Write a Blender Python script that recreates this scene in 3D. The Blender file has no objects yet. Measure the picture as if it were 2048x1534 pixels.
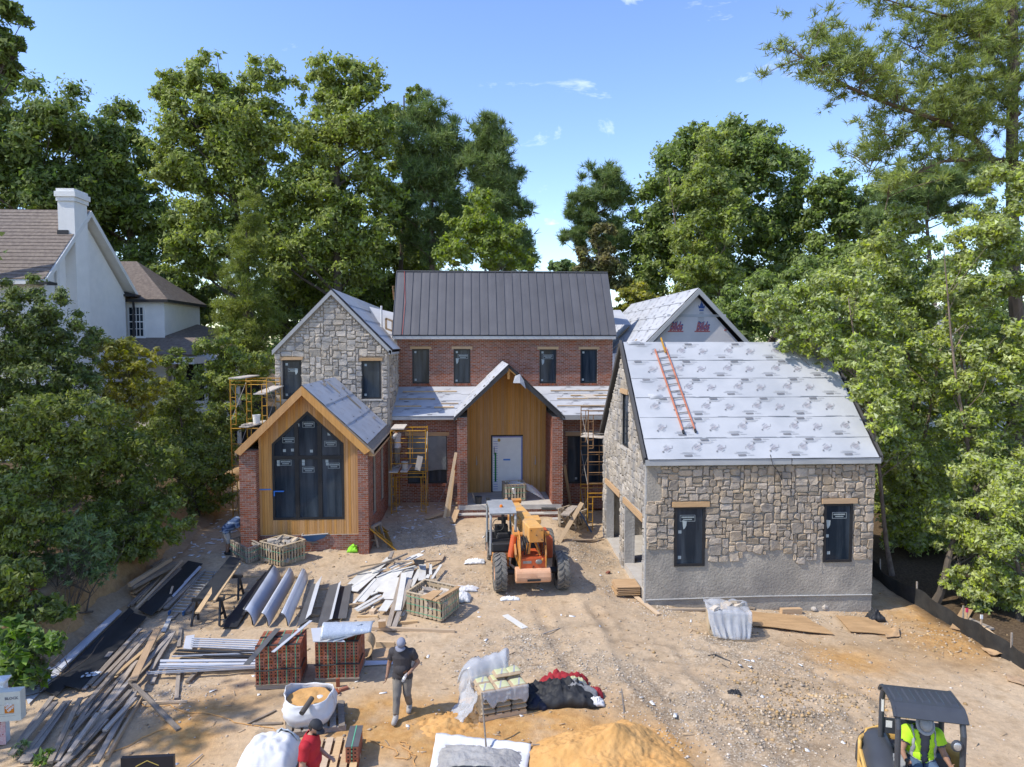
import bpy, bmesh, math, random
import numpy as np
from mathutils import Vector, Matrix, Euler, noise
PI = math.pi
SC = bpy.context.scene
COL = SC.collection
V = Vector
# ------------------------------------------------------------------ camera, sky, sun, exposure
F, CX, CY, CAMZ = 1400.0, 1024.0, 767.0, 8.0
YAW, PITCH = math.atan(86 / F), math.atan(80 / F)
cam_d = bpy.data.cameras.new('camera')
cam = bpy.data.objects.new('camera', cam_d)
COL.objects.link(cam)
cam_d.sensor_width = 36.0
cam_d.lens = F / 2048 * 36
cam_d.clip_start, cam_d.clip_end = 0.3, 3000
cam.location = (0, 0, CAMZ)
CAMR = Euler((PI / 2 - PITCH, 0, -YAW), 'XYZ')
cam.rotation_euler = CAMR
SC.camera = cam
SUN_EL, SUN_AZ = math.radians(50), math.radians(17)      # azimuth: degrees in front of the -X axis
SUNV = V((-math.cos(SUN_EL) * math.cos(SUN_AZ), -math.cos(SUN_EL) * math.sin(SUN_AZ), math.sin(SUN_EL)))
world = bpy.data.worlds.new('World')
SC.world = world
world.use_nodes = True
nt = world.node_tree
bg = nt.nodes['Background']
sky = nt.nodes.new('ShaderNodeTexSky')
sky.sky_type = 'NISHITA'
sky.sun_disc = False
sky.sun_elevation = SUN_EL
sky.sun_rotation = math.atan2(SUNV.x, SUNV.y)
sky.air_density, sky.dust_density, sky.ozone_density = 1.0, 0.35, 2.2
hs = nt.nodes.new('ShaderNodeHueSaturation')
hs.inputs['Saturation'].default_value = 1.12
hs.inputs['Hue'].default_value = 0.512
nt.links.new(sky.outputs[0], hs.inputs['Color'])
# thin wisps of cloud, the same all round the sky
tc = nt.nodes.new('ShaderNodeTexCoord')
mp = nt.nodes.new('ShaderNodeMapping')
mp.inputs['Scale'].default_value = (5.0, 5.0, 14.0)
mp.inputs['Location'].default_value = (9.1, 0.4, 4.2)
n1 = nt.nodes.new('ShaderNodeTexNoise')
n1.inputs['Scale'].default_value = 1.3
n1.inputs['Detail'].default_value = 9
n1.inputs['Roughness'].default_value = 0.62
n1.inputs['Distortion'].default_value = 0.5
cr = nt.nodes.new('ShaderNodeValToRGB')
cr.color_ramp.elements[0].position, cr.color_ramp.elements[1].position = 0.625, 0.9
cr.color_ramp.elements[1].color = (.6, .6, .6, 1)
mx = nt.nodes.new('ShaderNodeMixRGB')
mx.inputs[2].default_value = (9.5, 9.6, 9.8, 1)
nt.links.new(tc.outputs['Generated'], mp.inputs[0])
nt.links.new(mp.outputs[0], n1.inputs['Vector'])
nt.links.new(n1.outputs['Fac'], cr.inputs[0])
nt.links.new(cr.outputs[0], mx.inputs[0])
nt.links.new(hs.outputs[0], mx.inputs[1])
nt.links.new(mx.outputs[0], bg.inputs['Color'])
bg.inputs['Strength'].default_value = 0.15
sun_d = bpy.data.lights.new('sun', 'SUN')
sun = bpy.data.objects.new('sun', sun_d)
COL.objects.link(sun)
sun_d.energy = 2.52
sun_d.angle = math.radians(0.53)
sun_d.color = (1.0, 0.94, 0.84)
sun.rotation_euler = SUNV.to_track_quat('Z', 'Y').to_euler()
SC.view_settings.view_transform = 'Standard'
SC.view_settings.look = 'None'
SC.view_settings.exposure = 1.0
SC.view_settings.gamma = 1.0
SC.view_settings.use_curve_mapping = False
SC.cycles.max_bounces = 6
SC.cycles.transparent_max_bounces = 8
# ------------------------------------------------------------------ pixel of the 2048 photo -> point in the place
RM = CAMR.to_matrix()
def ray(px, py):
    return RM @ V(((px - CX) / F, -(py - CY) / F, -1))
O_ = V((0, 0, CAMZ))
def PY(px, py, Y):
    d = ray(px, py)
    return O_ + d * (Y / d.y)
def PZ(px, py, Z):
    d = ray(px, py)
    return O_ + d * ((Z - CAMZ) / d.z)
def PXX(px, py, X):
    d = ray(px, py)
    return O_ + d * (X / d.x)
def sst(a, b, x):
    t = (x - a) / (b - a)
    t = 0.0 if t < 0 else 1.0 if t > 1 else t
    return t * t * (3 - 2 * t)
def H(x, y):
    b = float(np.interp(y, [0, 13, 15, 21.4, 25, 28.3, 33, 60, 120], [-.3, -.22, -.12, 0, .42, .70, .75, 1.2, 2]))
    t = sst(3.3, 5.2, x)
    if t > 0:
        g = float(np.interp(x, [5, 12.8, 15, 40], [-.26, -.68, -.72, .3]))
        b = b * (1 - t) + t * (g + float(np.interp(y, [8, 15, 21, 28, 40, 120], [.15, .12, 0, .38, .9, 2.4])))
    if x < -9:
        k = sst(11, 15, y)
        wob = .35 * noise.noise(V((x * .3, y * .5, 3)))
        b += k * .95 * sst(-10.7 + wob, -11.5 + wob, x) + .9 * sst(-12, -21, x)
    return b
def G(px, py, dz=0.0):
    z = 0.0
    for _ in range(12):
        p = PZ(px, py, z)
        z = H(p.x, p.y) + dz
    return PZ(px, py, z)
# ------------------------------------------------------------------ building helpers
def tag(o, label=None, cat=None, group=None, kind=None):
    if label: o['label'] = label
    if cat: o['category'] = cat
    if group: o['group'] = group
    if kind: o['kind'] = kind
    return o
WM = {}
def thing(name, label, cat, loc=(0, 0, 0), rz=0.0, group=None):
    o = bpy.data.objects.new(name, None)
    o.empty_display_size = .2
    COL.objects.link(o)
    o.location = loc
    o.rotation_euler = (0, 0, rz)
    WM[o] = Matrix.Translation(V(loc)) @ Matrix.Rotation(rz, 4, 'Z')
    return tag(o, label, cat, group)
def link_mesh(name, me, parent=None, loc=None):
    o = bpy.data.objects.new(name, me)
    COL.objects.link(o)
    if parent is not None:
        o.parent = parent
        WM[o] = WM.get(parent, Matrix())
    if loc is not None:
        o.location = loc
        WM[o] = WM.get(o, Matrix()) @ Matrix.Translation(V(loc))
    elif parent is None:
        WM[o] = Matrix()
    return o
def copy_tree(o, loc=None, rz=None, label=None, group=None, parent=None):
    c = o.copy()
    COL.objects.link(c)
    if parent is not None: c.parent = parent
    if loc is not None: c.location = loc
    if rz is not None: c.rotation_euler[2] = rz
    if label: c['label'] = label
    if group: c['group'] = group
    for ch in list(o.children):
        copy_tree(ch, parent=c)
    return c
class MB:
    def __init__(s, world=False):
        s.v, s.f, s.m, s.w = [], [], [], world
    def add(s, vs, fs, m=0):
        n = len(s.v)
        s.v.extend(V(p) for p in vs)
        s.f.extend([tuple(i + n for i in f) for f in fs])
        s.m.extend([m] * len(fs))
        return s
    BF = [(0, 3, 2, 1), (4, 5, 6, 7), (0, 1, 5, 4), (1, 2, 6, 5), (2, 3, 7, 6), (3, 0, 4, 7)]
    def box(s, a, b, m=0):
        x0, y0, z0 = a
        x1, y1, z1 = b
        return s.add([(x0, y0, z0), (x1, y0, z0), (x1, y1, z0), (x0, y1, z0), (x0, y0, z1), (x1, y0, z1), (x1, y1, z1), (x0, y1, z1)], MB.BF, m)
    def obox(s, c, d, R=None, m=0):
        c = V(c)
        R = R or Matrix.Identity(3)
        h = [x / 2 for x in d]
        vs = [c + R @ V((sx * h[0], sy * h[1], sz * h[2])) for sz in (-1, 1) for sx, sy in ((-1, -1), (1, -1), (1, 1), (-1, 1))]
        return s.add(vs, MB.BF, m)
    def bar(s, p, q, w, h, up=(0, 0, 1), m=0):
        p, q = V(p), V(q)
        x = (q - p)
        L = x.length
        if L < 1e-6: return s
        x.normalize()
        u = V(up)
        y = u.cross(x)
        if y.length < 1e-3: y = V((1, 0, 0)).cross(x) if abs(x.x) < .9 else V((0, 1, 0)).cross(x)
        y.normalize()
        z = x.cross(y)
        R = Matrix((x, y, z)).transposed()
        return s.obox((p + q) / 2, (L, w, h), R, m)
    def tube(s, pts, r, n=6, m=0, caps=True):
        pts = [V(p) for p in pts]
        k = len(pts)
        rs = r if isinstance(r, (list, tuple)) else [r] * k
        vs, fs = [], []
        prev = None
        for i, p in enumerate(pts):
            t = (pts[min(i + 1, k - 1)] - pts[max(i - 1, 0)]).normalized()
            if prev is None:
                a = V((0, 0, 1)) if abs(t.z) < .9 else V((1, 0, 0))
                u = t.cross(a).normalized()
            else:
                u = prev - t * prev.dot(t)
                u = u.normalized() if u.length > 1e-5 else t.orthogonal().normalized()
            prev = u
            w = t.cross(u)
            for j in range(n):
                a = 2 * PI * j / n
                vs.append(p + (u * math.cos(a) + w * math.sin(a)) * rs[i])
        for i in range(k - 1):
            for j in range(n):
                fs.append((i * n + j, i * n + (j + 1) % n, (i + 1) * n + (j + 1) % n, (i + 1) * n + j))
        if caps:
            fs.append(tuple(reversed(range(n))))
            fs.append(tuple((k - 1) * n + j for j in range(n)))
        return s.add(vs, fs, m)
    def prism(s, poly, vec, m=0):
        n = len(poly)
        vec = V(vec)
        a = [V(p) for p in poly]
        vs = a + [p + vec for p in a]
        fs = [tuple(reversed(range(n))), tuple(range(n, 2 * n))] + [(i, (i + 1) % n, n + (i + 1) % n, n + i) for i in range(n)]
        return s.add(vs, fs, m)
    def quad(s, a, b, c, d, m=0):
        return s.add([a, b, c, d], [(0, 1, 2, 3)], m)
    def sphere(s, c, r, nu=10, nv=6, m=0, R=None):
        c = V(c)
        r = (r, r, r) if not isinstance(r, (list, tuple)) else r
        vs, fs = [], []
        for i in range(nv + 1):
            th = PI * i / nv
            for j in range(nu):
                ph = 2 * PI * j / nu
                d = V((r[0] * math.sin(th) * math.cos(ph), r[1] * math.sin(th) * math.sin(ph), r[2] * math.cos(th)))
                vs.append(c + (R @ d if R else d))
        for i in range(nv):
            for j in range(nu):
                fs.append((i * nu + j, (i + 1) * nu + j, (i + 1) * nu + (j + 1) % nu, i * nu + (j + 1) % nu))
        return s.add(vs, fs, m)
    def lathe(s, prof, c=(0, 0, 0), n=20, m=0, R=None, closed=True):
        c = V(c)
        vs, fs = [], []
        k = len(prof)
        for (r, z) in prof:
            for j in range(n):
                a = 2 * PI * j / n
                d = V((r * math.cos(a), r * math.sin(a), z))
                vs.append(c + (R @ d if R else d))
        for i in range(k - 1):
            for j in range(n):
                fs.append((i * n + j, i * n + (j + 1) % n, (i + 1) * n + (j + 1) % n, (i + 1) * n + j))
        if closed:
            fs.append(tuple(reversed(range(n))))
            fs.append(tuple((k - 1) * n + j for j in range(n)))
        return s.add(vs, fs, m)
    def sheet(s, fn, nu, nv, m=0):
        vs = [fn(i / nu, j / nv) for j in range(nv + 1) for i in range(nu + 1)]
        fs = [(j * (nu + 1) + i, j * (nu + 1) + i + 1, (j + 1) * (nu + 1) + i + 1, (j + 1) * (nu + 1) + i) for j in range(nv) for i in range(nu)]
        return s.add(vs, fs, m)
    def build(s, name, mats, parent=None, smooth=False, bevel=0.0, loc=None, solid=0.0, sub=0):
        if not isinstance(mats, (list, tuple)): mats = [mats]
        vs = s.v
        if parent is None and loc is None and vs:
            xs = [p.x for p in vs]; ys = [p.y for p in vs]; zs = [p.z for p in vs]
            loc = V(((min(xs) + max(xs)) / 2, (min(ys) + max(ys)) / 2, min(zs)))
            vs = [p - loc for p in vs]
        elif parent is not None and s.w:
            W = WM[parent].inverted()
            vs = [W @ p for p in vs]
        me = bpy.data.meshes.new(name)
        me.from_pydata([tuple(p) for p in vs], [], s.f)
        for mm in mats: me.materials.append(mm)
        if len(mats) > 1: me.polygons.foreach_set('material_index', s.m)
        if smooth: me.polygons.foreach_set('use_smooth', [True] * len(me.polygons))
        me.update()
        o = link_mesh(name, me, parent, loc)
        if solid:
            md = o.modifiers.new('t', 'SOLIDIFY'); md.thickness = solid; md.offset = 0
        if bevel:
            md = o.modifiers.new('b', 'BEVEL'); md.width = bevel; md.segments = 1; md.limit_method = 'ANGLE'
        if sub:
            md = o.modifiers.new('s', 'SUBSURF'); md.levels = md.render_levels = sub
        return o
def np_mesh(name, verts, tris, mat, parent=None, loc=None):
    me = bpy.data.meshes.new(name)
    me.vertices.add(len(verts))
    me.vertices.foreach_set('co', np.ascontiguousarray(verts, dtype=np.float32).ravel())
    k = tris.shape[1]
    me.loops.add(tris.size)
    me.loops.foreach_set('vertex_index', np.ascontiguousarray(tris, dtype=np.int32).ravel())
    me.polygons.add(len(tris))
    me.polygons.foreach_set('loop_start', np.arange(0, tris.size, k, dtype=np.int32))
    me.materials.append(mat)
    me.update(calc_edges=True)
    return link_mesh(name, me, parent, loc)
# ------------------------------------------------------------------ materials
MATS = {}
def pm(name, c1, c2=None, scale=4.0, rough=.8, bump=0.0, bscale=None, metal=0.0, island=0.0, objr=0.0, stretch=(1, 1, 1),
       detail=5, spec=.3, lo=.35, hi=.65, c3=None, s3=1.0, trans=0.0, alpha=1.0, coat=0.0):
    if name in MATS: return MATS[name]
    m = bpy.data.materials.new(name)
    m.use_nodes = True
    t = m.node_tree
    N, L = t.nodes.new, t.links.new
    b = t.nodes['Principled BSDF']
    b.inputs['Roughness'].default_value = rough
    b.inputs['Metallic'].default_value = metal
    b.inputs['Specular IOR Level'].default_value = spec
    b.inputs['Coat Weight'].default_value = coat
    if alpha < 1: b.inputs['Alpha'].default_value = alpha
    tc = N('ShaderNodeTexCoord')
    mp = N('ShaderNodeMapping')
    mp.inputs['Scale'].default_value = stretch
    L(tc.outputs['Object'], mp.inputs[0])
    col = None
    if c2 is None: c2 = tuple(x * .82 for x in c1)
    nz = N('ShaderNodeTexNoise')
    nz.inputs['Scale'].default_value = scale
    nz.inputs['Detail'].default_value = detail
    nz.inputs['Roughness'].default_value = .6
    L(mp.outputs[0], nz.inputs['Vector'])
    if objr:
        oi = N('ShaderNodeObjectInfo')
        ad = N('ShaderNodeVectorMath'); ad.operation = 'SCALE'
        cb = N('ShaderNodeCombineXYZ')
        for i in range(3): L(oi.outputs['Random'], cb.inputs[i])
        L(cb.outputs[0], ad.inputs[0]); ad.inputs['Scale'].default_value = 37
        av = N('ShaderNodeVectorMath'); av.operation = 'ADD'
        L(mp.outputs[0], av.inputs[0]); L(ad.outputs[0], av.inputs[1])
        L(av.outputs[0], nz.inputs['Vector'])
    rp = N('ShaderNodeValToRGB')
    rp.color_ramp.elements[0].position, rp.color_ramp.elements[1].position = lo, hi
    rp.color_ramp.elements[0].color = (*c1, 1)
    rp.color_ramp.elements[1].color = (*c2, 1)
    L(nz.outputs['Fac'], rp.inputs[0])
    col = rp.outputs[0]
    if c3:
        n3 = N('ShaderNodeTexNoise'); n3.inputs['Scale'].default_value = s3; n3.inputs['Detail'].default_value = 4
        L(tc.outputs['Object'], n3.inputs['Vector'])
        r3 = N('ShaderNodeValToRGB'); r3.color_ramp.elements[0].position = .5; r3.color_ramp.elements[1].position = .68
        L(n3.outputs['Fac'], r3.inputs[0])
        x3 = N('ShaderNodeMixRGB'); L(r3.outputs[0], x3.inputs[0]); L(col, x3.inputs[1]); x3.inputs[2].default_value = (*c3, 1)
        col = x3.outputs[0]
    for amt, kind in ((island, 'i'), (objr, 'o')):
        if not amt: continue
        src = N('ShaderNodeNewGeometry').outputs['Random Per Island'] if kind == 'i' else N('ShaderNodeObjectInfo').outputs['Random']
        mr = N('ShaderNodeMapRange')
        mr.inputs['To Min'].default_value, mr.inputs['To Max'].default_value = 1 - amt, 1 + amt
        L(src, mr.inputs[0])
        hv = N('ShaderNodeHueSaturation')
        L(mr.outputs[0], hv.inputs['Value'])
        ms = N('ShaderNodeMath'); ms.operation = 'MULTIPLY'; ms.inputs[1].default_value = 7.31
        fr = N('ShaderNodeMath'); fr.operation = 'FRACT'
        L(src, ms.inputs[0]); L(ms.outputs[0], fr.inputs[0])
        m2 = N('ShaderNodeMapRange'); m2.inputs['To Min'].default_value, m2.inputs['To Max'].default_value = 1 - amt, 1 + amt * .6
        L(fr.outputs[0], m2.inputs[0]); L(m2.outputs[0], hv.inputs['Saturation'])
        L(col, hv.inputs['Color'])
        col = hv.outputs[0]
    L(col, b.inputs['Base Color'])
    if bump:
        bz = N('ShaderNodeTexNoise')
        bz.inputs['Scale'].default_value = bscale or scale * 3
        bz.inputs['Detail'].default_value = 6
        L(mp.outputs[0], bz.inputs['Vector'])
        bp = N('ShaderNodeBump')
        bp.inputs['Strength'].default_value = bump
        bp.inputs['Distance'].default_value = .03
        L(bz.outputs['Fac'], bp.inputs['Height'])
        L(bp.outputs[0], b.inputs['Normal'])
    if trans:
        out = t.nodes['Material Output']
        tl = N('ShaderNodeBsdfTranslucent')
        L(col, tl.inputs['Color'])
        ms = N('ShaderNodeMixShader')
        ms.inputs[0].default_value = trans
        L(b.outputs[0], ms.inputs[1]); L(tl.outputs[0], ms.inputs[2]); L(ms.outputs[0], out.inputs[0])
    MATS[name] = m
    return m
M_BRICK = pm('brick', (.29, .105, .06), (.21, .075, .046), 30, .9, .15, 120, island=.24)
M_MORTAR = pm('mortar', (.42, .36, .29), (.34, .29, .235), 6, .95, .4, 60)
M_STONE_G = pm('stone_tan', (.41, .305, .19), (.29, .225, .15), 3.5, .92, .7, 22, island=.34, objr=.22, c3=(.25, .215, .175), s3=2.2)
M_STONE_W = pm('stone_grey', (.49, .415, .32), (.36, .31, .245), 3.5, .92, .7, 22, island=.30, objr=.20, c3=(.28, .26, .235), s3=2.0)
M_STUCCO = pm('scratch_coat', (.38, .34, .28), (.29, .26, .215), 1.6, .95, .8, 14, c3=(.24, .22, .19), s3=.9)
M_STUCCO2 = pm('scratch_coat_pale', (.42, .41, .385), (.34, .33, .31), 2, .95, .6, 14)
M_ROOFMETAL = pm('roof_metal', (.13, .126, .127), (.108, .105, .107), .8, .5, 0, metal=.25, spec=.4, objr=.06)
M_TRIM = pm('trim_grey', (.40, .405, .40), (.34, .345, .34), 1.2, .75)
M_TRIMDARK = pm('edge_metal', (.03, .03, .032), (.045, .045, .048), 2, .5)
M_MEMB = pm('membrane', (.45, .46, .475), (.40, .412, .43), .8, .75, .4, 2.2, c3=(.36, .375, .395), s3=.5)
M_CEDAR = pm('cedar', (.55, .295, .10), (.46, .23, .075), 3, .6, .1, 20, stretch=(6, 6, .35), island=.11)
M_LINTEL = pm('lintel_wood', (.52, .34, .18), (.42, .27, .14), 4, .75, .2, 20, stretch=(.6, 4, 6), objr=.1)
M_WOODNEW = pm('new_lumber', (.56, .40, .23), (.47, .33, .19), 4, .8, .2, 20, stretch=(.5, 5, 8), objr=.2)
M_WOODOLD = pm('weathered_lumber', (.36, .30, .235), (.24, .20, .16), 4, .9, .4, 25, stretch=(.5, 6, 9), objr=.3)
M_PLY = pm('plywood', (.50, .33, .18), (.40, .26, .14), 2.5, .85, .2, 12, stretch=(.6, 3, 1), objr=.12)
M_FRAME = pm('window_frame', (.018, .018, .02), (.025, .025, .027), 3, .45)
M_PRINT = pm('print_ink', (.15, .15, .16), (.2, .2, .21), 60, .8)
M_PRINTG = pm('print_grey', (.24, .245, .26), (.36, .37, .385), 90, .8)
M_PRINTR = pm('print_red', (.46, .15, .14), (.40, .12, .12), 20, .8)
M_PRINTP = pm('print_pink', (.41, .36, .375), (.42, .39, .405), 60, .8)
M_PRINTB = pm('print_blue', (.05, .10, .28), (.06, .12, .33), 20, .8)
M_WHITE = pm('white_paint', (.74, .74, .72), (.68, .68, .66), 3, .7)
M_STICK = pm('sticker', (.36, .41, .41), (.30, .35, .35), 9, .6)
M_TAPE = pm('blue_tape', (.04, .17, .55), (.05, .2, .6), 9, .6)
M_DARK = pm('dark_interior', (.03, .028, .025), (.02, .02, .02), 2, .9)
M_CONC = pm('concrete', (.50, .47, .42), (.42, .39, .35), 2.5, .9, .4, 40)
def glass_mat():
    m = pm('pane_glass', (.014, .022, .032), (.075, .095, .115), 1.2, .08, 0, spec=.22, stretch=(2.2, 2.2, .2), lo=.4, hi=.75)  # pale upright streaks painted into the colour stand in for dim reflections
    return m
M_GLASS = glass_mat()
M_FILM = pm('cloudy_film', (.10, .115, .125), (.16, .18, .19), 1.3, .25, .3, 5, spec=.5)
# ------------------------------------------------------------------ wall helpers: a plane with origin o, axis u, up z, outward n
ZU = V((0, 0, 1))
class Plane:
    def __init__(s, o, u, n):
        s.o, s.u, s.n = V(o), V(u).normalized(), V(n).normalized()
    def p(s, a, b, c=0.0):
        return s.o + s.u * a + ZU * b + s.n * c
class RoofPlane(Plane):
    """a along the eave, b up the slope, c off the surface"""
    def __init__(s, o, u, up, n):
        Plane.__init__(s, o, u, n); s.up = V(up).normalized()
    def p(s, a, b, c=0.0):
        return s.o + s.u * a + s.up * b + s.n * c
def pbox(mb, P, a0, b0, a1, b1, c0, c1, m=0):
    q = [P.p(a, b, c) for c in (c0, c1) for a, b in ((a0, b0), (a1, b0), (a1, b1), (a0, b1))]
    mb.add(q, MB.BF, m)
def rects(W, Hh, holes):
    xs = sorted(set([0, W] + [h[0] for h in holes] + [h[2] for h in holes]))
    out = []
    for x0, x1 in zip(xs, xs[1:]):
        ys = [(h[1], h[3]) for h in holes if h[0] <= x0 + 1e-6 and h[2] >= x1 - 1e-6]
        y = 0
        for a, b in sorted(ys):
            if a > y + 1e-6: out.append((x0, y, x1, a))
            y = max(y, b)
        if y < Hh - 1e-6: out.append((x0, y, x1, Hh))
    return out
def wall_slab(mb, P, W, Hh, holes=(), t=.25, m=0):
    for a0, b0, a1, b1 in rects(W, Hh, holes): pbox(mb, P, a0, b0, a1, b1, -t, 0, m)
def bricks(mb, P, W, Hh, holes=(), rng=None, L=.21, Hb=.075, j=.016, proud=.004, bottom=0.0, rowlock=()):
    rng = rng or random.Random(1)
    r = 0
    b = bottom
    while b + .03 < Hh:
        b1 = min(b + Hb - j, Hh)
        cuts = sorted((h[0], h[2]) for h in holes if h[1] < b1 - .01 and h[3] > b + .01)
        spans, x = [], 0
        for c0, c1 in cuts:
            if c0 > x: spans.append((x, c0))
            x = max(x, c1)
        if x < W: spans.append((x, W))
        for s0, s1 in spans:
            k0 = math.floor(s0 / L) - 1
            x = (k0 + (.5 if r % 2 else 0)) * L
            while x < s1:
                a0, a1 = max(x, s0), min(x + L - j, s1)
                if a1 - a0 > .02:
                    c = proud + rng.uniform(-.002, .003)
                    q = [P.p(a, bb, cc) for cc in (-.004, c) for a, bb in ((a0, b), (a1, b), (a1, b1), (a0, b1))]
                    mb.add(q, MB.BF[1:])
                x += L
        b += Hb
        r += 1
    for (a0, b0, a1, b1) in rowlock:
        n = max(1, int((a1 - a0) / .07))
        for i in range(n):
            w = (a1 - a0) / n
            q = [P.p(a, bb, cc) for cc in (-.02, .035) for a, bb in ((a0 + i * w, b0), (a0 + (i + 1) * w - .01, b0), (a0 + (i + 1) * w - .01, b1), (a0 + i * w, b1))]
            mb.add(q, MB.BF)
def brick_wall(name, parent, P, W, Hh, holes=(), seed=1, t=.22, bottom=0.0, rowlock=(), label=None):
    mb = MB(True); wall_slab(mb, P, W, Hh, holes, t)
    w = mb.build(name, M_MORTAR, parent)
    mb = MB(True); bricks(mb, P, W, Hh, holes, random.Random(seed), bottom=bottom, rowlock=rowlock)
    o = mb.build('brick', M_BRICK, w); o['kind'] = 'stuff'
    if label: w['label'] = label
    return w
def pack(W, Hh, cell, ok, rng, maxw=4, maxh=3):
    nx, ny = int(W / cell), int(Hh / cell)
    used = [[not ok((i + .5) * cell, (k + .5) * cell) for i in range(nx)] for k in range(ny)]
    out = []
    for k in range(ny):
        for i in range(nx):
            if used[k][i]: continue
            w, h = rng.choice([2, 2, 3, 3, 4, maxw]), rng.choice([1, 2, 2, 2, maxh])
            while w > 1 and (i + w > nx or any(used[k][i + q] for q in range(w))): w -= 1
            while h > 1 and (k + h > ny or any(used[k + z][i + q] for q in range(w) for z in range(h))): h -= 1
            if w > 2 * h + 1: w = 2 * h + 1
            for z in range(h):
                for q in range(w): used[k + z][i + q] = True
            out.append((i * cell, k * cell, w * cell, h * cell))
    return out
def stone_geo(mb, P, a, b, w, h, rng, d=.055, gap=.010):
    j = min(w, h) * .12
    g = gap * rng.uniform(.5, 1.3)
    r = min(w, h) * rng.uniform(.1, .2)
    base = [(a + g + r, b + g), (a + w - g - r, b + g), (a + w - g, b + g + r), (a + w - g, b + h - g - r),
            (a + w - g - r, b + h - g), (a + g + r, b + h - g), (a + g, b + h - g - r), (a + g, b + g + r)]
    base = [(x + rng.uniform(-j, j), y + rng.uniform(-j, j)) for x, y in base]
    cx, cy = a + w / 2, b + h / 2
    d1 = d * rng.uniform(.55, .8)
    tx, ty = rng.uniform(-.3, .3), rng.uniform(-.3, .3)
    vs = [P.p(x, y, -.01) for x, y in base] + [P.p(x, y, d1 * .75) for x, y in base]
    vs += [P.p(cx + (x - cx) * .86, cy + (y - cy) * .86, d * rng.uniform(.85, 1.15) + tx * (x - cx) * .3 + ty * (y - cy) * .3) for x, y in base]
    vs += [P.p(cx + rng.uniform(-.2, .2) * w, cy + rng.uniform(-.2, .2) * h, d * rng.uniform(.8, 1.3))]
    fs = []
    for i in range(8):
        k = (i + 1) % 8
        fs += [(i, k, 8 + k, 8 + i), (8 + i, 8 + k, 16 + k, 16 + i), (16 + i, 16 + k, 24)]
    mb.add(vs, fs)
def stone_wall(parent, P, lst, mat, rng, limit, d=.055):
    """stones as parts of their own, the largest first; what is left becomes one joined part"""
    lst = sorted(lst, key=lambda s: -s[2] * s[3])
    rest = MB(True)
    for k, (a, b, w, h) in enumerate(lst):
        if k < limit:
            mb = MB(True); stone_geo(mb, P, a, b, w, h, rng, d); mb.build('stone', mat, parent)
        else:
            stone_geo(rest, P, a, b, w, h, rng, d)
    if rest.v:
        o = rest.build('stone', mat, parent); o['kind'] = 'stuff'
def sticker_rect(mb, P, a0, b0, a1, b1, c, m=0):
    mb.quad(P.p(a0, b0, c), P.p(a1, b0, c), P.p(a1, b1, c), P.p(a0, b1, c), m)
def label_print(mb, P, a0, b0, w, h, c):
    t = .012
    for r in ((a0, b0, a0 + w, b0 + t), (a0, b0 + h - t, a0 + w, b0 + h), (a0, b0 + t, a0 + t, b0 + h - t), (a0 + w - t, b0 + t, a0 + w, b0 + h - t)):
        sticker_rect(mb, P, *r, c)
    rng = random.Random(int(a0 * 100) + int(b0 * 77))
    for yy, x0, x1, hh in ((.55, .1, .9, .22), (.22, .22, .78, .17)):
        x = a0 + w * x0
        while x < a0 + w * x1:
            l = w * rng.uniform(.03, .06)
            sticker_rect(mb, P, x, b0 + h * yy, x + l, b0 + h * (yy + hh), c)
            x += l + w * .012
def window(parent, P, a0, b0, a1, b1, rec=.06, fw=.065, stick=((.08, .88),), lab=None, blob=None, mull=(), rail=(), glass=None, name='window', label=None):
    mb = MB(True)
    for r in ((a0, b0, a0 + fw, b1), (a1 - fw, b0, a1, b1), (a0 + fw, b0, a1 - fw, b0 + fw), (a0 + fw, b1 - fw, a1 - fw, b1)):
        pbox(mb, P, *r, -rec - .05, -rec + .03)
    for x in mull: pbox(mb, P, x - fw * .6, b0 + fw, x + fw * .6, b1 - fw, -rec - .05, -rec + .025)
    for y in rail: pbox(mb, P, a0 + fw, y - fw * .6, a1 - fw, y + fw * .6, -rec - .05, -rec + .02)
    f = mb.build(name, M_FRAME, parent)
    if label: f['label'] = label
    mb = MB(True)
    pbox(mb, P, a0 + fw, b0 + fw, a1 - fw, b1 - fw, -rec - .03, -rec - .015)
    mb.build('pane', glass or M_GLASS, f)
    W, Hh = a1 - a0, b1 - b0
    mb = MB(True)
    for sx, sy in stick:
        sticker_rect(mb, P, a0 + W * sx + fw * .4, b0 + Hh * sy, a0 + W * sx + fw * .4 + .1, b0 + Hh * sy + .1, -rec - .011)
    if lab: label_print(mb, P, a0 + W * lab[0], b0 + Hh * lab[1], W * lab[2], W * lab[2] * .42, -rec - .011)
    if blob:
        x, y = a0 + W * blob[0], b0 + Hh * blob[1]
        mb.add([P.p(x, y, -rec - .008), P.p(x + .11, y + .02, -rec - .008), P.p(x + .12, y + .17, -rec - .008), P.p(x - .02, y + .19, -rec - .008), P.p(x + .02, y - .1, -rec - .008), P.p(x + .07, y - .06, -rec - .008)],
               [(0, 1, 2, 3), (0, 4, 5, 1)])
    if mb.v: mb.build('sticker', M_STICK, f)['kind'] = 'stuff'
    return f
def lintel(parent, P, a0, b0, a1, b1, c1=.06, c0=-.12):
    mb = MB(True); pbox(mb, P, a0, b0, a1, b1, c0, c1)
    return mb.build('lintel', M_LINTEL, parent)
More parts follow.
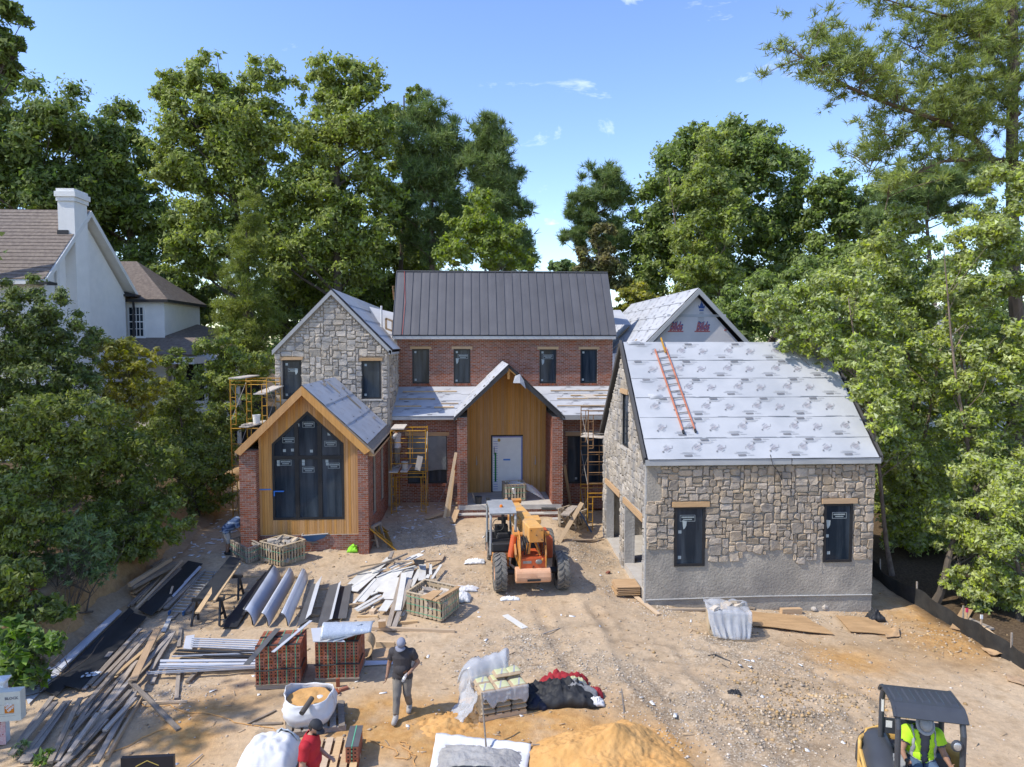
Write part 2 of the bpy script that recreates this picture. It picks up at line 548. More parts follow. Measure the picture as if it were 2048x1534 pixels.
def squiggle(mb, P, a, b, s, c, flip, m):
    pts = [(-.30, -.17), (-.27, .0), (.02, .06), (.16, .10), (.25, .23)]
    if flip: pts = [(-x, -y) for x, y in pts]
    w = .018
    for (x0, y0), (x1, y1) in zip(pts, pts[1:]):
        dx, dy = x1 - x0, y1 - y0
        l = math.hypot(dx, dy)
        nx, ny = -dy / l * w / 2, dx / l * w / 2
        mb.quad(*[P.p(a + s * x, b + s * y, c) for x, y in ((x0 + nx, y0 + ny), (x0 - nx, y0 - ny), (x1 - nx, y1 - ny), (x1 + nx, y1 + ny))], m)
    x, y = pts[-1]
    n = 7
    mb.add([P.p(a + s * (x + .055 * math.cos(i * 2 * PI / n)), b + s * (y + .055 * math.sin(i * 2 * PI / n)), c + .001) for i in range(n)], [tuple(range(n))], m)
def emblem(mb, P, a, b, s, c, flip, rng):
    """printed mark on the underlayment: slanted grey lines of text, a pink badge, a crank"""
    squiggle(mb, P, a, b, s, c, flip, 0)
    s *= .9
    cs, sn = math.cos(.62), math.sin(.62)
    def slab(x0, y0, x1, y1, m):
        mb.quad(*[P.p(a + s * (x * cs - y * sn), b + s * (x * sn + y * cs), c) for x, y in ((x0, y0), (x1, y0), (x1, y1), (x0, y1))], m)
    for k, (y, x0, x1, m) in enumerate(((-.22, -.16, .1, 1), (-.10, -.2, .2, 2), (-.02, -.22, .16, 2), (.08, -.2, .2, 2), (.2, -.12, .16, 1))):
        slab(x0, y - .022, x1, y + .012, m)
def dash_label(mb, P, a, b, s, c, up):
    n = 10
    mb.add([P.p(a + s * (.17 * (1 if -PI / 2 <= t <= PI / 2 else -1) * 1 + .06 * math.cos(t)), b + s * .06 * math.sin(t), c) for t in [-PI / 2 + PI * i / 4 for i in range(5)] + [PI / 2 + PI * i / 4 for i in range(5)]], [tuple(range(n))], 0)
    for k, (dy, x0, x1, m) in enumerate(((.13, -.4, .4, 1), (.2, -.28, .3, 1), (0, .3, .6, 1))):
        yy = dy if up else -dy
        x = x0
        while x < x1:
            mb.quad(*[P.p(a + s * q, b + s * (yy + z), c) for q, z in ((x, -.015), (x + .07, -.015), (x + .07, .015), (x, .015))], m)
            x += .085
def membrane(parent, P, W, L, courses, seed=1, prints=True, s=.62, name='underlayment_strip', ripple=.006):
    """lapped strips of printed underlayment running along the eave; b is measured up the slope"""
    rng = random.Random(seed)
    step = L / courses
    for k in range(courses):
        b0, b1 = k * step - (.02 if k == 0 else .06), (k + 1) * step
        nu, nv = max(8, int(W / .35)), 6
        sd = rng.uniform(0, 50)
        c_lo = .012 + .010
        mb = MB(True)
        def fn(u, v):
            a, b = W * u, b0 + (b1 - b0) * v
            wob = ripple * noise.noise(V((a * 1.3, b * 2.2 + sd, sd))) + ripple * .7 * noise.noise(V((a * 5, b * 3 + sd, sd)))
            return P.p(a, b + (.012 * noise.noise(V((a, sd, 0))) if 0 < v < 1 or v == 0 else 0), .006 + (1 - v) * .016 + wob * (.5 if v in (0, 1) else 1))
        mb.sheet(fn, nu, nv)
        st = mb.build(name, M_MEMB, parent, smooth=True)
        if not prints: continue
        mb = MB(True)
        ph = rng.uniform(0, 1.4)
        c = .034
        a = -.4 + ph
        bm = (b0 + b1) / 2
        while a < W + .3:
            if .35 < a < W - .35: emblem(mb, P, a, bm + .02, s, c, False, rng)
            if .35 < a + .75 < W - .35: emblem(mb, P, a + .75, bm - .02, s, c, True, rng)
            if .35 < a - .35 < W - .45: dash_label(mb, P, a - .35, b0 + .13, s, c, True)
            if .35 < a + .3 < W - .45: dash_label(mb, P, a + .3, b1 - .13, s, c, False)
            a += 1.72
        # faint lines of small print along the lap
        x = .1
        while x < W - .2:
            l = rng.uniform(.3, .8)
            if rng.random() < .6:
                mb.quad(P.p(x, b1 - .05, c), P.p(x + l, b1 - .05, c), P.p(x + l, b1 - .035, c), P.p(x, b1 - .035, c), 1)
            x += l + .12
        if mb.v: mb.build('print', [M_PRINT, M_PRINTG, M_PRINTP], st)['kind'] = 'stuff'
def text_geo(txt, size, shear=0.0, bold=0.0):
    cu = bpy.data.curves.new('lettering', 'FONT')
    cu.body = txt; cu.size = size; cu.shear = shear; cu.offset = bold
    cu.resolution_u = 2
    o = bpy.data.objects.new('lettering', cu)
    COL.objects.link(o)
    dg = bpy.context.evaluated_depsgraph_get()
    me = bpy.data.meshes.new_from_object(o.evaluated_get(dg))
    vs = [v.co.copy() for v in me.vertices]
    fs = [tuple(p.vertices) for p in me.polygons]
    bpy.data.objects.remove(o); bpy.data.curves.remove(cu); bpy.data.meshes.remove(me)
    return vs, fs
def put_text(mb, P, txt, a, b, size, c, m=0, shear=0.0, bold=0.0, rot=0.0, clip=None, sx=1.0):
    vs, fs = text_geo(txt, size, shear, bold)
    cs, sn = math.cos(rot), math.sin(rot)
    mb.add([P.p(a + sx * v.x * cs - v.y * sn, b + sx * v.x * sn + v.y * cs, c) for v in vs], fs, m)
# ------------------------------------------------------------------ the new house
YW, YB, YF, YL, YP, YG = 31.2, 25.1, 34.8, 31.9, 29.3, 21.4
house = thing('new_house', 'large unfinished brick and stone house with gabled wings and dark metal main roof', 'house', (1.8, 33, .7))
rng = random.Random(7)
# main block: brick upper front wall
FX0, FX1 = -3.52, 7.2
P = Plane((FX0, YF, 5.3), (1, 0, 0), (0, -1, 0))
W_, H_ = FX1 - FX0, 8.28 - 5.3
wins = [(-2.80, 6.02, -1.96, 7.73), (-.76, 6.02, .07, 7.73), (3.51, 6.0, 4.36, 7.71), (5.57, 6.0, 6.42, 7.71)]
holes = [(x0 - FX0, z0 - 5.3, x1 - FX0, z1 - 5.3) for x0, z0, x1, z1 in wins]
lh = [(h[0] - .1, h[3], h[2] + .1, h[3] + .13) for h in holes]
w = brick_wall('upper_brick_wall', house, P, W_, H_, holes + lh, 3, rowlock=[(h[0] - .02, h[1] - .1, h[2] + .02, h[1]) for h in holes])
stk = [dict(stick=((.1, .88), (.1, .08))), dict(stick=((.1, .88), (.08, .05)), lab=(.25, .72, .6), blob=(.15, .62)),
       dict(stick=((.1, .88), (.08, .07)), lab=(.22, .72, .6), blob=(.15, .6)), dict(stick=((.1, .88), (.08, .08)))]
for h, kw in zip(holes, stk): window(house, P, *h, **kw)
for h in lh: lintel(house, P, *h)
# main block side walls and back
mb = MB(True)
mb.box((FX0, YF + .23, 1), (FX0 + .2, 39.1, 8.3)); mb.box((FX1 - .2, YF + .23, 1), (FX1, 39.1, 8.3)); mb.box((FX0 + .2, 38.9, 1), (FX1 - .2, 39.1, 8.3))
mb.prism([(FX0 + .05, YF, 8.3), (FX0 + .05, 36.8, 11.35), (FX0 + .05, 39.1, 8.3)], (.1, 0, 0)); mb.prism([(FX1 - .15, YF, 8.3), (FX1 - .15, 36.8, 11.35), (FX1 - .15, 39.1, 8.3)], (.1, 0, 0))
mb.build('side_wall', M_MORTAR, house)
# metal roof: standing seam panels, each a part
RX0, RX1, EY, EZ, RY, RZ = -3.73, 7.30, 34.35, 8.42, 36.75, 11.72
up = V((0, RY - EY, RZ - EZ)); SL = up.length; up.normalize()
nrm = V((0, -(RZ - EZ), RY - EY)).normalized()
PR = RoofPlane((RX0, EY, EZ), (1, 0, 0), up, nrm)
NP = 26
pw = (RX1 - RX0) / NP
for i in range(NP):
    mb = MB(True)
    a0, a1 = i * pw, (i + 1) * pw
    d = rng.uniform(-.002, .002)
    mb.add([PR.p(a0, 0, -.02), PR.p(a0, 0, .038), PR.p(a0 + .022, 0, .038), PR.p(a0 + .024, 0, .0), PR.p((a0 + a1) / 2, 0, .004 + d), PR.p(a1, 0, 0)] +
           [PR.p(a0, SL, -.02), PR.p(a0, SL, .038), PR.p(a0 + .022, SL, .038), PR.p(a0 + .024, SL, .0), PR.p((a0 + a1) / 2, SL, .004 - d), PR.p(a1, SL, 0)],
           [(k, k + 1, k + 7, k + 6) for k in range(5)])
    mb.build('roof_panel', M_ROOFMETAL, house)
mb = MB(True)
mb.prism([(RX0, EY + .03, EZ - .05), (RX0, RY, RZ - .03), (RX0, 39.2, EZ - .02), (RX0, 39.2, EZ - .1), (RX0, RY, RZ - .17), (RX0, EY + .1, EZ - .16)], (RX1 - RX0, 0, 0))
mb.build('roof_deck', M_ROOFMETAL, house)
mb = MB(True); mb.box((RX0 + .02, RY - .06, RZ + .0), (RX1 - .02, RY + .06, RZ + .05)); mb.build('ridge_cap', M_ROOFMETAL, house)
mb = MB(True); mb.box((RX0 + .03, EY + .02, EZ - .21), (RX1 - .03, EY + .10, EZ - .055)); mb.box((RX0 + .03, EY + .10, EZ - .21), (RX1 - .03, YF + .2, EZ - .18))
mb.build('fascia', M_TRIM, house)
# lower roof over the ground floor front, and lower brick wall
LE, LEZ, LT, LTZ = 31.45, 4.74, YF - .01, 5.86
lup = V((0, LT - LE, LTZ - LEZ)); LSL = lup.length; lup.normalize()
ln = V((0, -(LTZ - LEZ), LT - LE)).normalized()
for (x0, x1, sd) in ((-3.5, -.4, 3), (3.85, 7.75, 4)):
    PL = RoofPlane((x0, LE, LEZ), (1, 0, 0), lup, ln)
    mb = MB(True); mb.prism([(x0, LE, LEZ - .16), (x0, LE, LEZ - .005), (x0, LT, LTZ - .005), (x0, LT, LTZ - .16)], (x1 - x0, 0, 0)); mb.build('lower_roof_deck', M_TRIM, house)
    membrane(house, PL, x1 - x0, LSL, 4, sd, s=.5)
for (x0, x1, sd) in ((-.4, .8, 5), (2.7, 3.85, 6)):
    f_ = .52 / (LT - LE)
    PL = RoofPlane((x0, LE + .52, LEZ + (LTZ - LEZ) * f_), (1, 0, 0), lup, ln)
    membrane(house, PL, x1 - x0, LSL * (1 - f_), 3, sd, s=.5, prints=False)
mb = MB(True); mb.box((4.1, LE - .03, LEZ - .2), (7.7, LE - .002, LEZ + .005)); mb.build('lower_fascia', M_TRIM, house)
for (x0, x1, b, l) in ((-3.2, -.6, 2.75, .09), (-3.3, -1.6, 1.85, .07), (-3.4, -2.2, 1.0, .07), (-1.6, -.7, .85, .09), (-1.3, -.5, 1.3, .06),
                       (4.0, 7.1, 2.8, .07), (4.2, 7.0, 1.8, .07), (4.1, 6.7, .95, .07), (4.9, 6.9, 2.2, .06)):
    PL = RoofPlane((0, LE, LEZ), (1, 0, 0), lup, ln)
    mb = MB(True); pbox(mb, PL, x0, b, x1, b + l, .03, .07); mb.build('roof_batten', M_WOODNEW, house)
P = Plane((-3.5, YL, .3), (1, 0, 0), (0, -1, 0))
W_, H_ = 11.3, 4.6 - .3
lw = [(-2.81, 1.6, -1.02, 3.80), (4.52, 1.52, 7.0, 3.75)]
holes = [(x0 + 3.5, z0 - .3, x1 + 3.5, z1 - .3) for x0, z0, x1, z1 in lw]
lh = [(h[0] - .1, h[3], h[2] + .1, h[3] + .17) for h in holes]
door_h = (-.05 + 3.5, 1.2 - .3, 3.6 + 3.5, 4.3)
brick_wall('lower_brick_wall', house, P, W_, H_, holes + lh + [door_h], 5, rowlock=[(h[0] - .05, h[1] - .11, h[2] + .05, h[1]) for h in holes])
f = window(house, P, *holes[0], stick=(), glass=M_GLASS, mull=(holes[0][0] + .95,), label='ground floor window half covered by hanging clear film')
mb = MB(True)
a0, b0, a1, b1 = holes[0]
mb.sheet(lambda u, v: P.p(a0 + .03 + (a1 - a0 - .06) * u, b0 + .62 + (b1 - b0 - .62) * v + .02 * math.sin(u * 9), .02 + .025 * noise.noise(V((u * 3, v * 2.5, 5)))), 14, 10)
mb.build('protective_film', M_FILM, f, smooth=True)
window(house, P, *holes[1], stick=((.14, .08),), mull=(holes[1][0] + .62, holes[1][0] + 1.5))
for h in lh: lintel(house, P, *h)
# left stone wing
WX0, WX1, WAX, WAZ, WEZ = -8.47, -3.52, -5.98, 10.27, 7.72
P = Plane((WX0, YW, .3), (1, 0, 0), (0, -1, 0))
ww = [(-8.15, 5.56, -7.34, 7.28), (-4.73, 5.55, -3.89, 7.24)]
holes = [(x0 - WX0, z0 - .3, x1 - WX0, z1 - .3) for x0, z0, x1, z1 in ww]
lh = [(h[0] - .08, h[3], h[2] + .08, h[3] + .14) for h in holes]
mb = MB(True)
wall_slab(mb, P, WX1 - WX0, WEZ - .3, holes, .3)
mb.prism([(WX0, YW, WEZ), (WX1, YW, WEZ), (WAX, YW, WAZ - .1)], (0, .3, 0))
mb.box((WX1 - .3, YW + .31, .3), (WX1 - .002, YF + .3, WEZ)); mb.box((WX0, YW + .31, .3), (WX0 + .3, 47.5, WEZ)); mb.box((WX1 - .3, YF + 4.4, .3), (WX1 - .002, 47.5, WEZ)); mb.box((WX0 + .3, 47.2, .3), (WX1 - .3, 47.5, WEZ))
ws = mb.build('stone_wing_wall', M_MORTAR, house)
def in_gable(a, b):
    x, z = a + WX0, b + .3
    if x < WX0 + .03 or x > WX1 - .03: return False
    if z > WEZ - (.1) + (2.5 - abs(x - WAX)) * 1.02 - .12: return False
    for h in holes + lh:
        if h[0] - .03 < a < h[2] + .03 and h[1] - .03 < b < h[3] + .03: return False
    bx = abs(x + 5.87)
    if z < 6.3 - bx * 1.06 and z < 7: return False        # hidden behind the bay's roof and walls
    return True
st = pack(WX1 - WX0, WAZ - .3, .125, in_gable, rng, 4, 3)
stone_wall(ws, P, st, M_STONE_W, rng, 300, .06)
PS = Plane((WX1, YF, .3), (0, -1, 0), (1, 0, 0))
st = pack(YF - YW - .02, WEZ - .35, .125, lambda a, b: True, rng, 4, 3)
stone_wall(ws, PS, st, M_STONE_W, rng, 0, .06)
for h, kw in zip(holes, (dict(stick=((.12, .86), (.1, .08)), lab=(.28, .70, .45), blob=(.66, .68)), dict(stick=((.12, .86), (.1, .08))))):
    window(house, P, *h, rec=.02, **kw)
for h in lh: lintel(house, P, *h, c1=.08)
mb = MB(True)
for h in holes: pbox(mb, P, h[0] - .05, h[1] - .07, h[2] + .05, h[1], -.1, .09)
mb.build('window_sill', M_CONC, house)
def gable_roof(parent, x0, x1, ax, az, ez, y0, y1, t=.1, over=.0, matR=None, name='roof'):
    """slab roof with ridge along Y"""
    mb = MB(True)
    mb.prism([(x0, y0, ez), (ax, y0, az), (x1, y0, ez), (x1, y0, ez - t), (ax, y0, az - t * 1.4), (x0, y0, ez - t)], (0, y1 - y0, 0))
    return mb.build(name, matR or M_TRIMDARK, parent)
def slope(x_e, z_e, x_r, z_r, y0, y1, right):
    up = V((x_r - x_e, 0, z_r - z_e)); L = up.length; up.normalize()
    n = V((z_r - z_e, 0, -(x_r - x_e))) if right else V((-(z_r - z_e), 0, (x_r - x_e)))
    if n.z < 0: n = -n
    return (RoofPlane((x_e, y1 if right else y0, z_e), (0, -1 if right else 1, 0), up, n), y1 - y0, L)
WRX0, WRX1 = WX0 - .06, WX1 + .14
gable_roof(house, WRX0, WRX1, WAX, WAZ + .12, WEZ + .02, YW - .1, 48.2, .12)
PP, Wd, L = slope(WRX1, WEZ + .03, WAX, WAZ + .13, YW + .06, 48.2, True)
membrane(house, PP, Wd, L, 4, 11, prints=False)
mb = MB(True)
for sx in (-1, 1):
    e = V((WAX + sx * (WRX1 - WRX0) / 2, YW - .16, WEZ - .02)); a = V((WAX, YW - .16, WAZ + .06))
    mb.prism([e, a, a - V((0, 0, .2)), e - V((0, 0, .2))], (0, .055, 0))
mb.build('rake_board', M_TRIM, house)
mb = MB(True); mb.box((WX1 + .003, YW - .16, WEZ - .2), (WRX1, YF - .5, WEZ - .02)); mb.build('eave_return', M_TRIM, house)
mb = MB(True); mb.tube([(-4.4, 35.8, 8.3), (-4.4, 35.8, 9.9)], .05, 8); mb.build('vent_pipe', M_WHITE, house)
mb = MB(True); mb.add([(-3.75, 34.9, 7.9), (-3.75, 38.5, 9.6), (-5.4, 38.6, 10.0), (-4.6, 35.2, 8.75)], [(0, 1, 2, 3)]); mb.build('cricket_roof', M_MEMB, house)
mb = MB(True)
for p, q in (((-4.15, 35.4, 8.75), (-3.76, 35.4, 8.6)), ((-4.15, 35.4, 9.25), (-3.76, 35.4, 9.1)), ((-4.13, 35.4, 8.75), (-4.13, 35.4, 9.25)), ((-3.8, 35.4, 8.6), (-3.8, 35.4, 9.1))): mb.bar(p, q, .12, .1)
mb.build('roof_curb', M_LINTEL, house)
# the bay: brick side walls, cedar front with a pentagon window, membrane roof
BX0, BX1, BAX, BAZ, BEZ = -8.13, -3.62, -5.87, 6.42, 4.2
pil = .58
for (x0, x1, sd) in ((BX0, BX0 + pil, 21), (BX1 - .36, BX1, 22)):
    P = Plane((x0, YB, .1), (1, 0, 0), (0, -1, 0))
    brick_wall('brick_pillar', house, P, x1 - x0, BEZ - .1, (), sd, .5)
    inner = Plane((x1, YB, .1), (0, 1, 0), (1, 0, 0)) if x0 == BX0 else Plane((x0, YB + .45, .1), (0, -1, 0), (-1, 0, 0))
    mb = MB(True); bricks(mb, inner, .45, BEZ - .1, (), random.Random(5)); o = mb.build('brick', M_BRICK, house); o['kind'] = 'stuff'
PS = Plane((BX1, YB, .1), (0, 1, 0), (1, 0, 0))
hs_ = [(1.25, 1.4, 2.0, 3.75), (3.6, 1.4, 4.35, 3.75)]
brick_wall('bay_side_wall', house, Plane((BX1 + .0, YB + .505, .1), (0, 1, 0), (1, 0, 0)), YW - YB - .5, BEZ - .1, [(h[0] - .5, h[1], h[2] - .5, h[3]) for h in hs_], 23, .3)
mb = MB(True); bricks(mb, PS, .5, BEZ - .1, (), random.Random(6)); o = mb.build('brick', M_BRICK, house); o['kind'] = 'stuff'
for h in hs_:
    window(house, PS, *h, rec=.1, stick=())
    lintel(house, PS, h[0] - .1, h[3], h[2] + .1, h[3] + .15)
brick_wall('bay_side_wall', house, Plane((BX0, YW, .1), (0, -1, 0), (-1, 0, 0)), YW - YB - .5, BEZ - .1, (), 24, .3)
P = Plane((BX0 + pil, YB + .32, .1), (1, 0, 0), (0, -1, 0))
brick_wall('bay_plinth', house, P, BX1 - .36 - BX0 - pil, .98, (), 25, .2)
mb = MB(True)
YC = YB + .36
def roofz(x): return BAZ - .12 - abs(x - BAX) * .985
PW0, PW1, PWB, PWE, PWA = -7.08, -4.53, 1.63, 4.40, 5.58
PWC = (PW0 + PW1) / 2
def holetop(x): return PWA - abs(x - PWC) * (PWA - PWE) / ((PW1 - PW0) / 2)
x = BX0 + pil + .003
bw = .088
xs = [x + i * bw for i in range(int((BX1 - .363 - x) / bw) + 1)] + [BX1 - .363]
rs = random.Random(3)
pieces = []
for xa, xb in zip(xs, xs[1:]):
    cuts = sorted(set([xa, xb] + [c for c in (PW0, PW1, PWC, BAX) if xa < c < xb]))
    for a, b in zip(cuts, cuts[1:]):
        g0, g1 = (.003 if a == xa else 0), (.003 if b == xb else 0)
        d = .02 + rs.uniform(-.003, .003)
        m_ = (a + b) / 2
        segs = [(lambda q: 1.08, roofz)]
        if PW0 < m_ < PW1: segs = [(lambda q: 1.08, lambda q: PWB), (holetop, roofz)]
        for lo, hi in segs:
            a_, b_ = a + g0, b - g1
            mb.add([(a_, YC, lo(a_)), (b_, YC, lo(b_)), (b_, YC, hi(b_)), (a_, YC, hi(a_)), (a_, YC - d, lo(a_)), (b_, YC - d, lo(b_)), (b_, YC - d, hi(b_)), (a_, YC - d, hi(a_))], MB.BF)
o = mb.build('cedar_board', M_CEDAR, house); o['kind'] = 'stuff'
P = Plane((PW0, YC, 0), (1, 0, 0), (0, -1, 0))
mb = MB(True)
wW = PW1 - PW0
fr = .085
def pent(off): return [(off, PWB + off), (wW - off, PWB + off), (wW - off, PWE - off * .4), (wW / 2, PWA - off * 1.35), (off, PWE - off * .4)]
o_, i_ = pent(0), pent(fr)
for k in range(5):
    q = [o_[k], o_[(k + 1) % 5], i_[(k + 1) % 5], i_[k]]
    mb.prism([P.p(x, z, -.02) for x, z in q], (0, -.05, 0))
for x in (wW * .345, wW * .665): pbox(mb, P, x - .07, PWB + fr, x + .07, holetop(PW0 + x) - .1, -.03, .035)
pbox(mb, P, fr, 3.84, wW - fr, 3.97, -.03, .03)
f = mb.build('gable_window', M_FRAME, house)
mb = MB(True)
pc = [PWB, 3.9]
for (x0, x1) in ((fr, wW * .345 - .07), (wW * .345 + .07, wW * .665 - .07), (wW * .665 + .07, wW - fr)):
    mbp = MB(True); pbox(mbp, P, x0, PWB + fr, x1, 3.84, -.02, -.01); mbp.build('pane', M_GLASS, f)
    mbp = MB(True)
    top = [(x1, min(holetop(PW0 + x1), 9) - .07)] + ([(wW / 2, PWA - .1)] if x0 < wW / 2 < x1 else []) + [(x0, holetop(PW0 + x0) - .07)]
    mbp.prism([P.p(x0, 3.97, -.02), P.p(x1, 3.97, -.02)] + [P.p(x, z, -.02) for x, z in top], (0, -.01, 0)); mbp.build('pane', M_GLASS, f)
mb = MB(True)
for px, py in ((593, 853), (655, 871), (582, 903), (566, 904), (554, 926), (554, 932), (604, 925), (604, 931), (651, 925), (652, 931), (620, 905)):
    q = PY(px, py, YC)
    sticker_rect(mb, P, q.x - PW0, q.z, q.x - PW0 + .1, q.z + .1, -.006)
for px, py in ((605, 855), (565, 886), (649, 893), (559, 931), (605, 945), (656, 937)):
    q = PY(px, py, YC); label_print(mb, P, q.x - PW0, q.z - .0, .42, .2, -.006)
mb.build('sticker', M_STICK, f)['kind'] = 'stuff'
mb = MB(True); q = PY(548, 983, YC); pbox(mb, P, q.x - PW0, q.z - .16, q.x - PW0 + .04, q.z + .03, 0, .052); pbox(mb, P, q.x - PW0 + .04, q.z - .01, q.x - PW0 + .36, q.z + .03, 0, .052)
mb.build('blue_tape', M_TAPE, f)
mb = MB(True); q = PY(514, 980, YC); pbox(mb, P, q.x - PW0, q.z, q.x - PW0 + .5, q.z + .04, .025, .029); mb.build('blue_tape', M_TAPE, house)
BRX0, BRX1 = BX0 - .1, BX1 + .22
gable_roof(house, BRX0, BRX1, BAX, BAZ + .1, BEZ - .02, YB - .12, YW - .12, .13, matR=M_WOODOLD)
PP, Wd, L = slope(BRX1 - .25, BEZ + .24, BAX, BAZ + .115, YB - .1, YW - .2, True)
membrane(house, PP, Wd, L, 3, 12, s=.42)
PP2, Wd2, L2 = slope(BRX0, BEZ - .01, BAX, BAZ + .115, YB - .1, YW - .2, False)
membrane(house, PP2, Wd2, L2, 3, 13, prints=False)
for (a, b, l, rot) in ((3.7, 2.2, .7, 0), (4.4, 1.2, .8, 0), (3.0, 2.75, .3, 1), (5.2, 2.3, .22, 1), (5.0, .5, .25, 1), (3.4, 2.9, .2, 1)):
    mb = MB(True); pbox(mb, PP, Wd - a, b, Wd - a + .09 if not rot else Wd - a + l, b + (l if not rot else .12), .03, .075); mb.build('roof_cleat', M_WOODOLD, house)
mb = MB(True)
for sx in (-1, 1):
    e = V((BAX + sx * 2.36, YB - .185, BEZ + .0)); a = V((BAX, YB - .185, BAZ + .09))
    i = V((BAX + sx * 1.98, YB - .185, BEZ + .05))
    mb.prism([e, a, a - V((0, 0, .33)), e + V((-sx * .2, 0, -.13))], (0, .06, 0))
    mb.prism([V((BAX, YB - .12, BAZ - .14)), V((BAX + sx * 2.2, YB - .12, BEZ - .1)), V((BAX + sx * 2.2, YB - .12, BEZ - .13)), V((BAX, YB - .12, BAZ - .19))], (0, .5, 0))
mb.build('rake_board', M_CEDAR, house)
mb = MB(True); mb.box((BX1 + .01, YB + .1, BEZ - .24), (BRX1, YW - .1, BEZ - .04)); mb.build('eave_board', M_LINTEL, house)
# entrance porch
QX0, QX1, QZ = -.51, 3.96, 4.9
for (x0, x1, sd) in ((QX0, QX0 + .42, 31), (QX1 - .44, QX1, 32)):
    P = Plane((x0, YP, 1.0), (1, 0, 0), (0, -1, 0))
    brick_wall('brick_pillar', house, P, x1 - x0, QZ - 1.0, (), sd, .3)
    if x0 == QX0:
        brick_wall('porch_side_wall', house, Plane((x0, YL - .1, 1.0), (0, -1, 0), (-1, 0, 0)), YL - YP - .1 - .3, QZ - 1, (), 33, .4)
    else:
        brick_wall('porch_side_wall', house, Plane((x1, YP + .31, 1.0), (0, 1, 0), (1, 0, 0)), YL - YP - .4, QZ - 1, (), 34, .4)
        mb = MB(True); mb.box((x0 - .012, YP + .02, 1.0), (x0 - .002, YL - .05, QZ)); mb.build('porch_lining', M_BRICK, house)
        mb = MB(True); bricks(mb, Plane((x0 - .013, YL - .05, 1.2), (0, -1, 0), (-1, 0, 0)), YL - YP - .1, QZ - 1.2, (), random.Random(8)); o = mb.build('brick', M_BRICK, house); o['kind'] = 'stuff'
mb = MB(True); mb.box((QX0 + .05, YP - .02, 1.02), (QX1 - .05, YL + .2, 1.17)); mb.build('porch_floor', M_CONC, house)
for k, (z0, z1, y) in enumerate(((.86, 1.02, YP), (.69, .86, YP - .32), (.45, .69, YP - .64))):
    P = Plane((QX0, y, z0 - (.2 if k == 2 else 0)), (1, 0, 0), (0, -1, 0))
    brick_wall('step_riser', house, P, QX1 - QX0, z1 - .045 - P.o.z, (), 35 + k, YL - y - .2)
    mb = MB(True); mb.box((QX0 - .01, y - .04, z1 - .043), (QX1 + .01, y + .34, z1 - .002)); mb.build('step_tread', M_CONC, house)
QAX, QAZ = 1.7, 7.0
mb = MB(True)
YD = YL - .05
rs = random.Random(9)
x = QX0 + .42
while x < QX1 - .44:
    x1 = min(x + .098, QX1 - .44)
    d = .02 + rs.uniform(-.003, .003)
    def qz(q): return QAZ - .1 - abs(q - QAX) * .93
    segs = [(1.17, None)]
    if 1.0 < (x + x1) / 2 < 2.5: segs = [(3.82, None)]
    for lo, _ in segs:
        a_, b_ = x + .003, x1 - .003
        mb.add([(a_, YD, lo), (b_, YD, lo), (b_, YD, qz(b_)), (a_, YD, qz(a_)), (a_, YD - d, lo), (b_, YD - d, lo), (b_, YD - d, qz(b_)), (a_, YD - d, qz(a_))], MB.BF)
    x = x1
o = mb.build('cedar_board', M_CEDAR, house); o['kind'] = 'stuff'
P = Plane((0, YD, 0), (1, 0, 0), (0, -1, 0))
mb = MB(True)
for r in ((1.0, 1.17, 1.06, 3.82), (2.44, 1.17, 2.5, 3.82), (1.06, 3.75, 2.44, 3.82)): pbox(mb, P, *r, -.12, -.01)
dr = mb.build('front_door', M_FRAME, house)
mb = MB(True); pbox(mb, P, 1.06, 1.17, 2.44, 3.75, -.1, -.06); mb.build('door_wrap', M_WHITE, dr)
mb = MB(True)
pbox(mb, P, 1.12, 1.2, 1.32, 3.7, -.06, -.054, 0)
pbox(mb, P, 2.38, 1.2, 2.43, 3.7, -.06, -.054, 1)
z = 1.3
while z < 3.6:
    pbox(mb, P, 1.1, z, 1.3, z + .025, -.054, -.05, 1); z += .11
pbox(mb, P, 1.16, 1.65, 1.24, 3.0, -.054, -.048, 2); pbox(mb, P, 1.12, 2.9, 1.16, 3.25, -.054, -.048, 3)
pbox(mb, P, 1.07, 3.69, 2.43, 3.74, -.06, -.053, 1)
mb.build('door_tape', [M_WHITE, pm('tape_print', (.2, .22, .5), (.26, .28, .55)), pm('green_print', (.03, .2, .06)), M_PRINT], dr)
mb = MB(True); pbox(mb, P, 1.56, 2.63, 1.88, 2.70, -.06, -.05); mb.build('blue_tape', M_TAPE, dr)
mb = MB(True); mb.add([P.p(1.36 + .07 * math.cos(i * PI / 4), 3.57 + .08 * math.sin(i * PI / 4), -.05) for i in range(8)], [tuple(range(8))]); mb.build('gold_sticker', pm('gold_sticker', (.45, .3, .08)), dr)
for x in (.33, 3.02):
    mb = MB(True); mb.tube([(x, YD - .02, 2.85), (x, YD - .06, 2.75), (x + .01, YD - .07, 2.6), (x, YD - .06, 2.45)], [.008, .01, .025, .03], 6); mb.build('lamp_wire', M_TRIM, house)
QRX0, QRX1, QEZ = QX0 - .1, QX1 + .1, 4.9
gable_roof(house, QRX0, QRX1, QAX - .05, QAZ + .12, QEZ + .0, YP + .02, YF - .01, .1, matR=M_TRIMDARK)
PP, Wd, L = slope(QRX0, QEZ + .01, QAX - .05, QAZ + .13, YP - .1, YF - .02, False)
membrane(house, PP, Wd, L, 3, 17, s=.4)
PP2, Wd2, L2 = slope(QRX1, QEZ + .01, QAX - .05, QAZ + .13, YP + .0, YF - .02, True)
membrane(house, PP2, Wd2, L2, 3, 18, prints=False)
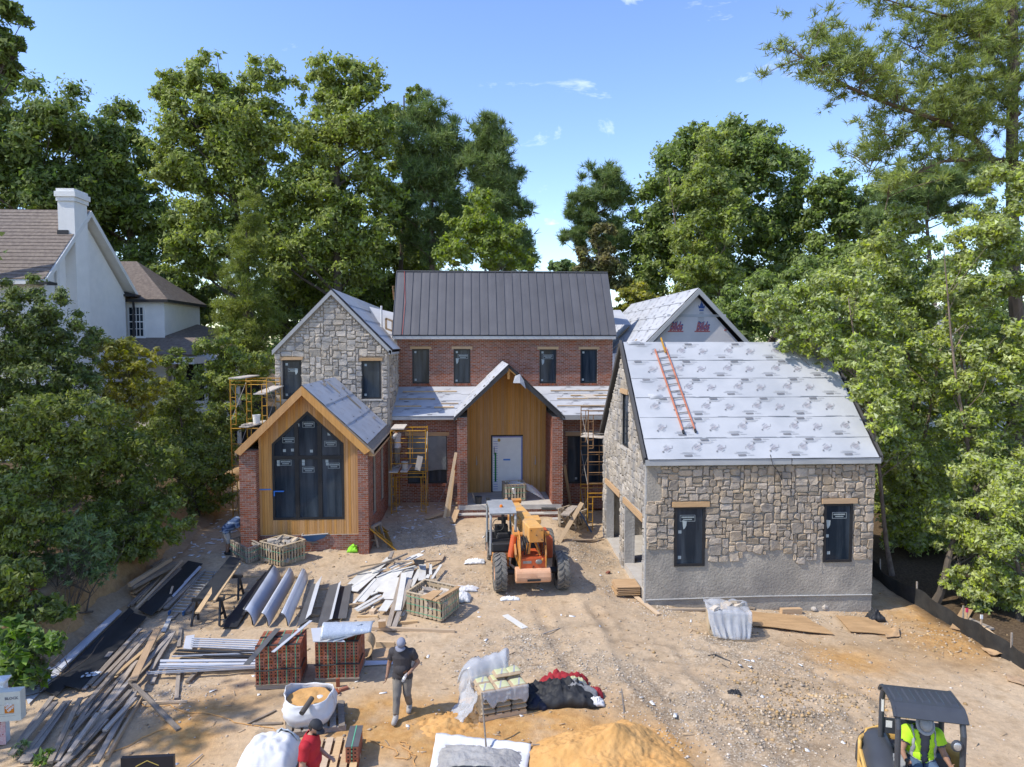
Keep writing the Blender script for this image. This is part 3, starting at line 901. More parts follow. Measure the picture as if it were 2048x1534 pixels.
for a, b in ((.3, 2.3), (.35, 1.75), (.3, 1.2), (.4, .6)):
    mb = MB(True); pbox(mb, PP, a, b, a + .12, b + .1, .03, .07); mb.build('roof_cleat', M_WOODOLD, house)
mb = MB(True)
a = V((QAX - .05, YP - .1, QAZ + .1))
for sx, top in ((-1, 1.0), (1, .72)):
    e = V((QAX - .05 + sx * 2.3, YP - .1, QEZ - .02))
    mb.prism([a.lerp(e, 1 - top) - V((0, 0, .0)), e, e - V((0, 0, .14)), a.lerp(e, 1 - top) - V((0, 0, .24))], (0, .1, 0), 0)
mb.build('rake_flashing', M_TRIMDARK, house)
mb = MB(True)
for sx in (-1, 1):
    e = a.lerp(V((QAX - .05 + sx * 2.3, YP - .1, QEZ - .02)), .33)
    q = V((0, .12, 0))
    mb.prism([a + q, e + q, e + q - V((0, 0, .16)), a + q - V((0, 0, .18))], (0, .1, 0))
mb.box((QAX - .09, YP + .03, QAZ - .5), (QAX + .01, YP + .13, QAZ - .1))
mb.build('bare_rafter', M_CEDAR, house)
mb = MB(True)
q0 = PY(1030, 752, YP - .15); q1 = PY(1052, 778, YP - .16)
mb.add([q0, PY(1040, 748, YP - .2), PY(1048, 762, YP - .18), q1, PY(1040, 766, YP - .26), PY(1026, 766, YP - .2)], [(0, 1, 2, 4, 5), (2, 3, 4)])
mb.build('torn_underlayment', M_MEMB, house, solid=.004)
# right wing: wrapped gable, membrane roof
KX, KZ, KW = 10.28, 10.38, 2.95
KE = KZ - KW * 1.02
mb = MB(True)
mb.box((KX - KW + .25, YW, .0), (KX + KW - .25, YW + .2, KE - .1)); mb.prism([(KX - KW + .25, YW, KE - .1), (KX + KW - .25, YW, KE - .1), (KX, YW, KZ - .25)], (0, .2, 0))
mb.box((KX - KW + .25, YW + .21, 0), (KX - KW + .45, 43.5, KE - .1)); mb.box((KX + KW - .45, YW + .21, 0), (KX + KW - .25, 43.5, KE - .1)); mb.box((KX - KW + .45, 43.3, 0), (KX + KW - .45, 43.5, KE))
ww_ = mb.build('house_wrap', pm('house_wrap', (.60, .575, .57), (.54, .52, .525), 1.5, .6, .5, 2.5), house)
P = Plane((KX, YW - .004, 0), (1, 0, 0), (0, -1, 0))
mb = MB(True)
def clip_text(txt, a, b, size, c, m, shear=.0, bold=0.0, sx=1.0):
    vs, fs = text_geo(txt, size, shear, bold)
    pts = [(a + sx * v.x, b + v.y) for v in vs]
    fs = [f for f in fs if all(pts[i][1] < KZ - .27 - abs(pts[i][0]) * 1.02 for i in f)]
    mb.add([P.p(x, y, c) for x, y in pts], fs, m)
z0 = PY(1340, 661, YW).z
for px in (1338, 1391.5, 1447):
    x0 = PY(px, 661, YW).x - KX
    clip_text('Bilds', x0 + .03, z0 + .045, .52, .004, 1, .3, .014, .6)
    clip_text('Bilds', x0, z0, .52, .008, 0, .3, .014, .6)
    wb = .66
    if abs(x0 + wb) < KZ - .2 - z0:
        sticker_rect(mb, P, x0 - .06, z0 - .07, x0 + wb, z0 - .015, .006, 0)
q = PY(1403, 617, YW)
cx, cz = q.x - KX, q.z
crown = [(-.13, 0), (.13, 0), (.16, .16), (.09, .10), (.06, .2), (.0, .3), (-.06, .2), (-.09, .10), (-.16, .16)]
mb.add([P.p(cx + x, cz + z, .004) for x, z in crown], [tuple(range(9))], 1)
mb.sphere((KX + cx, YW - .004, cz + .3), (.035, .004, .035), 8, 4, 1)
for k, (l, h) in enumerate(((.2, .07), (.17, .03), (.2, .03))):
    sticker_rect(mb, P, cx - l / 2, cz - .11 - k * .07, cx + l / 2, cz - .11 - k * .07 + h, .004, 1 if k == 0 else 2)
for k in range(6): sticker_rect(mb, P, cx - .17, cz - .42 - k * .05, cx + .12, cz - .405 - k * .05, .004, 2)
mb.build('printed_logo', [M_PRINTR, M_PRINTB, M_PRINTG], ww_)['kind'] = 'stuff'
mb = MB(True)
zz = PY(1380, 634, YW).z
mb.sheet(lambda u, v: P.p(-1.35 + 2.7 * u, zz + .12 * v, .012 + .01 * noise.noise(V((u * 6, v, 2)))), 14, 2); mb.build('wrap_lap', M_MEMB, ww_)
gable_roof(house, KX - KW, KX + KW, KX, KZ + .1, KE + .08, YW - .28, 44, .12)
PP, Wd, L = slope(KX - KW, KE + .09, KX, KZ + .11, YW - .24, 44, False)
membrane(house, PP, Wd, L, 5, 19, s=.5)
for (a, b, l) in ((6.6, 1.1, .9), (2.0, .5, .5), (5.0, .25, .5)):
    mb = MB(True); pbox(mb, PP, a, b, a + .1, b + l, .03, .07); mb.build('roof_cleat', M_WOODNEW, house)
mb = MB(True)
a = V((KX, YW - .34, KZ + .08))
for sx in (-1, 1):
    e = V((KX + sx * KW, YW - .34, KE + .06))
    mb.prism([a, e, e - V((0, 0, .24)), a - V((0, 0, .26))], (0, .06, 0))
mb.build('rake_board', M_TRIM, house)
mb = MB(True); mb.box((KX - KW - .03, YW - .2, KE - .16), (KX - KW + .24, 43.9, KE + .07)); mb.build('eave_board', M_TRIM, house)
# low link roofs between the main block and the right wing
mb = MB(True)
mb.box((7.31, 36.9, 6), (7.55, 39.3, 8.8)); mb.add([(7.3, 36.8, 9.0), (8.6, 36.8, 9.0), (8.6, 39.5, 9.9), (7.3, 39.5, 9.9)], [(0, 1, 2, 3)])
mb.build('link_roof', M_MEMB, house)
mb = MB(True); mb.box((7.2, YF - .02, 5.2), (7.6, YF + .2, 7.5)); mb.build('wrapped_link_wall', MATS['house_wrap'], house)
# ------------------------------------------------------------------ the stone garage
GX0, GX1, GZE, GRY, GRZ = 5.55, 12.92, 4.30, 24.9, 8.05
GB = 28.4
garage = thing('stone_garage', 'unfinished stone garage with bare scratch coat below and a printed membrane roof', 'garage', (9.2, 24.9, -.3))
rng = random.Random(17)
P = Plane((GX0, YG, -1.0), (1, 0, 0), (0, -1, 0))
Wg = GX1 - GX0
wn = [(6.43, .98, 7.41, 2.88), (11.26, 1.02, 12.21, 2.92)]
holes = [(x0 - GX0, z0 + 1, x1 - GX0, z1 + 1) for x0, z0, x1, z1 in wn]
lh = [(h[0] - .08, h[3], h[2] + .12, h[3] + .16) for h in holes]
mb = MB(True)
wall_slab(mb, P, Wg, GZE + 1.0 - .1, holes, .3)
# rough lower face stands a little proud below the joint line
gw = mb.build('front_wall', M_STUCCO, garage)
mb = MB(True)
def coat(a0, b0, a1, b1, sd, c):
    nu, nv = max(2, int((a1 - a0) / .16)), max(2, int((b1 - b0) / .16))
    mb.sheet(lambda u, v: P.p(a0 + (a1 - a0) * u, b0 + (b1 - b0) * v, c + .014 * noise.noise(V((u * (a1 - a0) * 2.2, v * (b1 - b0) * 2.2, sd))) + .01 * noise.noise(V((u * (a1 - a0) * 7, v * (b1 - b0) * 7, sd)))), nu, nv)
for r in rects(Wg, 2.75, [(h[0], h[1], h[2], 2.75) for h in holes]):
    coat(*r, 3, .018 if r[1] > .5 else .02)
o = mb.build('scratch_coat', M_STUCCO, garage, smooth=True)
mb = MB(True); mb.tube([P.p(0, .92, .045), P.p(Wg * .5, .96, .05), P.p(Wg, .93, .045)], .022, 6); mb.build('weep_line', M_STUCCO2, garage)
def ok(a, b):
    if b > GZE + 1 - .17: return False
    z = b - 1.0
    low = 1.52 + .16 * noise.noise(V((a * 1.1, 3, 0))) - (.42 if (1.95 < a < 3.1 or 4.75 < a < 5.5 or a > 6.75) else .18 if 3.1 <= a < 4.75 else .0)
    if z < low: return False
    if a < .42 + .15 * noise.noise(V((b * 2, 1, 0))) and z > 3.1: return False
    for h in holes + lh:
        if h[0] - .02 < a < h[2] + .02 and h[1] - .02 < b < h[3] + .02: return False
    return True
st = pack(Wg, GZE + 1, .11, ok, rng, 4, 3)
stone_wall(gw, P, st, M_STONE_G, rng, 300, .065)
for h, kw in zip(holes, (dict(stick=((.1, .55), (.1, .12)), lab=(.18, .75, .5), blob=(.28, .67)), dict(stick=((.06, .42), (.12, .13)), lab=(.3, .74, .5), blob=(.12, .62)))):
    window(garage, P, *h, rec=-.03, fw=.08, **kw)
for h in lh: lintel(garage, P, *h, c1=.1)
# left wall: two door openings with thick jambs under timber lintels
PLf = Plane((GX0, GB, -.4), (0, -1, 0), (-1, 0, 0))
Lg = GB - YG
d1 = (GB - 27.75, .4, GB - 25.15, 2.76)
d2 = (GB - 24.45, .4, GB - 21.75, 2.72)
wl = (GB - 25.0, 4.72, GB - 23.98, 6.62)
GE = GZE + .4
mb = MB(True)
wall_slab(mb, PLf, Lg - .31, GE, [(d1[0], 0, d1[2], d1[3]), (d2[0], 0, d2[2], d2[3])], .3)
hw = Lg / 2
def gtop(a): return GRZ + .4 - .15 - abs(a - hw) * (GRZ - GZE) / hw
mb.prism([PLf.p(0, GE), PLf.p(wl[0], GE), PLf.p(wl[0], gtop(wl[0])), PLf.p(0.02, GE + .02)], (.3, 0, 0))
mb.prism([PLf.p(wl[2], GE), PLf.p(Lg, GE), PLf.p(Lg - .02, GE + .02), PLf.p(wl[2], gtop(wl[2]))], (.3, 0, 0))
mb.prism([PLf.p(wl[0], GE), PLf.p(wl[2], GE), PLf.p(wl[2], wl[1]), PLf.p(wl[0], wl[1])], (.3, 0, 0))
top = [PLf.p(wl[2], gtop(wl[2])), PLf.p(hw, gtop(hw)), PLf.p(wl[0], gtop(wl[0]))]
mb.prism([PLf.p(wl[0], wl[3]), PLf.p(wl[2], wl[3])] + (top if wl[0] < hw < wl[2] else [top[0], top[2]]), (.3, 0, 0))
lw_ = mb.build('left_wall', M_STUCCO2, garage)
mb = MB(True)
for a in (d2[0],): pbox(mb, PLf, a, 0.0, a + .02, d1[3], -.36, -.301)
mb.build('door_jamb', M_STUCCO2, garage)
def okl(a, b):
    if b > gtop(a) - .14 or a > Lg - .16: return False
    for h in ((d1[0], -1, d1[2], d1[3] + .2), (d2[0], -1, d2[2], d2[3] + .2), wl, (wl[0] - .1, wl[3], wl[2] + .1, wl[3] + .17)):
        if h[0] - .02 < a < h[2] + .02 and h[1] - .02 < b < h[3] + .02: return False
    return True
st = pack(Lg, GRZ + .4, .125, okl, rng, 3, 3)
M_STONE_P = pm('stone_pale', (.50, .445, .365), (.40, .355, .295), 3.5, .92, .6, 22, island=.24, objr=.2, c3=(.30, .29, .28), s3=2.0)
stone_wall(lw_, PLf, st, M_STONE_P, rng, 0, .05)
for d in (d1, d2): lintel(garage, PLf, d[0] - .06, d[3], d[2] + .06, d[3] + .2, c1=.08, c0=-.3)
lintel(garage, PLf, wl[0] - .08, wl[3], wl[2] + .08, wl[3] + .17, c1=.09)
window(garage, PLf, *wl, rec=.03, stick=())
mb = MB(True); pbox(mb, PLf, wl[0] - .05, wl[1] - .08, wl[2] + .05, wl[1], -.1, .1); mb.build('window_sill', M_CONC, garage)
# corner strip, back and right walls, slab inside
mb = MB(True); pbox(mb, PLf, Lg - .15, -.5, Lg - .005, GE - .05, 0, .045); mb.build('corner_bead', M_STUCCO2, garage)
mb = MB(True)
mb.box((GX1 - .3, YG + .31, -1), (GX1, GB, GZE - .02)); mb.box((GX0 + .31, GB - .3, -1), (GX1 - .31, GB, GZE - .02))
mb.prism([(GX1 - .3, YG, GZE - .02), (GX1 - .3, GRY, GRZ - .17), (GX1 - .3, GB, GZE - .02)], (.3, 0, 0))
mb.build('rear_wall', M_STUCCO, garage)
mb = MB(True); mb.box((GX0 + .01, YG + .31, -1.0), (GX1 - .31, GB - .31, .12)); mb.build('floor_slab', M_CONC, garage)
mb = MB(True)
for y in (22.2, 23.4, 24.6, 25.8, 27.0): mb.box((GX0 + 2.6, y, .13), (GX0 + 2.7, y + .1, 4.0))
mb.box((GX0 + 2.6, 21.8, 2.2), (GX0 + 2.7, 28, 2.3)); mb.build('stud_partition', M_WOODNEW, garage)
# roof
er = GZE + .02
mb = MB(True)
ov = .14
sl = (GRZ - GZE) / (GRY - YG)
ez0 = GZE + .11
X0, X1 = GX0 - .12, GX1 + .12
mb.prism([(X0, YG - ov, ez0), (X0, GRY, GRZ), (X0, 2 * GRY - YG + ov, ez0), (X0, 2 * GRY - YG + ov, ez0 - .12), (X0, GRY, GRZ - .17), (X0, YG - ov, ez0 - .12)], (X1 - X0, 0, 0))
mb.build('roof_deck', M_TRIMDARK, garage)
up = V((0, GRY - YG + ov, GRZ - ez0)); SL = up.length; up.normalize()
n = V((0, -(GRZ - ez0), GRY - YG + ov)).normalized()
PRG = RoofPlane((X0 + .1, YG - ov - .02, ez0 + .0), (1, 0, 0), up, n)
membrane(garage, PRG, X1 - X0 - .2, SL, 6, 41, s=.6, ripple=.02)
for x in (X0 - .045, X1 + .005):
    mb = MB(True)
    mb.prism([(x, YG - ov - .02, ez0 + .05), (x, GRY, GRZ + .06), (x, GRY, GRZ - .16), (x, YG - ov - .02, ez0 - .16)], (.04, 0, 0))
    mb.prism([(x, GRY + .001, GRZ + .06), (x, 2 * GRY - YG + ov, ez0 + .05), (x, 2 * GRY - YG + ov, ez0 - .12), (x, GRY + .001, GRZ - .16)], (.04, 0, 0))
    mb.prism([(x + (.0 if x < 8 else -.05), YG - ov - .02, ez0 + .062), (x + (0 if x < 8 else -.05), GRY, GRZ + .073), (x + (.09 if x < 8 else .04), GRY, GRZ + .073), (x + (.09 if x < 8 else .04), YG - ov - .02, ez0 + .062)], (0, 0, -.014))
    mb.build('rake_metal', pm('rake_metal', (.075, .072, .068), (.09, .086, .08), 2, .5), garage)
mb = MB(True)
for (a, b, r) in ((.15, 5.0, .05), (.5, 2.45, .06), (.45, 2.5, .035)):
    c = PRG.p(a, b, .03)
    mb.sheet(lambda u, v: PRG.p(a + .45 * u, b + .16 * v, .03 + r * math.sin(PI * u) * math.sin(PI * v * .9) * 1.6), 6, 4)
mb.build('membrane_wrinkle', M_MEMB, garage, smooth=True)
mb = MB(True)
for k, (x0, x1) in enumerate(((GX0 - .1, GX0 + 4.55), (GX0 + 4.58, GX1 + .1))):
    mb.box((x0, YG - ov - .03, ez0 - .2), (x1, YG - ov + .03, ez0 - .025))
mb.box((GX0 - .1, YG - ov + .03, ez0 - .2), (GX1 + .1, YG + .0, ez0 - .17))
mb.build('gutter_board', M_TRIM, garage)
mb = MB(True); mb.tube([PRG.p(3.9, .1, .05), P.p(3.9, 5.2, .3), P.p(4.05, 5.05, .28), P.p(4.3, 4.7, .1)], .012, 5); mb.tube([P.p(4.05, 5.05, .28), P.p(4.45, 4.3, .12)], .005, 4)
mb.build('loose_strap', M_TRIMDARK, garage)
# ------------------------------------------------------------------ ground
def ground_mat():
    m = bpy.data.materials.new('site_dirt')
    m.use_nodes = True
    t = m.node_tree
    N, L = t.nodes.new, t.links.new
    b = t.nodes['Principled BSDF']
    b.inputs['Roughness'].default_value = .95
    b.inputs['Specular IOR Level'].default_value = .15
    tc = N('ShaderNodeTexCoord')
    def nz(s, d=6, r=.6):
        n = N('ShaderNodeTexNoise'); n.inputs['Scale'].default_value = s; n.inputs['Detail'].default_value = d; n.inputs['Roughness'].default_value = r
        L(tc.outputs['Object'], n.inputs['Vector']); return n.outputs['Fac']
    def ramp(f, p0, p1, c0, c1):
        r = N('ShaderNodeValToRGB'); r.color_ramp.elements[0].position, r.color_ramp.elements[1].position = p0, p1
        r.color_ramp.elements[0].color, r.color_ramp.elements[1].color = (*c0, 1), (*c1, 1)
        L(f, r.inputs[0]); return r.outputs[0]
    def mix(f, a, c):
        x = N('ShaderNodeMixRGB'); L(f, x.inputs[0]); L(a, x.inputs[1])
        if isinstance(c, tuple): x.inputs[2].default_value = (*c, 1)
        else: L(c, x.inputs[2])
        return x.outputs[0]
    def op(o, a, c):
        x = N('ShaderNodeMath'); x.operation = o
        for i, v in enumerate((a, c)):
            if isinstance(v, (int, float)): x.inputs[i].default_value = v
            else: L(v, x.inputs[i])
        x.use_clamp = True
        return x.outputs[0]
    at = N('ShaderNodeVertexColor'); at.layer_name = 'zone'
    sp = N('ShaderNodeSeparateColor'); L(at.outputs['Color'], sp.inputs[0])
    big = nz(.55, 5)
    fine = nz(9, 8, .7)
    col = ramp(big, .35, .66, (.55, .425, .285), (.475, .345, .215))
    col = mix(op('MULTIPLY', ramp(nz(2.3, 6), .52, .68, (0, 0, 0), (1, 1, 1)), .55), col, (.33, .23, .13))
    vo = N('ShaderNodeTexVoronoi'); vo.inputs['Scale'].default_value = 17; L(tc.outputs['Object'], vo.inputs['Vector'])
    hv = N('ShaderNodeSeparateColor'); L(vo.outputs['Color'], hv.inputs[0])
    gcol = ramp(hv.outputs[0], 0, 1, (.36, .30, .225), (.58, .51, .41))
    edge = ramp(vo.outputs['Distance'], .25, .6, (1, 1, 1), (.45, .42, .38))
    mm = N('ShaderNodeMixRGB'); mm.blend_type = 'MULTIPLY'; mm.inputs[0].default_value = 1; L(gcol, mm.inputs[1]); L(edge, mm.inputs[2])
    patch = ramp(nz(1.7, 7, .65), .42, .58, (0, 0, 0), (1, 1, 1))
    g = op('MULTIPLY', op('ADD', op('MULTIPLY', sp.outputs[0], .75), op('MULTIPLY', patch, .12)), op('ADD', op('MULTIPLY', patch, .75), .15))
    col = mix(g, col, mm.outputs[0])
    osd = op('MULTIPLY', sp.outputs[1], ramp(nz(1.1, 6), .3, .5, (.3, .3, .3), (1, 1, 1)))
    col = mix(osd, col, ramp(nz(5, 6), .35, .65, (.55, .33, .13), (.44, .24, .085)))
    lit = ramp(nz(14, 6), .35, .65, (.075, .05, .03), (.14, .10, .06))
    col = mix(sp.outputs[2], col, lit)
    ff = ramp(fine, .3, .7, (.72, .72, .72), (1.15, 1.13, 1.1))
    m2 = N('ShaderNodeMixRGB'); m2.blend_type = 'MULTIPLY'; m2.inputs[0].default_value = .8; L(col, m2.inputs[1]); L(ff, m2.inputs[2])
    L(m2.outputs[0], b.inputs['Base Color'])
    bp = N('ShaderNodeBump'); bp.inputs['Strength'].default_value = .7; bp.inputs['Distance'].default_value = .05
    L(op('ADD', op('MULTIPLY', fine, .5), op('MULTIPLY', nz(40, 4), .4)), bp.inputs['Height'])
    L(bp.outputs[0], b.inputs['Normal'])
    return m
M_DIRT = ground_mat()
def gxy(px, py): p = G(px, py); return (p.x, p.y)
GRAV = [(gxy(*a), r) for a, r in (((1000, 1330), 1.2), ((1130, 1330), 1.3), ((1250, 1350), 1.2), ((1050, 1280), 1.2), ((1380, 1470), 1.1), ((1330, 1430), 1.2), ((1480, 1400), 1.0), ((1530, 1500), .9),
        ((1430, 1290), 1.6), ((1580, 1320), 1.2), ((1230, 1180), 1.0), ((1190, 1110), 1.2), ((1320, 1222), .7), ((1450, 1228), .7), ((1600, 1235), .7), ((1740, 1240), .7), ((1000, 1090), 1.0), ((880, 1090), 1.2),
        ((820, 1060), 1.5), ((860, 1180), 1.2), ((560, 1180), 1.6), ((1150, 1100), 1.2), ((340, 1400), .8), ((930, 1180), 1.2), ((1620, 1450), 1.2))]
CLAY = [(gxy(*a), r) for a, r in (((1150, 1480), 1.5), ((1000, 1440), 1.2), ((880, 1450), 1.0), ((700, 1480), 1.0), ((420, 1430), 1.0), ((330, 1500), .8), ((960, 1500), 1.2), ((760, 1420), .7), ((1280, 1520), .9), ((1330, 1490), .5), ((1860, 1230), 1.6), ((1900, 1290), 1.4), ((1700, 1320), 1.2))]
BROWN = [(gxy(*a), rx, ry) for a, rx, ry in (((1560, 1375), 1.3, .35), ((1535, 1440), 1.0, .3), ((1800, 1290), 1.6, .9), ((1900, 1250), 1.2, .7), ((1640, 1290), 1.4, .25), ((1700, 1440), 1.6, .25), ((1300, 1420), .8, .5), ((1950, 1330), 1.2, .3), ((1180, 1250), 1.4, .3), ((700, 1440), .8, .4), ((1640, 1500), 1.0, .4), ((560, 1390), .7, .3))]
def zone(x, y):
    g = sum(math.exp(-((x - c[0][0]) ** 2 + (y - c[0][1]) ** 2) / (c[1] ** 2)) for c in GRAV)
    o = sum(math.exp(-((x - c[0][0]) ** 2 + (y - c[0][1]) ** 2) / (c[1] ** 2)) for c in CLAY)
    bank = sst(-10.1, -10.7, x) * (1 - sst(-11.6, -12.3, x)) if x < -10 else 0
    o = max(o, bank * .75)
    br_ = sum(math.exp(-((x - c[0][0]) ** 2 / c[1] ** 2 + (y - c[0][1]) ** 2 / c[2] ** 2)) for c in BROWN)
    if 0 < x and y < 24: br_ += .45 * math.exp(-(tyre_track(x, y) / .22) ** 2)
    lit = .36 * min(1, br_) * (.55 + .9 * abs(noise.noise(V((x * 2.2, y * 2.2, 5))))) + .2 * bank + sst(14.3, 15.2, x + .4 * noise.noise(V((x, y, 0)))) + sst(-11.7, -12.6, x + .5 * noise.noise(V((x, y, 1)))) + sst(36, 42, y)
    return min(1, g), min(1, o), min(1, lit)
def bumps(x, y):
    return .05 * noise.noise(V((x * .9, y * .9, 0))) + .025 * noise.noise(V((x * 3.1, y * 3.1, 4))) + .012 * noise.noise(V((x * 9, y * 9, 8)))
def ruts(x, y):
    # raised tracks and clods on the right of the site
    h = 0
    for (cx, cy, rx, ry, hh) in RUT:
        d = ((x - cx) / rx) ** 2 + ((y - cy) / ry) ** 2
        if d < 4: h += hh * math.exp(-d * 1.5)
    if x > 0 and y < 24:
        d = tyre_track(x, y)
        if d < .5: h += -.045 * math.exp(-(d / .17) ** 2) + .03 * math.exp(-((d - .3) / .1) ** 2)
    return h
def path(px, off):
    w = [V((*gxy(*a), 0)) for a in px]
    out = []
    for i in range(len(w)):
        t = (w[min(i + 1, len(w) - 1)] - w[max(i - 1, 0)]).normalized()
        out.append(w[i] + V((-t.y, t.x, 0)) * off)
    return out
TRK = [path(px, o) for px, offs in (([(1345, 1560), (1260, 1400), (1180, 1290), (1130, 1215)], (-.85, .85)), ([(1790, 1480), (1700, 1390), (1560, 1330), (1400, 1310), (1240, 1290)], (-.5, .5)), ([(1500, 1540), (1420, 1440), (1330, 1360), (1290, 1290)], (-.9, .8))) for o in offs]
def tyre_track(x, y):
    p = V((x, y, 0)); best = 9
    for t in TRK:
        for a, b in zip(t, t[1:]):
            d = b - a; f = max(0, min(1, (p - a).dot(d) / d.length_squared)); best = min(best, (p - a - d * f).length)
    return best
RUT = [(*gxy(1560, 1370), 1.2, .35, .16), (*gxy(1540, 1440), .9, .3, .16), (*gxy(1690, 1400), 1.2, .22, .07), (*gxy(1880, 1280), 1.0, .4, .14), (*gxy(1620, 1440), 1.4, .3, .10), (*gxy(690, 1095), .5, .3, .12)]
fx0, fx1, fy0, fy1, st_ = -14.0, 17.0, 8.5, 36.0, .11
nx, ny = int((fx1 - fx0) / st_), int((fy1 - fy0) / st_)
vs, cl = np.zeros(((nx + 1) * (ny + 1), 3), np.float32), np.ones(((nx + 1) * (ny + 1), 4), np.float32)
k = 0
for j in range(ny + 1):
    y = fy0 + (fy1 - fy0) * j / ny
    for i in range(nx + 1):
        x = fx0 + (fx1 - fx0) * i / nx
        bk = 1 + 3 * (sst(-10.2, -10.9, x) * (1 - sst(-11.4, -12.2, x)) if x < -10 else 0)
        vs[k] = (x, y, H(x, y) + bumps(x, y) * bk + ruts(x, y))
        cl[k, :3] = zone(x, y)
        k += 1
ii = np.arange(nx * ny)
a = (ii // nx) * (nx + 1) + ii % nx
fs = np.stack([a, a + 1, a + nx + 2, a + nx + 1], 1)
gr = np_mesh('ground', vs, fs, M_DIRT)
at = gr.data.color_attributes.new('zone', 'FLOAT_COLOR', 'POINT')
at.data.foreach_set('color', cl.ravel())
gr.data.polygons.foreach_set('use_smooth', np.ones(len(fs), dtype=bool))
tag(gr, kind='structure')
# the land beyond, one coarse sheet a little lower where the fine one covers it
xs = [-400, -200, -100, -60, -45] + list(range(-36, 37, 3)) + [45, 60, 100, 200, 400]
ys = [-60, -20, 0, 4] + list(range(7, 64, 3)) + [70, 90, 130, 220, 420, 900]
vs, cl = [], []
for y in ys:
    for x in xs:
        ins = fx0 + 2.9 < x < fx1 - 2.9 and fy0 + 2.9 < y < fy1 - 2.9
        edge = fx0 - 3 < x < fx1 + 3 and fy0 - 3 < y < fy1 + 3
        vs.append((x, y, H(x, max(y, 5)) - (.9 if ins else .12 if edge else .06)))
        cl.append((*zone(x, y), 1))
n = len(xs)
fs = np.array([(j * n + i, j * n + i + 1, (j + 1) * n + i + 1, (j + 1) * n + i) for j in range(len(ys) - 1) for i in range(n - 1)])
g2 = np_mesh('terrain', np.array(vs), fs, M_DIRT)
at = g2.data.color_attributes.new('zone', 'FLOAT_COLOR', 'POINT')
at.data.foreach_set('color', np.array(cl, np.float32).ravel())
tag(g2, kind='structure')
# gravel, clods and chips as real pieces
def rubble(name, n, smin, smax, mat, seed, pick, flat=.6):
    r = np.random.default_rng(seed)
    pts = []
    while len(pts) < n:
        p = pick(r)
        if p is not None: pts.append(p)
    pts = np.array(pts, np.float32)
    base = np.array([(1, 0, 0), (0, 1, 0), (-1, 0, 0), (0, -1, 0), (0, 0, 1), (0, 0, -1)], np.float32)
    tri = np.array([(0, 1, 4), (1, 2, 4), (2, 3, 4), (3, 0, 4), (1, 0, 5), (2, 1, 5), (3, 2, 5), (0, 3, 5)])
    s = smin + (smax - smin) * r.random(n) ** 3
    ang = r.random(n) * 6.28
    sc = s[:, None, None] * (.6 + .8 * r.random((n, 6, 1))) * np.array([1, 1, flat])
    v = base[None] * sc
    c, sn = np.cos(ang)[:, None], np.sin(ang)[:, None]
    x, y = v[..., 0] * c - v[..., 1] * sn, v[..., 0] * sn + v[..., 1] * c
    v = np.stack([x, y, v[..., 2]], -1) + pts[:, None, :]
    t = tri[None] + (np.arange(n) * 6)[:, None, None]
    o = np_mesh(name, v.reshape(-1, 3), t.reshape(-1, 3), mat)
    return tag(o, kind='stuff')
M_GRAVEL = pm('gravel', (.50, .43, .335), (.40, .33, .25), 1.5, .95, .0, island=.4)
M_CLOD = pm('clod', (.46, .34, .20), (.34, .23, .12), 1.5, .95, .0, island=.35)
def inside_building(x, y):
    return (GX0 - .1 < x < GX1 + .1 and y > YG - .05) or (BX0 - .05 < x < BX1 + .05 and y > YB - .02) or (QX0 < x < QX1 and y > YP - 1) or y > 31.8
def pick_gravel(r):
    if r.random() < .75:
        c = GRAV[r.integers(len(GRAV))]
        x, y = c[0][0] + r.normal() * c[1] * .6, c[0][1] + r.normal() * c[1] * .6
    else:
        x, y = r.uniform(-10, 14.2), r.uniform(11.5, 30)
    if inside_building(x, y): return None
    return (x, y, H(x, y) + bumps(x, y) + ruts(x, y) + .004)
def pick_clod(r):
    x, y = r.uniform(-10, 14.4), r.uniform(11, 30)
    if r.random() < .5:
        c = RUT[r.integers(len(RUT))]; x, y = c[0] + r.normal() * c[2] * .8, c[1] + r.normal() * c[3] * 1.5
    if inside_building(x, y): return None
    return (x, y, H(x, y) + bumps(x, y) + ruts(x, y) + .004)
rubble('gravel', 11500, .009, .042, M_GRAVEL, 5, pick_gravel)
rubble('dirt_clods', 4200, .012, .065, M_CLOD, 6, pick_clod)
def litter(name, n, mat, seed, lmin, lmax, wid, region):
    r = np.random.default_rng(seed)
    vv, ff = [], []
    while len(ff) < n:
        x, y = region(r)
        if inside_building(x, y): continue
        z = H(x, y) + bumps(x, y) + .012
        l, w = r.uniform(lmin, lmax), r.uniform(.4, 1) * wid
        a = r.uniform(0, 6.28)
        c, s = math.cos(a), math.sin(a)
        k = len(vv)
        for dx, dy, dz in ((-l, -w, 0), (l, -w * .6, r.uniform(0, .03)), (l * .9, w, r.uniform(0, .03)), (-l * .8, w * .8, 0)):
            vv.append((x + dx * c - dy * s, y + dx * s + dy * c, z + dz))
        ff.append((k, k + 1, k + 2, k + 3))
    o = np_mesh(name, np.array(vv), np.array(ff), mat)
    md = o.modifiers.new('t', 'SOLIDIFY'); md.thickness = .006
    return tag(o, kind='stuff')
litter('wood_chips', 300, M_WOODNEW, 8, .03, .14, .02, lambda r: (r.uniform(-9, 14), r.uniform(12, 30)))
litter('white_scraps', 80, M_WHITE, 9, .02, .11, .05, lambda r: (r.uniform(-7, 9), r.uniform(12, 30)))
litter('site_rubbish', 90, M_WHITE, 10, .04, .16, .07, lambda r: (r.uniform(-10.5, -8.3), r.uniform(25, 31)))
litter('site_rubbish', 60, M_WHITE, 12, .04, .13, .06, lambda r: (r.uniform(-3.4, -.6), r.uniform(26.5, 31.5)))
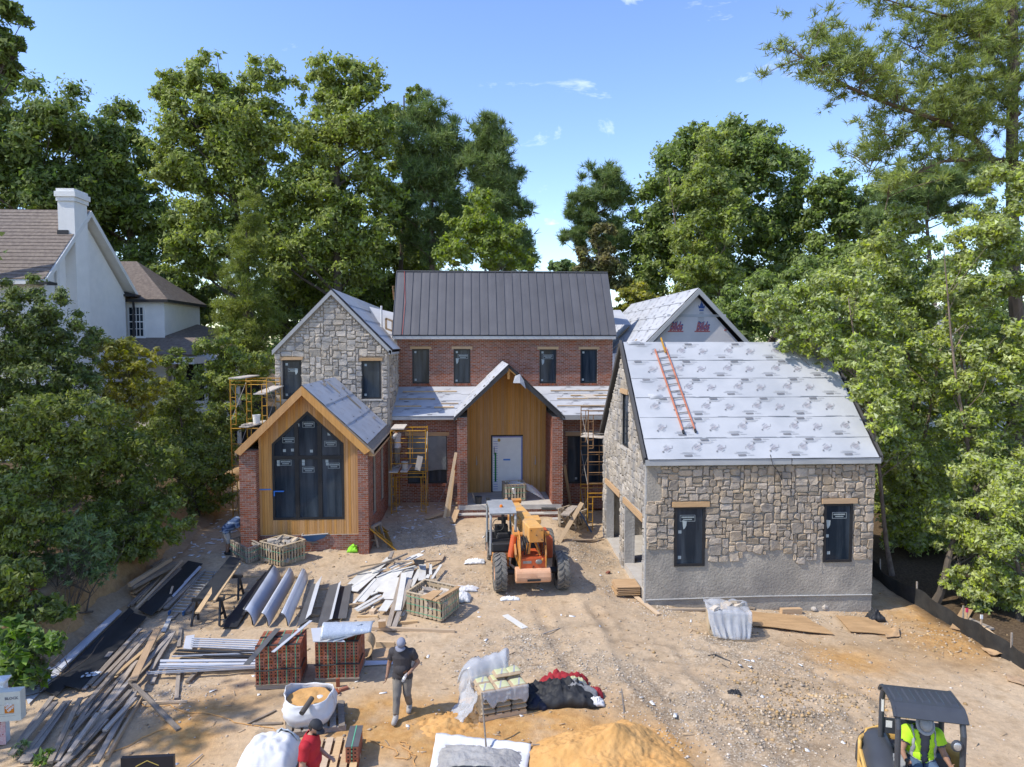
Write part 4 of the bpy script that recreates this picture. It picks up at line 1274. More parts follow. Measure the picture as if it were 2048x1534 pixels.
# ------------------------------------------------------------------ trees and shrubs
def leaf_mat(name, c1, c2, trans=.32, isl=.3, rough=.6, spec=.09, scale=.35, c3=None):
    return pm(name, c1, c2, scale, rough, 0, island=isl, spec=spec, trans=trans, lo=.38, hi=.62, c3=c3, s3=.22)
L_OAK = leaf_mat('oak_leaf', (.38, .44, .10), (.26, .33, .07), 0.46)
L_OAKD = leaf_mat('dark_oak_leaf', (.245, .31, .075), (.165, .235, .06), 0.44)
L_PINE = leaf_mat('pine_needle', (.25, .33, .10), (.17, .245, .075), 0.32)
L_PINEN = leaf_mat('near_pine_needle', (.36, .42, .10), (.25, .31, .075), 0.34)
L_MAPLE = leaf_mat('bright_leaf', (.33, .40, .06), (.24, .32, .05), 0.45)
L_BIRCH = leaf_mat('birch_leaf', (.46, .52, .125), (.33, .41, .095), 0.46, .42, .5, .22)
L_POP = leaf_mat('poplar_leaf', (.27, .345, .085), (.18, .255, .062), 0.42)
L_MAG = leaf_mat('magnolia_leaf', (0.097, 0.127, 0.039), (0.147, 0.117, 0.043), .1)
L_YEL = leaf_mat('yellow_leaf', (.44, .40, .06), (.32, .33, .055), 0.42)
L_CON = leaf_mat('cypress_leaf', (.33, .37, .06), (.22, .28, .055), 0.35)
L_HOLLY = leaf_mat('holly_leaf', (.20, .245, .06), (.135, .19, .05), 0.34, .35, .5, .2)
L_HEDGE = leaf_mat('hedge_leaf', (.27, .315, .065), (.18, .235, .055), 0.42)
L_BUD = leaf_mat('buddleia_leaf', (.22, .30, .11), (.15, .23, .085), 0.35)
L_POKE = leaf_mat('broad_leaf', (.20, .32, .055), (.15, .24, .045), 0.4)
M_BARK = pm('bark', (.13, .105, .08), (.085, .07, .055), 3, .95, .6, 14, stretch=(1, 1, .25))
M_BARKP = pm('pine_bark', (.20, .145, .105), (.11, .085, .065), 3, .95, .6, 14, stretch=(1, 1, .25))
M_BARKB = pm('birch_bark', (.27, .21, .165), (.15, .11, .085), 4, .9, .3, 14)
def unit(a): return a / np.maximum(np.linalg.norm(a, axis=-1, keepdims=True), 1e-6)
def leaves(r, cen, rad, n, size, kind='leaf', asp=.55, upb=.35):
    """leaf-sized faces spread through clumps; cen (k,3), rad (k,)"""
    w = rad ** 2; w = w / w.sum()
    idx = r.choice(len(cen), n, p=w)
    d = unit(r.normal(size=(n, 3)))
    g = np.abs(r.normal(size=n)) * .62
    g = np.where(g > 1.5, r.random(n) * 1.2, g)
    rr = rad[idx] * g
    p = cen[idx] + d * rr[:, None] * np.array([1.05, 1.05, .72])
    nr = unit(d * .75 + r.normal(size=(n, 3)) * .45 + np.array([-.12, -.1, upb]))
    s = size * (.5 + .95 * r.random(n) ** 1.4)
    if kind == 'needle':
        m = 5
        ax = unit(d * .7 + r.normal(size=(n, 3)) * .5 + np.array([0, 0, .5]))
        dd = unit(ax[:, None, :] + r.normal(size=(n, m, 3)) * .55)
        sd = unit(np.cross(dd, r.normal(size=(n, m, 3))))
        tip = p[:, None] + dd * s[:, None, None]
        wv = sd * (s * .06)[:, None, None]
        v = np.stack([p[:, None] - wv, p[:, None] + wv, tip], 2).reshape(-1, 3)
        return v, np.arange(len(v)).reshape(-1, 3)
    t = unit(np.cross(nr, unit(r.normal(size=(n, 3)))))
    t = unit(t + np.array([0, 0, -.25]))
    b = np.cross(nr, t)
    if kind == 'leaf':
        v = np.stack([p - t * s[:, None] * .55, p + b * (s * asp * .62)[:, None] + t * (s * .3)[:, None], p - b * (s * asp * .5)[:, None] + t * (s * .55)[:, None]], 1).reshape(-1, 3)
        return v, np.arange(len(v)).reshape(-1, 3)
    v = np.stack([p - t * s[:, None] * .5, p + b * (s * asp * .5)[:, None] - t * (s * .08)[:, None], p + t * s[:, None] * .5, p - b * (s * asp * .5)[:, None] - t * (s * .08)[:, None]], 1).reshape(-1, 3)
    return v, np.arange(len(v)).reshape(-1, 4)
def clumps(r, c, rad, k, pr=(.2, .36), shell=.55):
    d = unit(r.normal(size=(k, 3)))
    q = shell + (1 - shell) * r.random(k) ** .6
    q[: k // 4] *= .6
    pr_ = r.uniform(pr[0], pr[1], k) * (rad[0] * rad[1] * rad[2]) ** (1 / 3)
    lim = 1 - .55 * pr_ / np.mean(rad)
    cen = np.array(c) + d * (q * lim)[:, None] * np.array(rad)
    return cen, pr_
def lobes_px(Y, L, dep=1.0):
    out = []
    for l in L:
        px, py, rx, ry = l[:4]
        y = Y + (l[4] if len(l) > 4 else 0)
        c = PY(px, py, y)
        k = y / F
        g = 1.12
        out.append((tuple(c), (g * rx * k, g * min(rx, ry * 1.4) * k * dep, g * ry * k)))
    return out
def tree(name, label, cat, lobes, mat, n, size, base=None, bark=None, tr=.3, kind='leaf', seed=1, per=9, pr=(.2, .36), shell=.55, limbs=12, asp=.55, stems=1, trunk_top=None, group=None, crown='crown', kink=.4, upb=.35):
    r = np.random.default_rng(seed)
    cs, rs = [], []
    for c, rad in lobes:
        k = max(5, int(per * 2.3))
        a, b = clumps(r, c, rad, k, (pr[0] * .82, pr[1] * .82), shell * .85)
        cs.append(a); rs.append(b)
    cs, rs = np.concatenate(cs), np.concatenate(rs)
    lo = min(c[2] - rad[2] for c, rad in lobes)
    ctr = np.mean([c for c, _ in lobes], axis=0)
    if base is None: base = (float(ctr[0]), float(ctr[1]))
    bz = H(*base)
    ok = cs[:, 2] - rs * .5 > bz
    cs, rs = cs[ok], rs[ok]
    t = thing(name, label, cat, (base[0], base[1], bz), 0, group)
    v, f = leaves(r, cs, rs, int(n * {'leaf': 1.5, 'needle': .95}.get(kind, .8)), size * {'leaf': 1.12, 'needle': 1.12}.get(kind, 1.3), kind, asp, upb)
    np_mesh(crown, v - np.array([base[0], base[1], bz]), f, mat, t)
    mb = MB(True)
    top = V(trunk_top) if trunk_top else V((ctr[0], ctr[1], max(c[2] - rad[2] * .1 for c, rad in lobes)))
    b0 = V((base[0], base[1], bz - .15))
    trunks = []
    for s in range(stems):
        off = V((r.normal() * .25, r.normal() * .25, 0)) if stems > 1 else V((0, 0, 0))
        tp = top + (V((r.normal() * 1.3, r.normal() * 1.0, -abs(r.normal()))) if stems > 1 else V((0, 0, 0)))
        pts = []
        m = 8
        for i in range(m + 1):
            q = i / m
            pts.append(b0.lerp(tp, q) + off * (1 - q) + V((math.sin(q * 5 + seed) * kink * q * (1 - q) * 2, math.cos(q * 4 + seed) * kink * q * (1 - q) * 2, 0)))
        R0 = tr * (1 if s == 0 else .75)
        mb.tube(pts, [R0 * (1.25 if i == 0 else 1) * (1 - .82 * i / m) for i in range(m + 1)], 7)
        trunks.append(pts)
    order = r.permutation(len(cs))[:limbs]
    for i in order:
        pts = trunks[int(r.integers(len(trunks)))]
        e = V(cs[i])
        z = max(bz + (top.z - bz) * .25, e.z - (abs(e.x - pts[4].x) + abs(e.y - pts[4].y)) * .65)
        q = min(.92, max(.18, (z - bz) / max(.1, top.z - bz)))
        k = q * 8; a = int(min(7, k))
        s0 = pts[a].lerp(pts[a + 1], k - a)
        mid = s0.lerp(e, .5) + V((r.normal() * .12, r.normal() * .12, -.06 * (e - s0).length + .1))
        r0 = tr * (1 - .8 * q) * .45
        mb.tube([s0, mid, e], [r0, r0 * .6, r0 * .2], 5, caps=False)
        for _ in range(2):
            e2 = V(cs[int(r.integers(len(cs)))])
            if (e2 - mid).length < 3.2 * max(.6, float(np.mean(rs))): mb.tube([mid, mid.lerp(e2, .6) + V((0, 0, .1)), e2], [r0 * .45, r0 * .3, r0 * .12], 4, caps=False)
    mb.build('trunk', bark or M_BARK, t)
    return t
def T(name, label, Y, L, mat, n, size, bx=None, cat='tree', dep=1.0, **k):
    lob = lobes_px(Y, L, dep)
    base = None
    if bx is not None:
        q = PY(bx, 700, Y); base = (q.x, Y)
    return tree(name, label, cat, lob, mat, n, size, base, **k)
# --- behind and left of the neighbour's house
T('oak_tree', 'dark green oak with a leaning crown in the top left corner', 33, [(-10, 60, 50, 70), (15, 110, 30, 35), (-40, 150, 60, 60), (35, 85, 14, 12)], L_OAKD, 9000, .24, bx=-90, seed=2, tr=.4, limbs=16)
T('oak_tree', 'broad dark oak rising behind the chimney of the white house', 50, [(60, 260, 120, 110), (-20, 330, 110, 110), (140, 310, 90, 100), (60, 390, 140, 80), (150, 400, 70, 80)], L_OAKD, 42000, .30, bx=60, seed=3, tr=.6, per=14, limbs=24)
T('oak_tree', 'dark oak right of the white chimney with sky showing at its edge', 53, [(215, 270, 70, 70), (260, 330, 60, 60), (210, 400, 90, 90), (280, 430, 70, 80), (235, 510, 100, 80), (320, 540, 50, 70)], L_OAKD, 42000, .30, bx=260, seed=4, tr=.5, per=14, limbs=24)
# --- the tall trees behind the house
T('oak_tree', 'tallest light green oak with an open branching crown, left of centre', 50, [(420, 150, 60, 50), (360, 190, 60, 50), (330, 170, 30, 35), (520, 170, 65, 55), (450, 250, 110, 75), (360, 310, 70, 55), (560, 270, 60, 80), (430, 360, 110, 70), (330, 350, 45, 45), (540, 390, 70, 80), (440, 470, 100, 70), (370, 520, 65, 60), (400, 280, 90, 80), (490, 320, 90, 80), (400, 430, 90, 70), (540, 470, 70, 70), (470, 210, 70, 60)], L_OAK, 60000, .27, bx=520, seed=5, tr=.55, per=12, limbs=44, shell=.4, pr=(.22, .38))
T('oak_tree', 'tall light green oak with upright limbs behind the stone wing', 49, [(690, 150, 70, 45), (640, 180, 50, 60), (740, 180, 40, 50), (700, 240, 85, 70), (620, 300, 60, 80), (740, 320, 60, 80), (680, 380, 90, 70), (640, 470, 90, 70), (730, 450, 70, 80), (570, 520, 80, 70), (680, 290, 90, 80), (620, 400, 90, 80), (700, 520, 80, 70), (770, 400, 50, 70), (760, 260, 50, 60)], L_OAK, 56000, .26, bx=655, seed=6, tr=.5, per=12, limbs=44, shell=.4, pr=(.22, .38))
T('oak_tree', 'slim oak poking up beside the tall pine, right of the upright oak', 54, [(830, 190, 24, 18), (800, 240, 40, 50), (815, 330, 40, 60), (790, 420, 45, 60)], L_OAK, 16000, .27, bx=800, seed=66, tr=.3, per=8, limbs=16)
T('pine_tree', 'tall pine with a rounded dark crown left of the sky gap', 52, [(870, 230, 55, 45), (840, 290, 60, 50), (915, 300, 50, 50), (870, 360, 70, 50), (840, 430, 70, 60), (905, 430, 55, 60), (870, 330, 70, 60), (860, 490, 60, 40)], L_PINE, 17000, .42, kind='needle', bx=858, bark=M_BARKP, seed=7, tr=.38, per=12, pr=(.26, .4), limbs=26)
T('pine_tree', 'tall pine with layered dark boughs at the edge of the sky gap', 50, [(980, 270, 45, 38), (970, 330, 55, 45), (1010, 350, 40, 45), (980, 400, 60, 45), (1030, 415, 40, 25), (1010, 470, 50, 40), (960, 460, 50, 50), (1045, 480, 30, 24), (1030, 520, 40, 30), (985, 320, 55, 50), (960, 430, 60, 50)], L_PINE, 20000, .40, kind='needle', bx=975, bark=M_BARKP, seed=8, tr=.36, per=12, pr=(.24, .38), limbs=30)
T('maple_tree', 'small bright green maple just behind the metal roof', 43, [(970, 420, 50, 40), (920, 460, 50, 35), (1010, 470, 50, 40), (960, 505, 80, 40), (1045, 520, 35, 28), (900, 510, 40, 30)], L_MAPLE, 15000, .21, bx=975, seed=9, tr=.16, per=9, limbs=24)
T('cypress_tree', 'tall yellow green cypress with a pointed crown behind the left scaffold', 44, [(500, 420, 22, 40), (495, 480, 36, 50), (490, 550, 52, 60), (490, 630, 68, 60), (490, 710, 72, 60)], L_CON, 26000, .22, kind='needle', bx=490, seed=10, tr=.22, per=16, pr=(.24, .36), limbs=16)
T('dogwood_tree', 'small light green tree between the white house and the yellow scaffold', 38, [(440, 690, 55, 40), (480, 740, 60, 50), (420, 760, 50, 45), (470, 820, 60, 55), (430, 860, 45, 45)], L_OAK, 16000, .17, bx=460, seed=11, tr=.14, per=10, limbs=18)
T('oak_tree', 'understory oak in the shade left of the cypress', 58, [(400, 560, 60, 70), (390, 640, 50, 50), (360, 600, 40, 60)], L_OAKD, 16000, .30, bx=400, seed=12, tr=.22)
for k, (px, py, rx, ry, bx) in enumerate(((600, 520, 100, 110, 590), (720, 500, 100, 110, 715), (840, 500, 90, 90, 828), (660, 600, 110, 70, 640), (550, 600, 70, 100, 560), (780, 590, 90, 70, 765))):
    T('understory_tree', ('shaded forest tree behind the stone wing', 'shaded forest tree behind the left end of the metal roof', 'shaded forest tree behind the pine trunks', 'low shaded tree just behind the stone gable', 'low shaded tree left of the stone gable', 'low shaded tree between the stone gable and the metal roof')[k], 56 + 2 * (k % 3), [(px, py, rx, ry), (px - 20, py + 40, rx * .8, ry * .8)], L_POP if k % 2 else L_OAK, 17000, .30, bx=bx, seed=70 + k, tr=.24, trunk_top=tuple(PY(bx + 6, py - 120, 56 + 2 * (k % 3))), limbs=14)
# --- right of the sky gap
T('pine_tree', 'lone open pine right of the sky gap', 56, [(1200, 355, 45, 30), (1225, 385, 35, 28), (1180, 400, 40, 32), (1160, 430, 34, 25), (1200, 440, 50, 35), (1150, 470, 30, 25), (1190, 490, 45, 28), (1235, 470, 30, 28)], L_PINE, 13000, .40, kind='needle', bx=1215, bark=M_BARKP, seed=13, tr=.3, per=9, pr=(.24, .38), limbs=28)
T('magnolia_tree', 'dark bronze leaved magnolia behind the right end of the metal roof', 47, [(1205, 475, 32, 28), (1195, 515, 42, 35), (1215, 560, 45, 45), (1175, 550, 30, 30)], L_MAG, 12000, .26, bx=1210, seed=14, tr=.2)
T('distant_tree', 'far small tree on the horizon in the sky gap', 95, [(1120, 532, 26, 14), (1140, 540, 22, 16)], L_PINE, 2500, .6, bx=1125, seed=15, tr=.2)
T('poplar_tree', 'huge rounded dark green poplar dominating the right skyline', 56, [(1450, 300, 100, 60), (1370, 330, 70, 70), (1530, 330, 80, 70), (1330, 420, 75, 80), (1450, 400, 110, 90), (1570, 420, 65, 90), (1300, 510, 70, 70), (1400, 520, 110, 80), (1530, 520, 90, 70), (1490, 270, 50, 32), (1390, 280, 40, 35), (1290, 580, 60, 50)], L_POP, 95000, .30, bx=1480, seed=16, tr=.7, per=17, limbs=30, shell=.45, pr=(.24, .4))
T('white_birch_tree', 'paler birch with thin white stems in front of the rounded poplar', 50, [(1420, 300, 45, 45), (1400, 370, 60, 60), (1450, 400, 50, 60), (1410, 460, 70, 60), (1380, 540, 70, 50), (1440, 560, 60, 50), (1400, 620, 80, 50)], L_OAK, 40000, .24, bx=1405, bark=M_BARKB, seed=17, tr=.2, per=12, limbs=24, stems=3)
T('maple_tree', 'mid green maple right of the poplar under the pine bough', 52, [(1660, 380, 50, 45), (1700, 400, 50, 50), (1650, 450, 60, 60), (1720, 470, 50, 60), (1660, 520, 70, 50)], L_POP, 30000, .28, bx=1680, seed=18, tr=.3, per=12)
T('pine_tree', 'mid distance pine with bare forks behind the river birches', 46, [(1850, 370, 60, 45), (1900, 400, 60, 45), (1800, 400, 50, 40), (1930, 360, 50, 40), (1760, 440, 40, 40)], L_PINE, 15000, .38, kind='needle', bx=1890, bark=M_BARKP, seed=19, tr=.32, per=10, limbs=24)
T('golden_shrub', 'rounded yellow green shrub behind the wrapped gable roof', 46, [(1270, 590, 36, 28), (1290, 600, 28, 24), (1250, 615, 26, 24)], L_YEL, 7000, .2, bx=1270, cat='shrub', seed=20, tr=.1)
T('understory_tree', 'dark green small tree behind the wrapped gable', 40, [(1500, 620, 70, 60), (1560, 580, 70, 55), (1640, 560, 80, 60), (1720, 580, 60, 60), (1460, 650, 50, 40)], L_POP, 34000, .22, bx=1600, seed=21, tr=.2, per=10)
# the tall near pine in the top right corner, with long bare boughs
def near_pine():
    Y = 26
    bx = PY(2052, 500, Y).x
    r = np.random.default_rng(22)
    t = thing('pine_tree', 'tall near pine with long boughs reaching in from the top right corner', 'tree', (bx, Y, H(bx, Y)))
    mb = MB(True)
    tp = PY(2030, -120, Y)
    base = V((bx, Y, H(bx, Y)))
    pts = [base.lerp(tp, i / 6) + V((.15 * math.sin(i), .1 * math.cos(i * 2), 0)) for i in range(7)]
    mb.tube(pts, [.30, .28, .25, .23, .2, .18, .15], 9)
    boughs = [([(2045, 330), (1985, 320), (1945, 275), (1890, 245), (1830, 225), (1770, 205), (1700, 175), (1640, 140), (1600, 112)], .14, -1.5, 0),
              ([(2040, 230), (1990, 190), (1930, 180), (1870, 170), (1800, 165)], .09, 1.0, 0),
              ([(2040, 180), (1990, 120), (1960, 80), (1955, 40)], .08, -.6, 0),
              ([(2035, 60), (1960, 40), (1880, 30), (1790, 5), (1740, -15)], .07, .5, 0),
              ([(2046, 330), (1960, 318), (1890, 322), (1830, 345), (1780, 380), (1770, 420)], .09, -1.8, 0),
              ([(2044, 250), (1960, 235), (1900, 240), (1830, 262), (1780, 275), (1745, 315), (1735, 360)], .07, 1.2, 0),
              ([(2040, 130), (1940, 70), (1850, 90), (1780, 110)], .06, 1.4, 0),
              ([(2040, 30), (1980, -10), (1900, -40)], .06, 0, 0)]
    tips, trad = [], []
    for pl, r0, dy, _ in boughs:
        n = len(pl)
        w = [PY(px, py, Y + dy * i / n) for i, (px, py) in enumerate(pl)]
        mb.tube(w, [r0 * (1 - .85 * i / (n - 1)) for i in range(n)], 6)
        for i in range(1, n):
            for _ in range(9 if i > 1 else 4):
                s0 = w[i - 1].lerp(w[i], r.random())
                e = s0 + V((r.normal() * .55 - .15, r.normal() * .8, r.normal() * .42 + .25))
                mb.tube([s0, s0.lerp(e, .5) + V((0, 0, .06)), e], [.022, .016, .008], 4, caps=False)
                tips += [e, s0.lerp(e, .6) + V((r.normal() * .15, r.normal() * .2, .1))]; trad += [.30, .24]
    for _ in range(160):
        px, py = 1960 + r.normal() * 75, 90 + r.normal() * 75
        q = PY(px, py, Y + r.normal() * 1.3); tips.append(q); trad.append(.34)
    for _ in range(60):
        q = PY(1660 + r.normal() * 30, 85 + r.normal() * 30, Y - 1 + r.normal() * .5); tips.append(q); trad.append(.22)
    for _ in range(70):
        q = PY(1730 + r.normal() * 45, 130 + r.normal() * 30, Y - 1 + r.normal() * .6); tips.append(q); trad.append(.26)
    for _ in range(70):
        q = PY(1860 + r.normal() * 70, 215 + r.normal() * 28, Y + r.normal() * .8); tips.append(q); trad.append(.26)
    v, f = leaves(r, np.array([tuple(q) for q in tips]), np.array(trad), 21000, .25, 'needle')
    np_mesh('crown', v - np.array(tuple(base)), f, L_PINEN, t)
    mb.build('trunk', M_BARKP, t)
near_pine()
# --- river birches over the right side of the site
T('river_birch', 'river birch leaning its leafy branch over the garage roof', 24.4, [(1550, 610, 50, 45), (1610, 625, 60, 55), (1590, 690, 45, 40), (1680, 590, 75, 70), (1650, 690, 60, 55), (1730, 650, 70, 75), (1640, 745, 34, 26), (1700, 770, 44, 45), (1760, 780, 70, 90), (1790, 680, 70, 80), (1800, 900, 55, 80), (1640, 655, 48, 36, -1.2), (1695, 705, 48, 42, -1.9), (1735, 765, 42, 46, -2.7), (1765, 835, 36, 50, -3.1), (1770, 720, 45, 50, -2.2)], L_BIRCH, 46000, .13, bx=1800, bark=M_BARKB, seed=31, tr=.09, per=13, limbs=34, stems=1, pr=(.2, .34))
T('river_birch', 'tall river birch in the middle of the right hand trees', 27.5, [(1810, 440, 55, 45), (1790, 520, 80, 60), (1760, 600, 80, 60), (1850, 590, 80, 70), (1800, 690, 100, 70), (1830, 790, 100, 80), (1790, 880, 90, 70), (1850, 960, 80, 70)], L_BIRCH, 62000, .14, bx=1830, bark=M_BARKB, seed=32, tr=.10, per=14, limbs=40, stems=2, pr=(.2, .34))
T('river_birch', 'river birch filling the right edge from the pine down', 24, [(2010, 400, 70, 90), (1950, 480, 70, 70), (2030, 540, 70, 80), (1940, 590, 80, 70), (2000, 680, 90, 80), (1920, 720, 80, 70), (1990, 800, 90, 80), (2040, 900, 60, 90), (1930, 860, 70, 70)], L_BIRCH, 70000, .13, bx=1985, bark=M_BARKB, seed=33, tr=.09, per=14, limbs=40, stems=2, pr=(.2, .34))
T('river_birch', 'low river birch foliage above the end of the black silt fence', 22, [(1960, 960, 70, 70), (2020, 1020, 60, 80), (1930, 1050, 55, 70), (1880, 1040, 40, 60), (1990, 1120, 60, 60)], L_BIRCH, 30000, .12, bx=1885, bark=M_BARK, seed=34, tr=.14, per=12, limbs=24, stems=1, pr=(.22, .36))
T('shrub', 'leafy green shrub just outside the black silt fence', 21.5, [(1950, 1190, 45, 40), (2000, 1180, 40, 40), (1920, 1160, 35, 35)], L_BIRCH, 9000, .11, bx=1955, cat='shrub', seed=35, tr=.04)
T('understory_tree', 'shaded tree beside the right wall of the garage', 32, [(1790, 1000, 70, 80), (1860, 1080, 60, 60), (1780, 1080, 40, 50), (1900, 980, 60, 80)], L_OAKD, 20000, .17, bx=1830, seed=36, tr=.12)
T('understory_tree', 'dark small tree below the river birches at the right edge', 30, [(2000, 950, 80, 90), (2060, 1060, 60, 80), (2080, 800, 60, 90)], L_OAKD, 16000, .17, bx=2030, seed=37, tr=.14)
T('river_birch', 'slender river birch between the garage corner and the silt fence', 29, [(1800, 860, 70, 80), (1860, 900, 70, 90), (1790, 980, 60, 80), (1880, 1010, 70, 80), (1840, 760, 80, 80), (1930, 930, 60, 90)], L_BIRCH, 36000, .15, bx=1850, bark=M_BARKB, seed=38, tr=.12, per=12, limbs=24, stems=2, pr=(.2, .36))
T('understory_tree', 'dense green tree closing the gap above the garage ridge on the right', 36, [(1640, 680, 80, 60), (1720, 700, 80, 80), (1780, 640, 80, 80), (1850, 700, 80, 90), (1900, 560, 80, 80), (1760, 520, 70, 60)], L_POP, 30000, .2, bx=1760, seed=39, tr=.2, per=12)
T('understory_tree', 'dense green tree at the far right edge below the tall pine', 31, [(2000, 620, 90, 90), (2050, 720, 70, 100), (1960, 760, 80, 90), (2020, 860, 80, 90), (2060, 500, 70, 90)], L_POP, 28000, .18, bx=2030, seed=40, tr=.16, per=12)
T('river_birch', 'low spreading river birch foliage beside the right garage corner', 26.5, [(1780, 880, 50, 70), (1830, 960, 60, 80), (1790, 1020, 45, 60), (1850, 1060, 60, 70), (1800, 1090, 50, 40), (1900, 1100, 60, 50)], L_BIRCH, 26000, .14, bx=1840, bark=M_BARK, seed=44, tr=.1, per=12, limbs=20, pr=(.22, .38))
T('river_birch', 'river birch foliage low at the right edge above the pink stakes', 20.5, [(2020, 1000, 60, 80), (2040, 1100, 60, 80), (1990, 1080, 60, 70), (2050, 1200, 50, 50), (2000, 1170, 50, 40)], L_BIRCH, 18000, .115, bx=2060, bark=M_BARK, seed=45, tr=.1, per=12, limbs=20, pr=(.22, .38))
# --- the shaded planting along the left bank
T('holly_tree', 'large dense dark holly in front of the white house at the left edge', 25, [(60, 610, 60, 60), (20, 680, 70, 80), (110, 680, 70, 70), (60, 760, 110, 80), (150, 750, 45, 60), (0, 800, 80, 60)], L_HOLLY, 50000, .12, bx=60, seed=41, tr=.14, per=16, pr=(.2, .32))
T('maple_tree', 'yellow green ornamental maple against the white wall', 27.5, [(225, 700, 45, 40), (280, 715, 40, 35), (240, 760, 50, 40), (300, 770, 40, 35), (220, 800, 40, 35), (270, 820, 50, 40)], L_YEL, 17000, .12, bx=245, seed=42, tr=.07, per=11, limbs=26)
T('camellia_tree', 'upright glossy shrub at the corner of the white house', 30, [(350, 730, 28, 35), (335, 790, 45, 45), (370, 800, 35, 50), (350, 860, 60, 55)], L_HEDGE, 16000, .12, bx=350, cat='shrub', seed=43, tr=.07, per=11)
for k, (lab, Y, L, n) in enumerate((
        ('spreading dark hedge bush below the big holly at the left edge', 22.5, [(60, 850, 90, 65), (150, 840, 80, 60), (10, 920, 80, 80), (110, 920, 100, 70), (60, 980, 90, 50)], 26000),
        ('dark hedge bush with lit tips in the middle of the left bank', 25.0, [(220, 880, 80, 60), (280, 930, 80, 65), (200, 960, 90, 80), (280, 1010, 80, 60), (220, 1050, 60, 40)], 28000),
        ('dark hedge bush on the left bank nearest the scaffold', 29.0, [(370, 930, 70, 70), (415, 970, 50, 60), (350, 1010, 60, 50), (440, 930, 34, 50), (400, 1020, 40, 34)], 22000),
        ('conifer bush below the glossy upright shrub on the left bank', 31.5, [(390, 880, 60, 70), (430, 900, 40, 60), (330, 890, 60, 60), (300, 850, 40, 50)], 18000),
        ('low dark bush low on the left bank above the orange net', 20.3, [(20, 1010, 80, 60), (70, 1060, 60, 50), (-10, 1090, 50, 60), (20, 1130, 50, 30)], 16000),
        ('low shaded bush behind the butterfly bush', 23.2, [(190, 1050, 70, 50), (270, 1080, 60, 46), (330, 1050, 50, 40), (230, 1110, 50, 36)], 16000),
        ('dark bush behind the orange net at the left edge', 18.5, [(20, 1160, 60, 40), (80, 1220, 60, 36), (-20, 1200, 50, 50), (130, 1240, 40, 26)], 11000))):
    T('hedge_bush', lab, Y, L, L_HEDGE, n, .125, cat='bush', seed=50 + k, tr=.06, per=14, pr=(.22, .36), limbs=22)
T('butterfly_bush', 'pale green butterfly bush with drooping leaves on the clay bank', 20.5, [(100, 1070, 40, 32), (150, 1060, 40, 35), (200, 1090, 34, 32), (90, 1120, 40, 34), (150, 1130, 50, 40), (200, 1140, 30, 28)], L_BUD, 5200, .17, bx=150, cat='bush', kind='broad', seed=60, tr=.035, per=22, pr=(.12, .2), limbs=40, asp=.26, stems=3)
T('pokeweed_plant', 'broad leaved green weed clump at the foot of the left bank', 16.5, [(30, 1270, 40, 35), (75, 1300, 40, 36), (20, 1330, 40, 36), (110, 1280, 22, 22), (60, 1350, 34, 26)], L_POKE, 1700, .21, bx=50, cat='plant', kind='broad', seed=61, tr=.025, per=16, pr=(.2, .3), limbs=24, asp=.5, stems=4, upb=.9)


for px_, py_, n_, m_, lab in ((85, 1530, 170, L_POKE, 'bright green weed tuft at the bottom left edge'), (36, 1512, 150, L_BUD, 'dull green weed tuft beside the white post')):
    g_ = G(px_, py_)
    tree('weed_plant', lab, 'plant', [((g_.x, g_.y, g_.z + .16), (.18, .18, .16))], m_, n_, .14, (g_.x, g_.y), kind='broad', seed=62, tr=.008, per=5, limbs=4, asp=.25, upb=.5)
# far woods closing the view, and the woods left of the frame whose shade falls on the site
def woods(name, seed, n, size, mat, boxes):
    r = np.random.default_rng(seed)
    cs, rs = [], []
    for (x0, x1, y0, y1, z0, z1, k, ra) in boxes:
        cs.append(np.stack([r.uniform(x0, x1, k), r.uniform(y0, y1, k), r.uniform(z0, z1, k)], 1)); rs.append(r.uniform(.7, 1.3, k) * ra)
    v, f = leaves(r, np.concatenate(cs), np.concatenate(rs), n, size)
    o = np_mesh(name, v, f, mat)
    return tag(o, kind='stuff')
woods('far_woods', 80, 60000, .62, L_POP, [(-60, 2, 64, 76, 2, 13, 90, 3.6), (9, 70, 62, 76, 2, 12, 110, 3.2), (-60, -22, 48, 60, 1, 9, 40, 2.6), (18, 60, 40, 56, 1, 8, 60, 2.6), (17, 34, 26, 40, 1, 3, 40, 1.6), (-60, 60, 100, 140, 4, 12, 60, 5)])
woods('roadside_woods', 81, 15000, .4, L_OAKD, [(-21, -17, 8, 12, 8, 15, 26, 1.3), (-23, -18, 15, 20, 9, 15, 26, 1.4), (-25, -19, 22, 28, 9, 16, 26, 1.6), (-19, -15, 2, 6, 7, 13, 16, 1.2)])
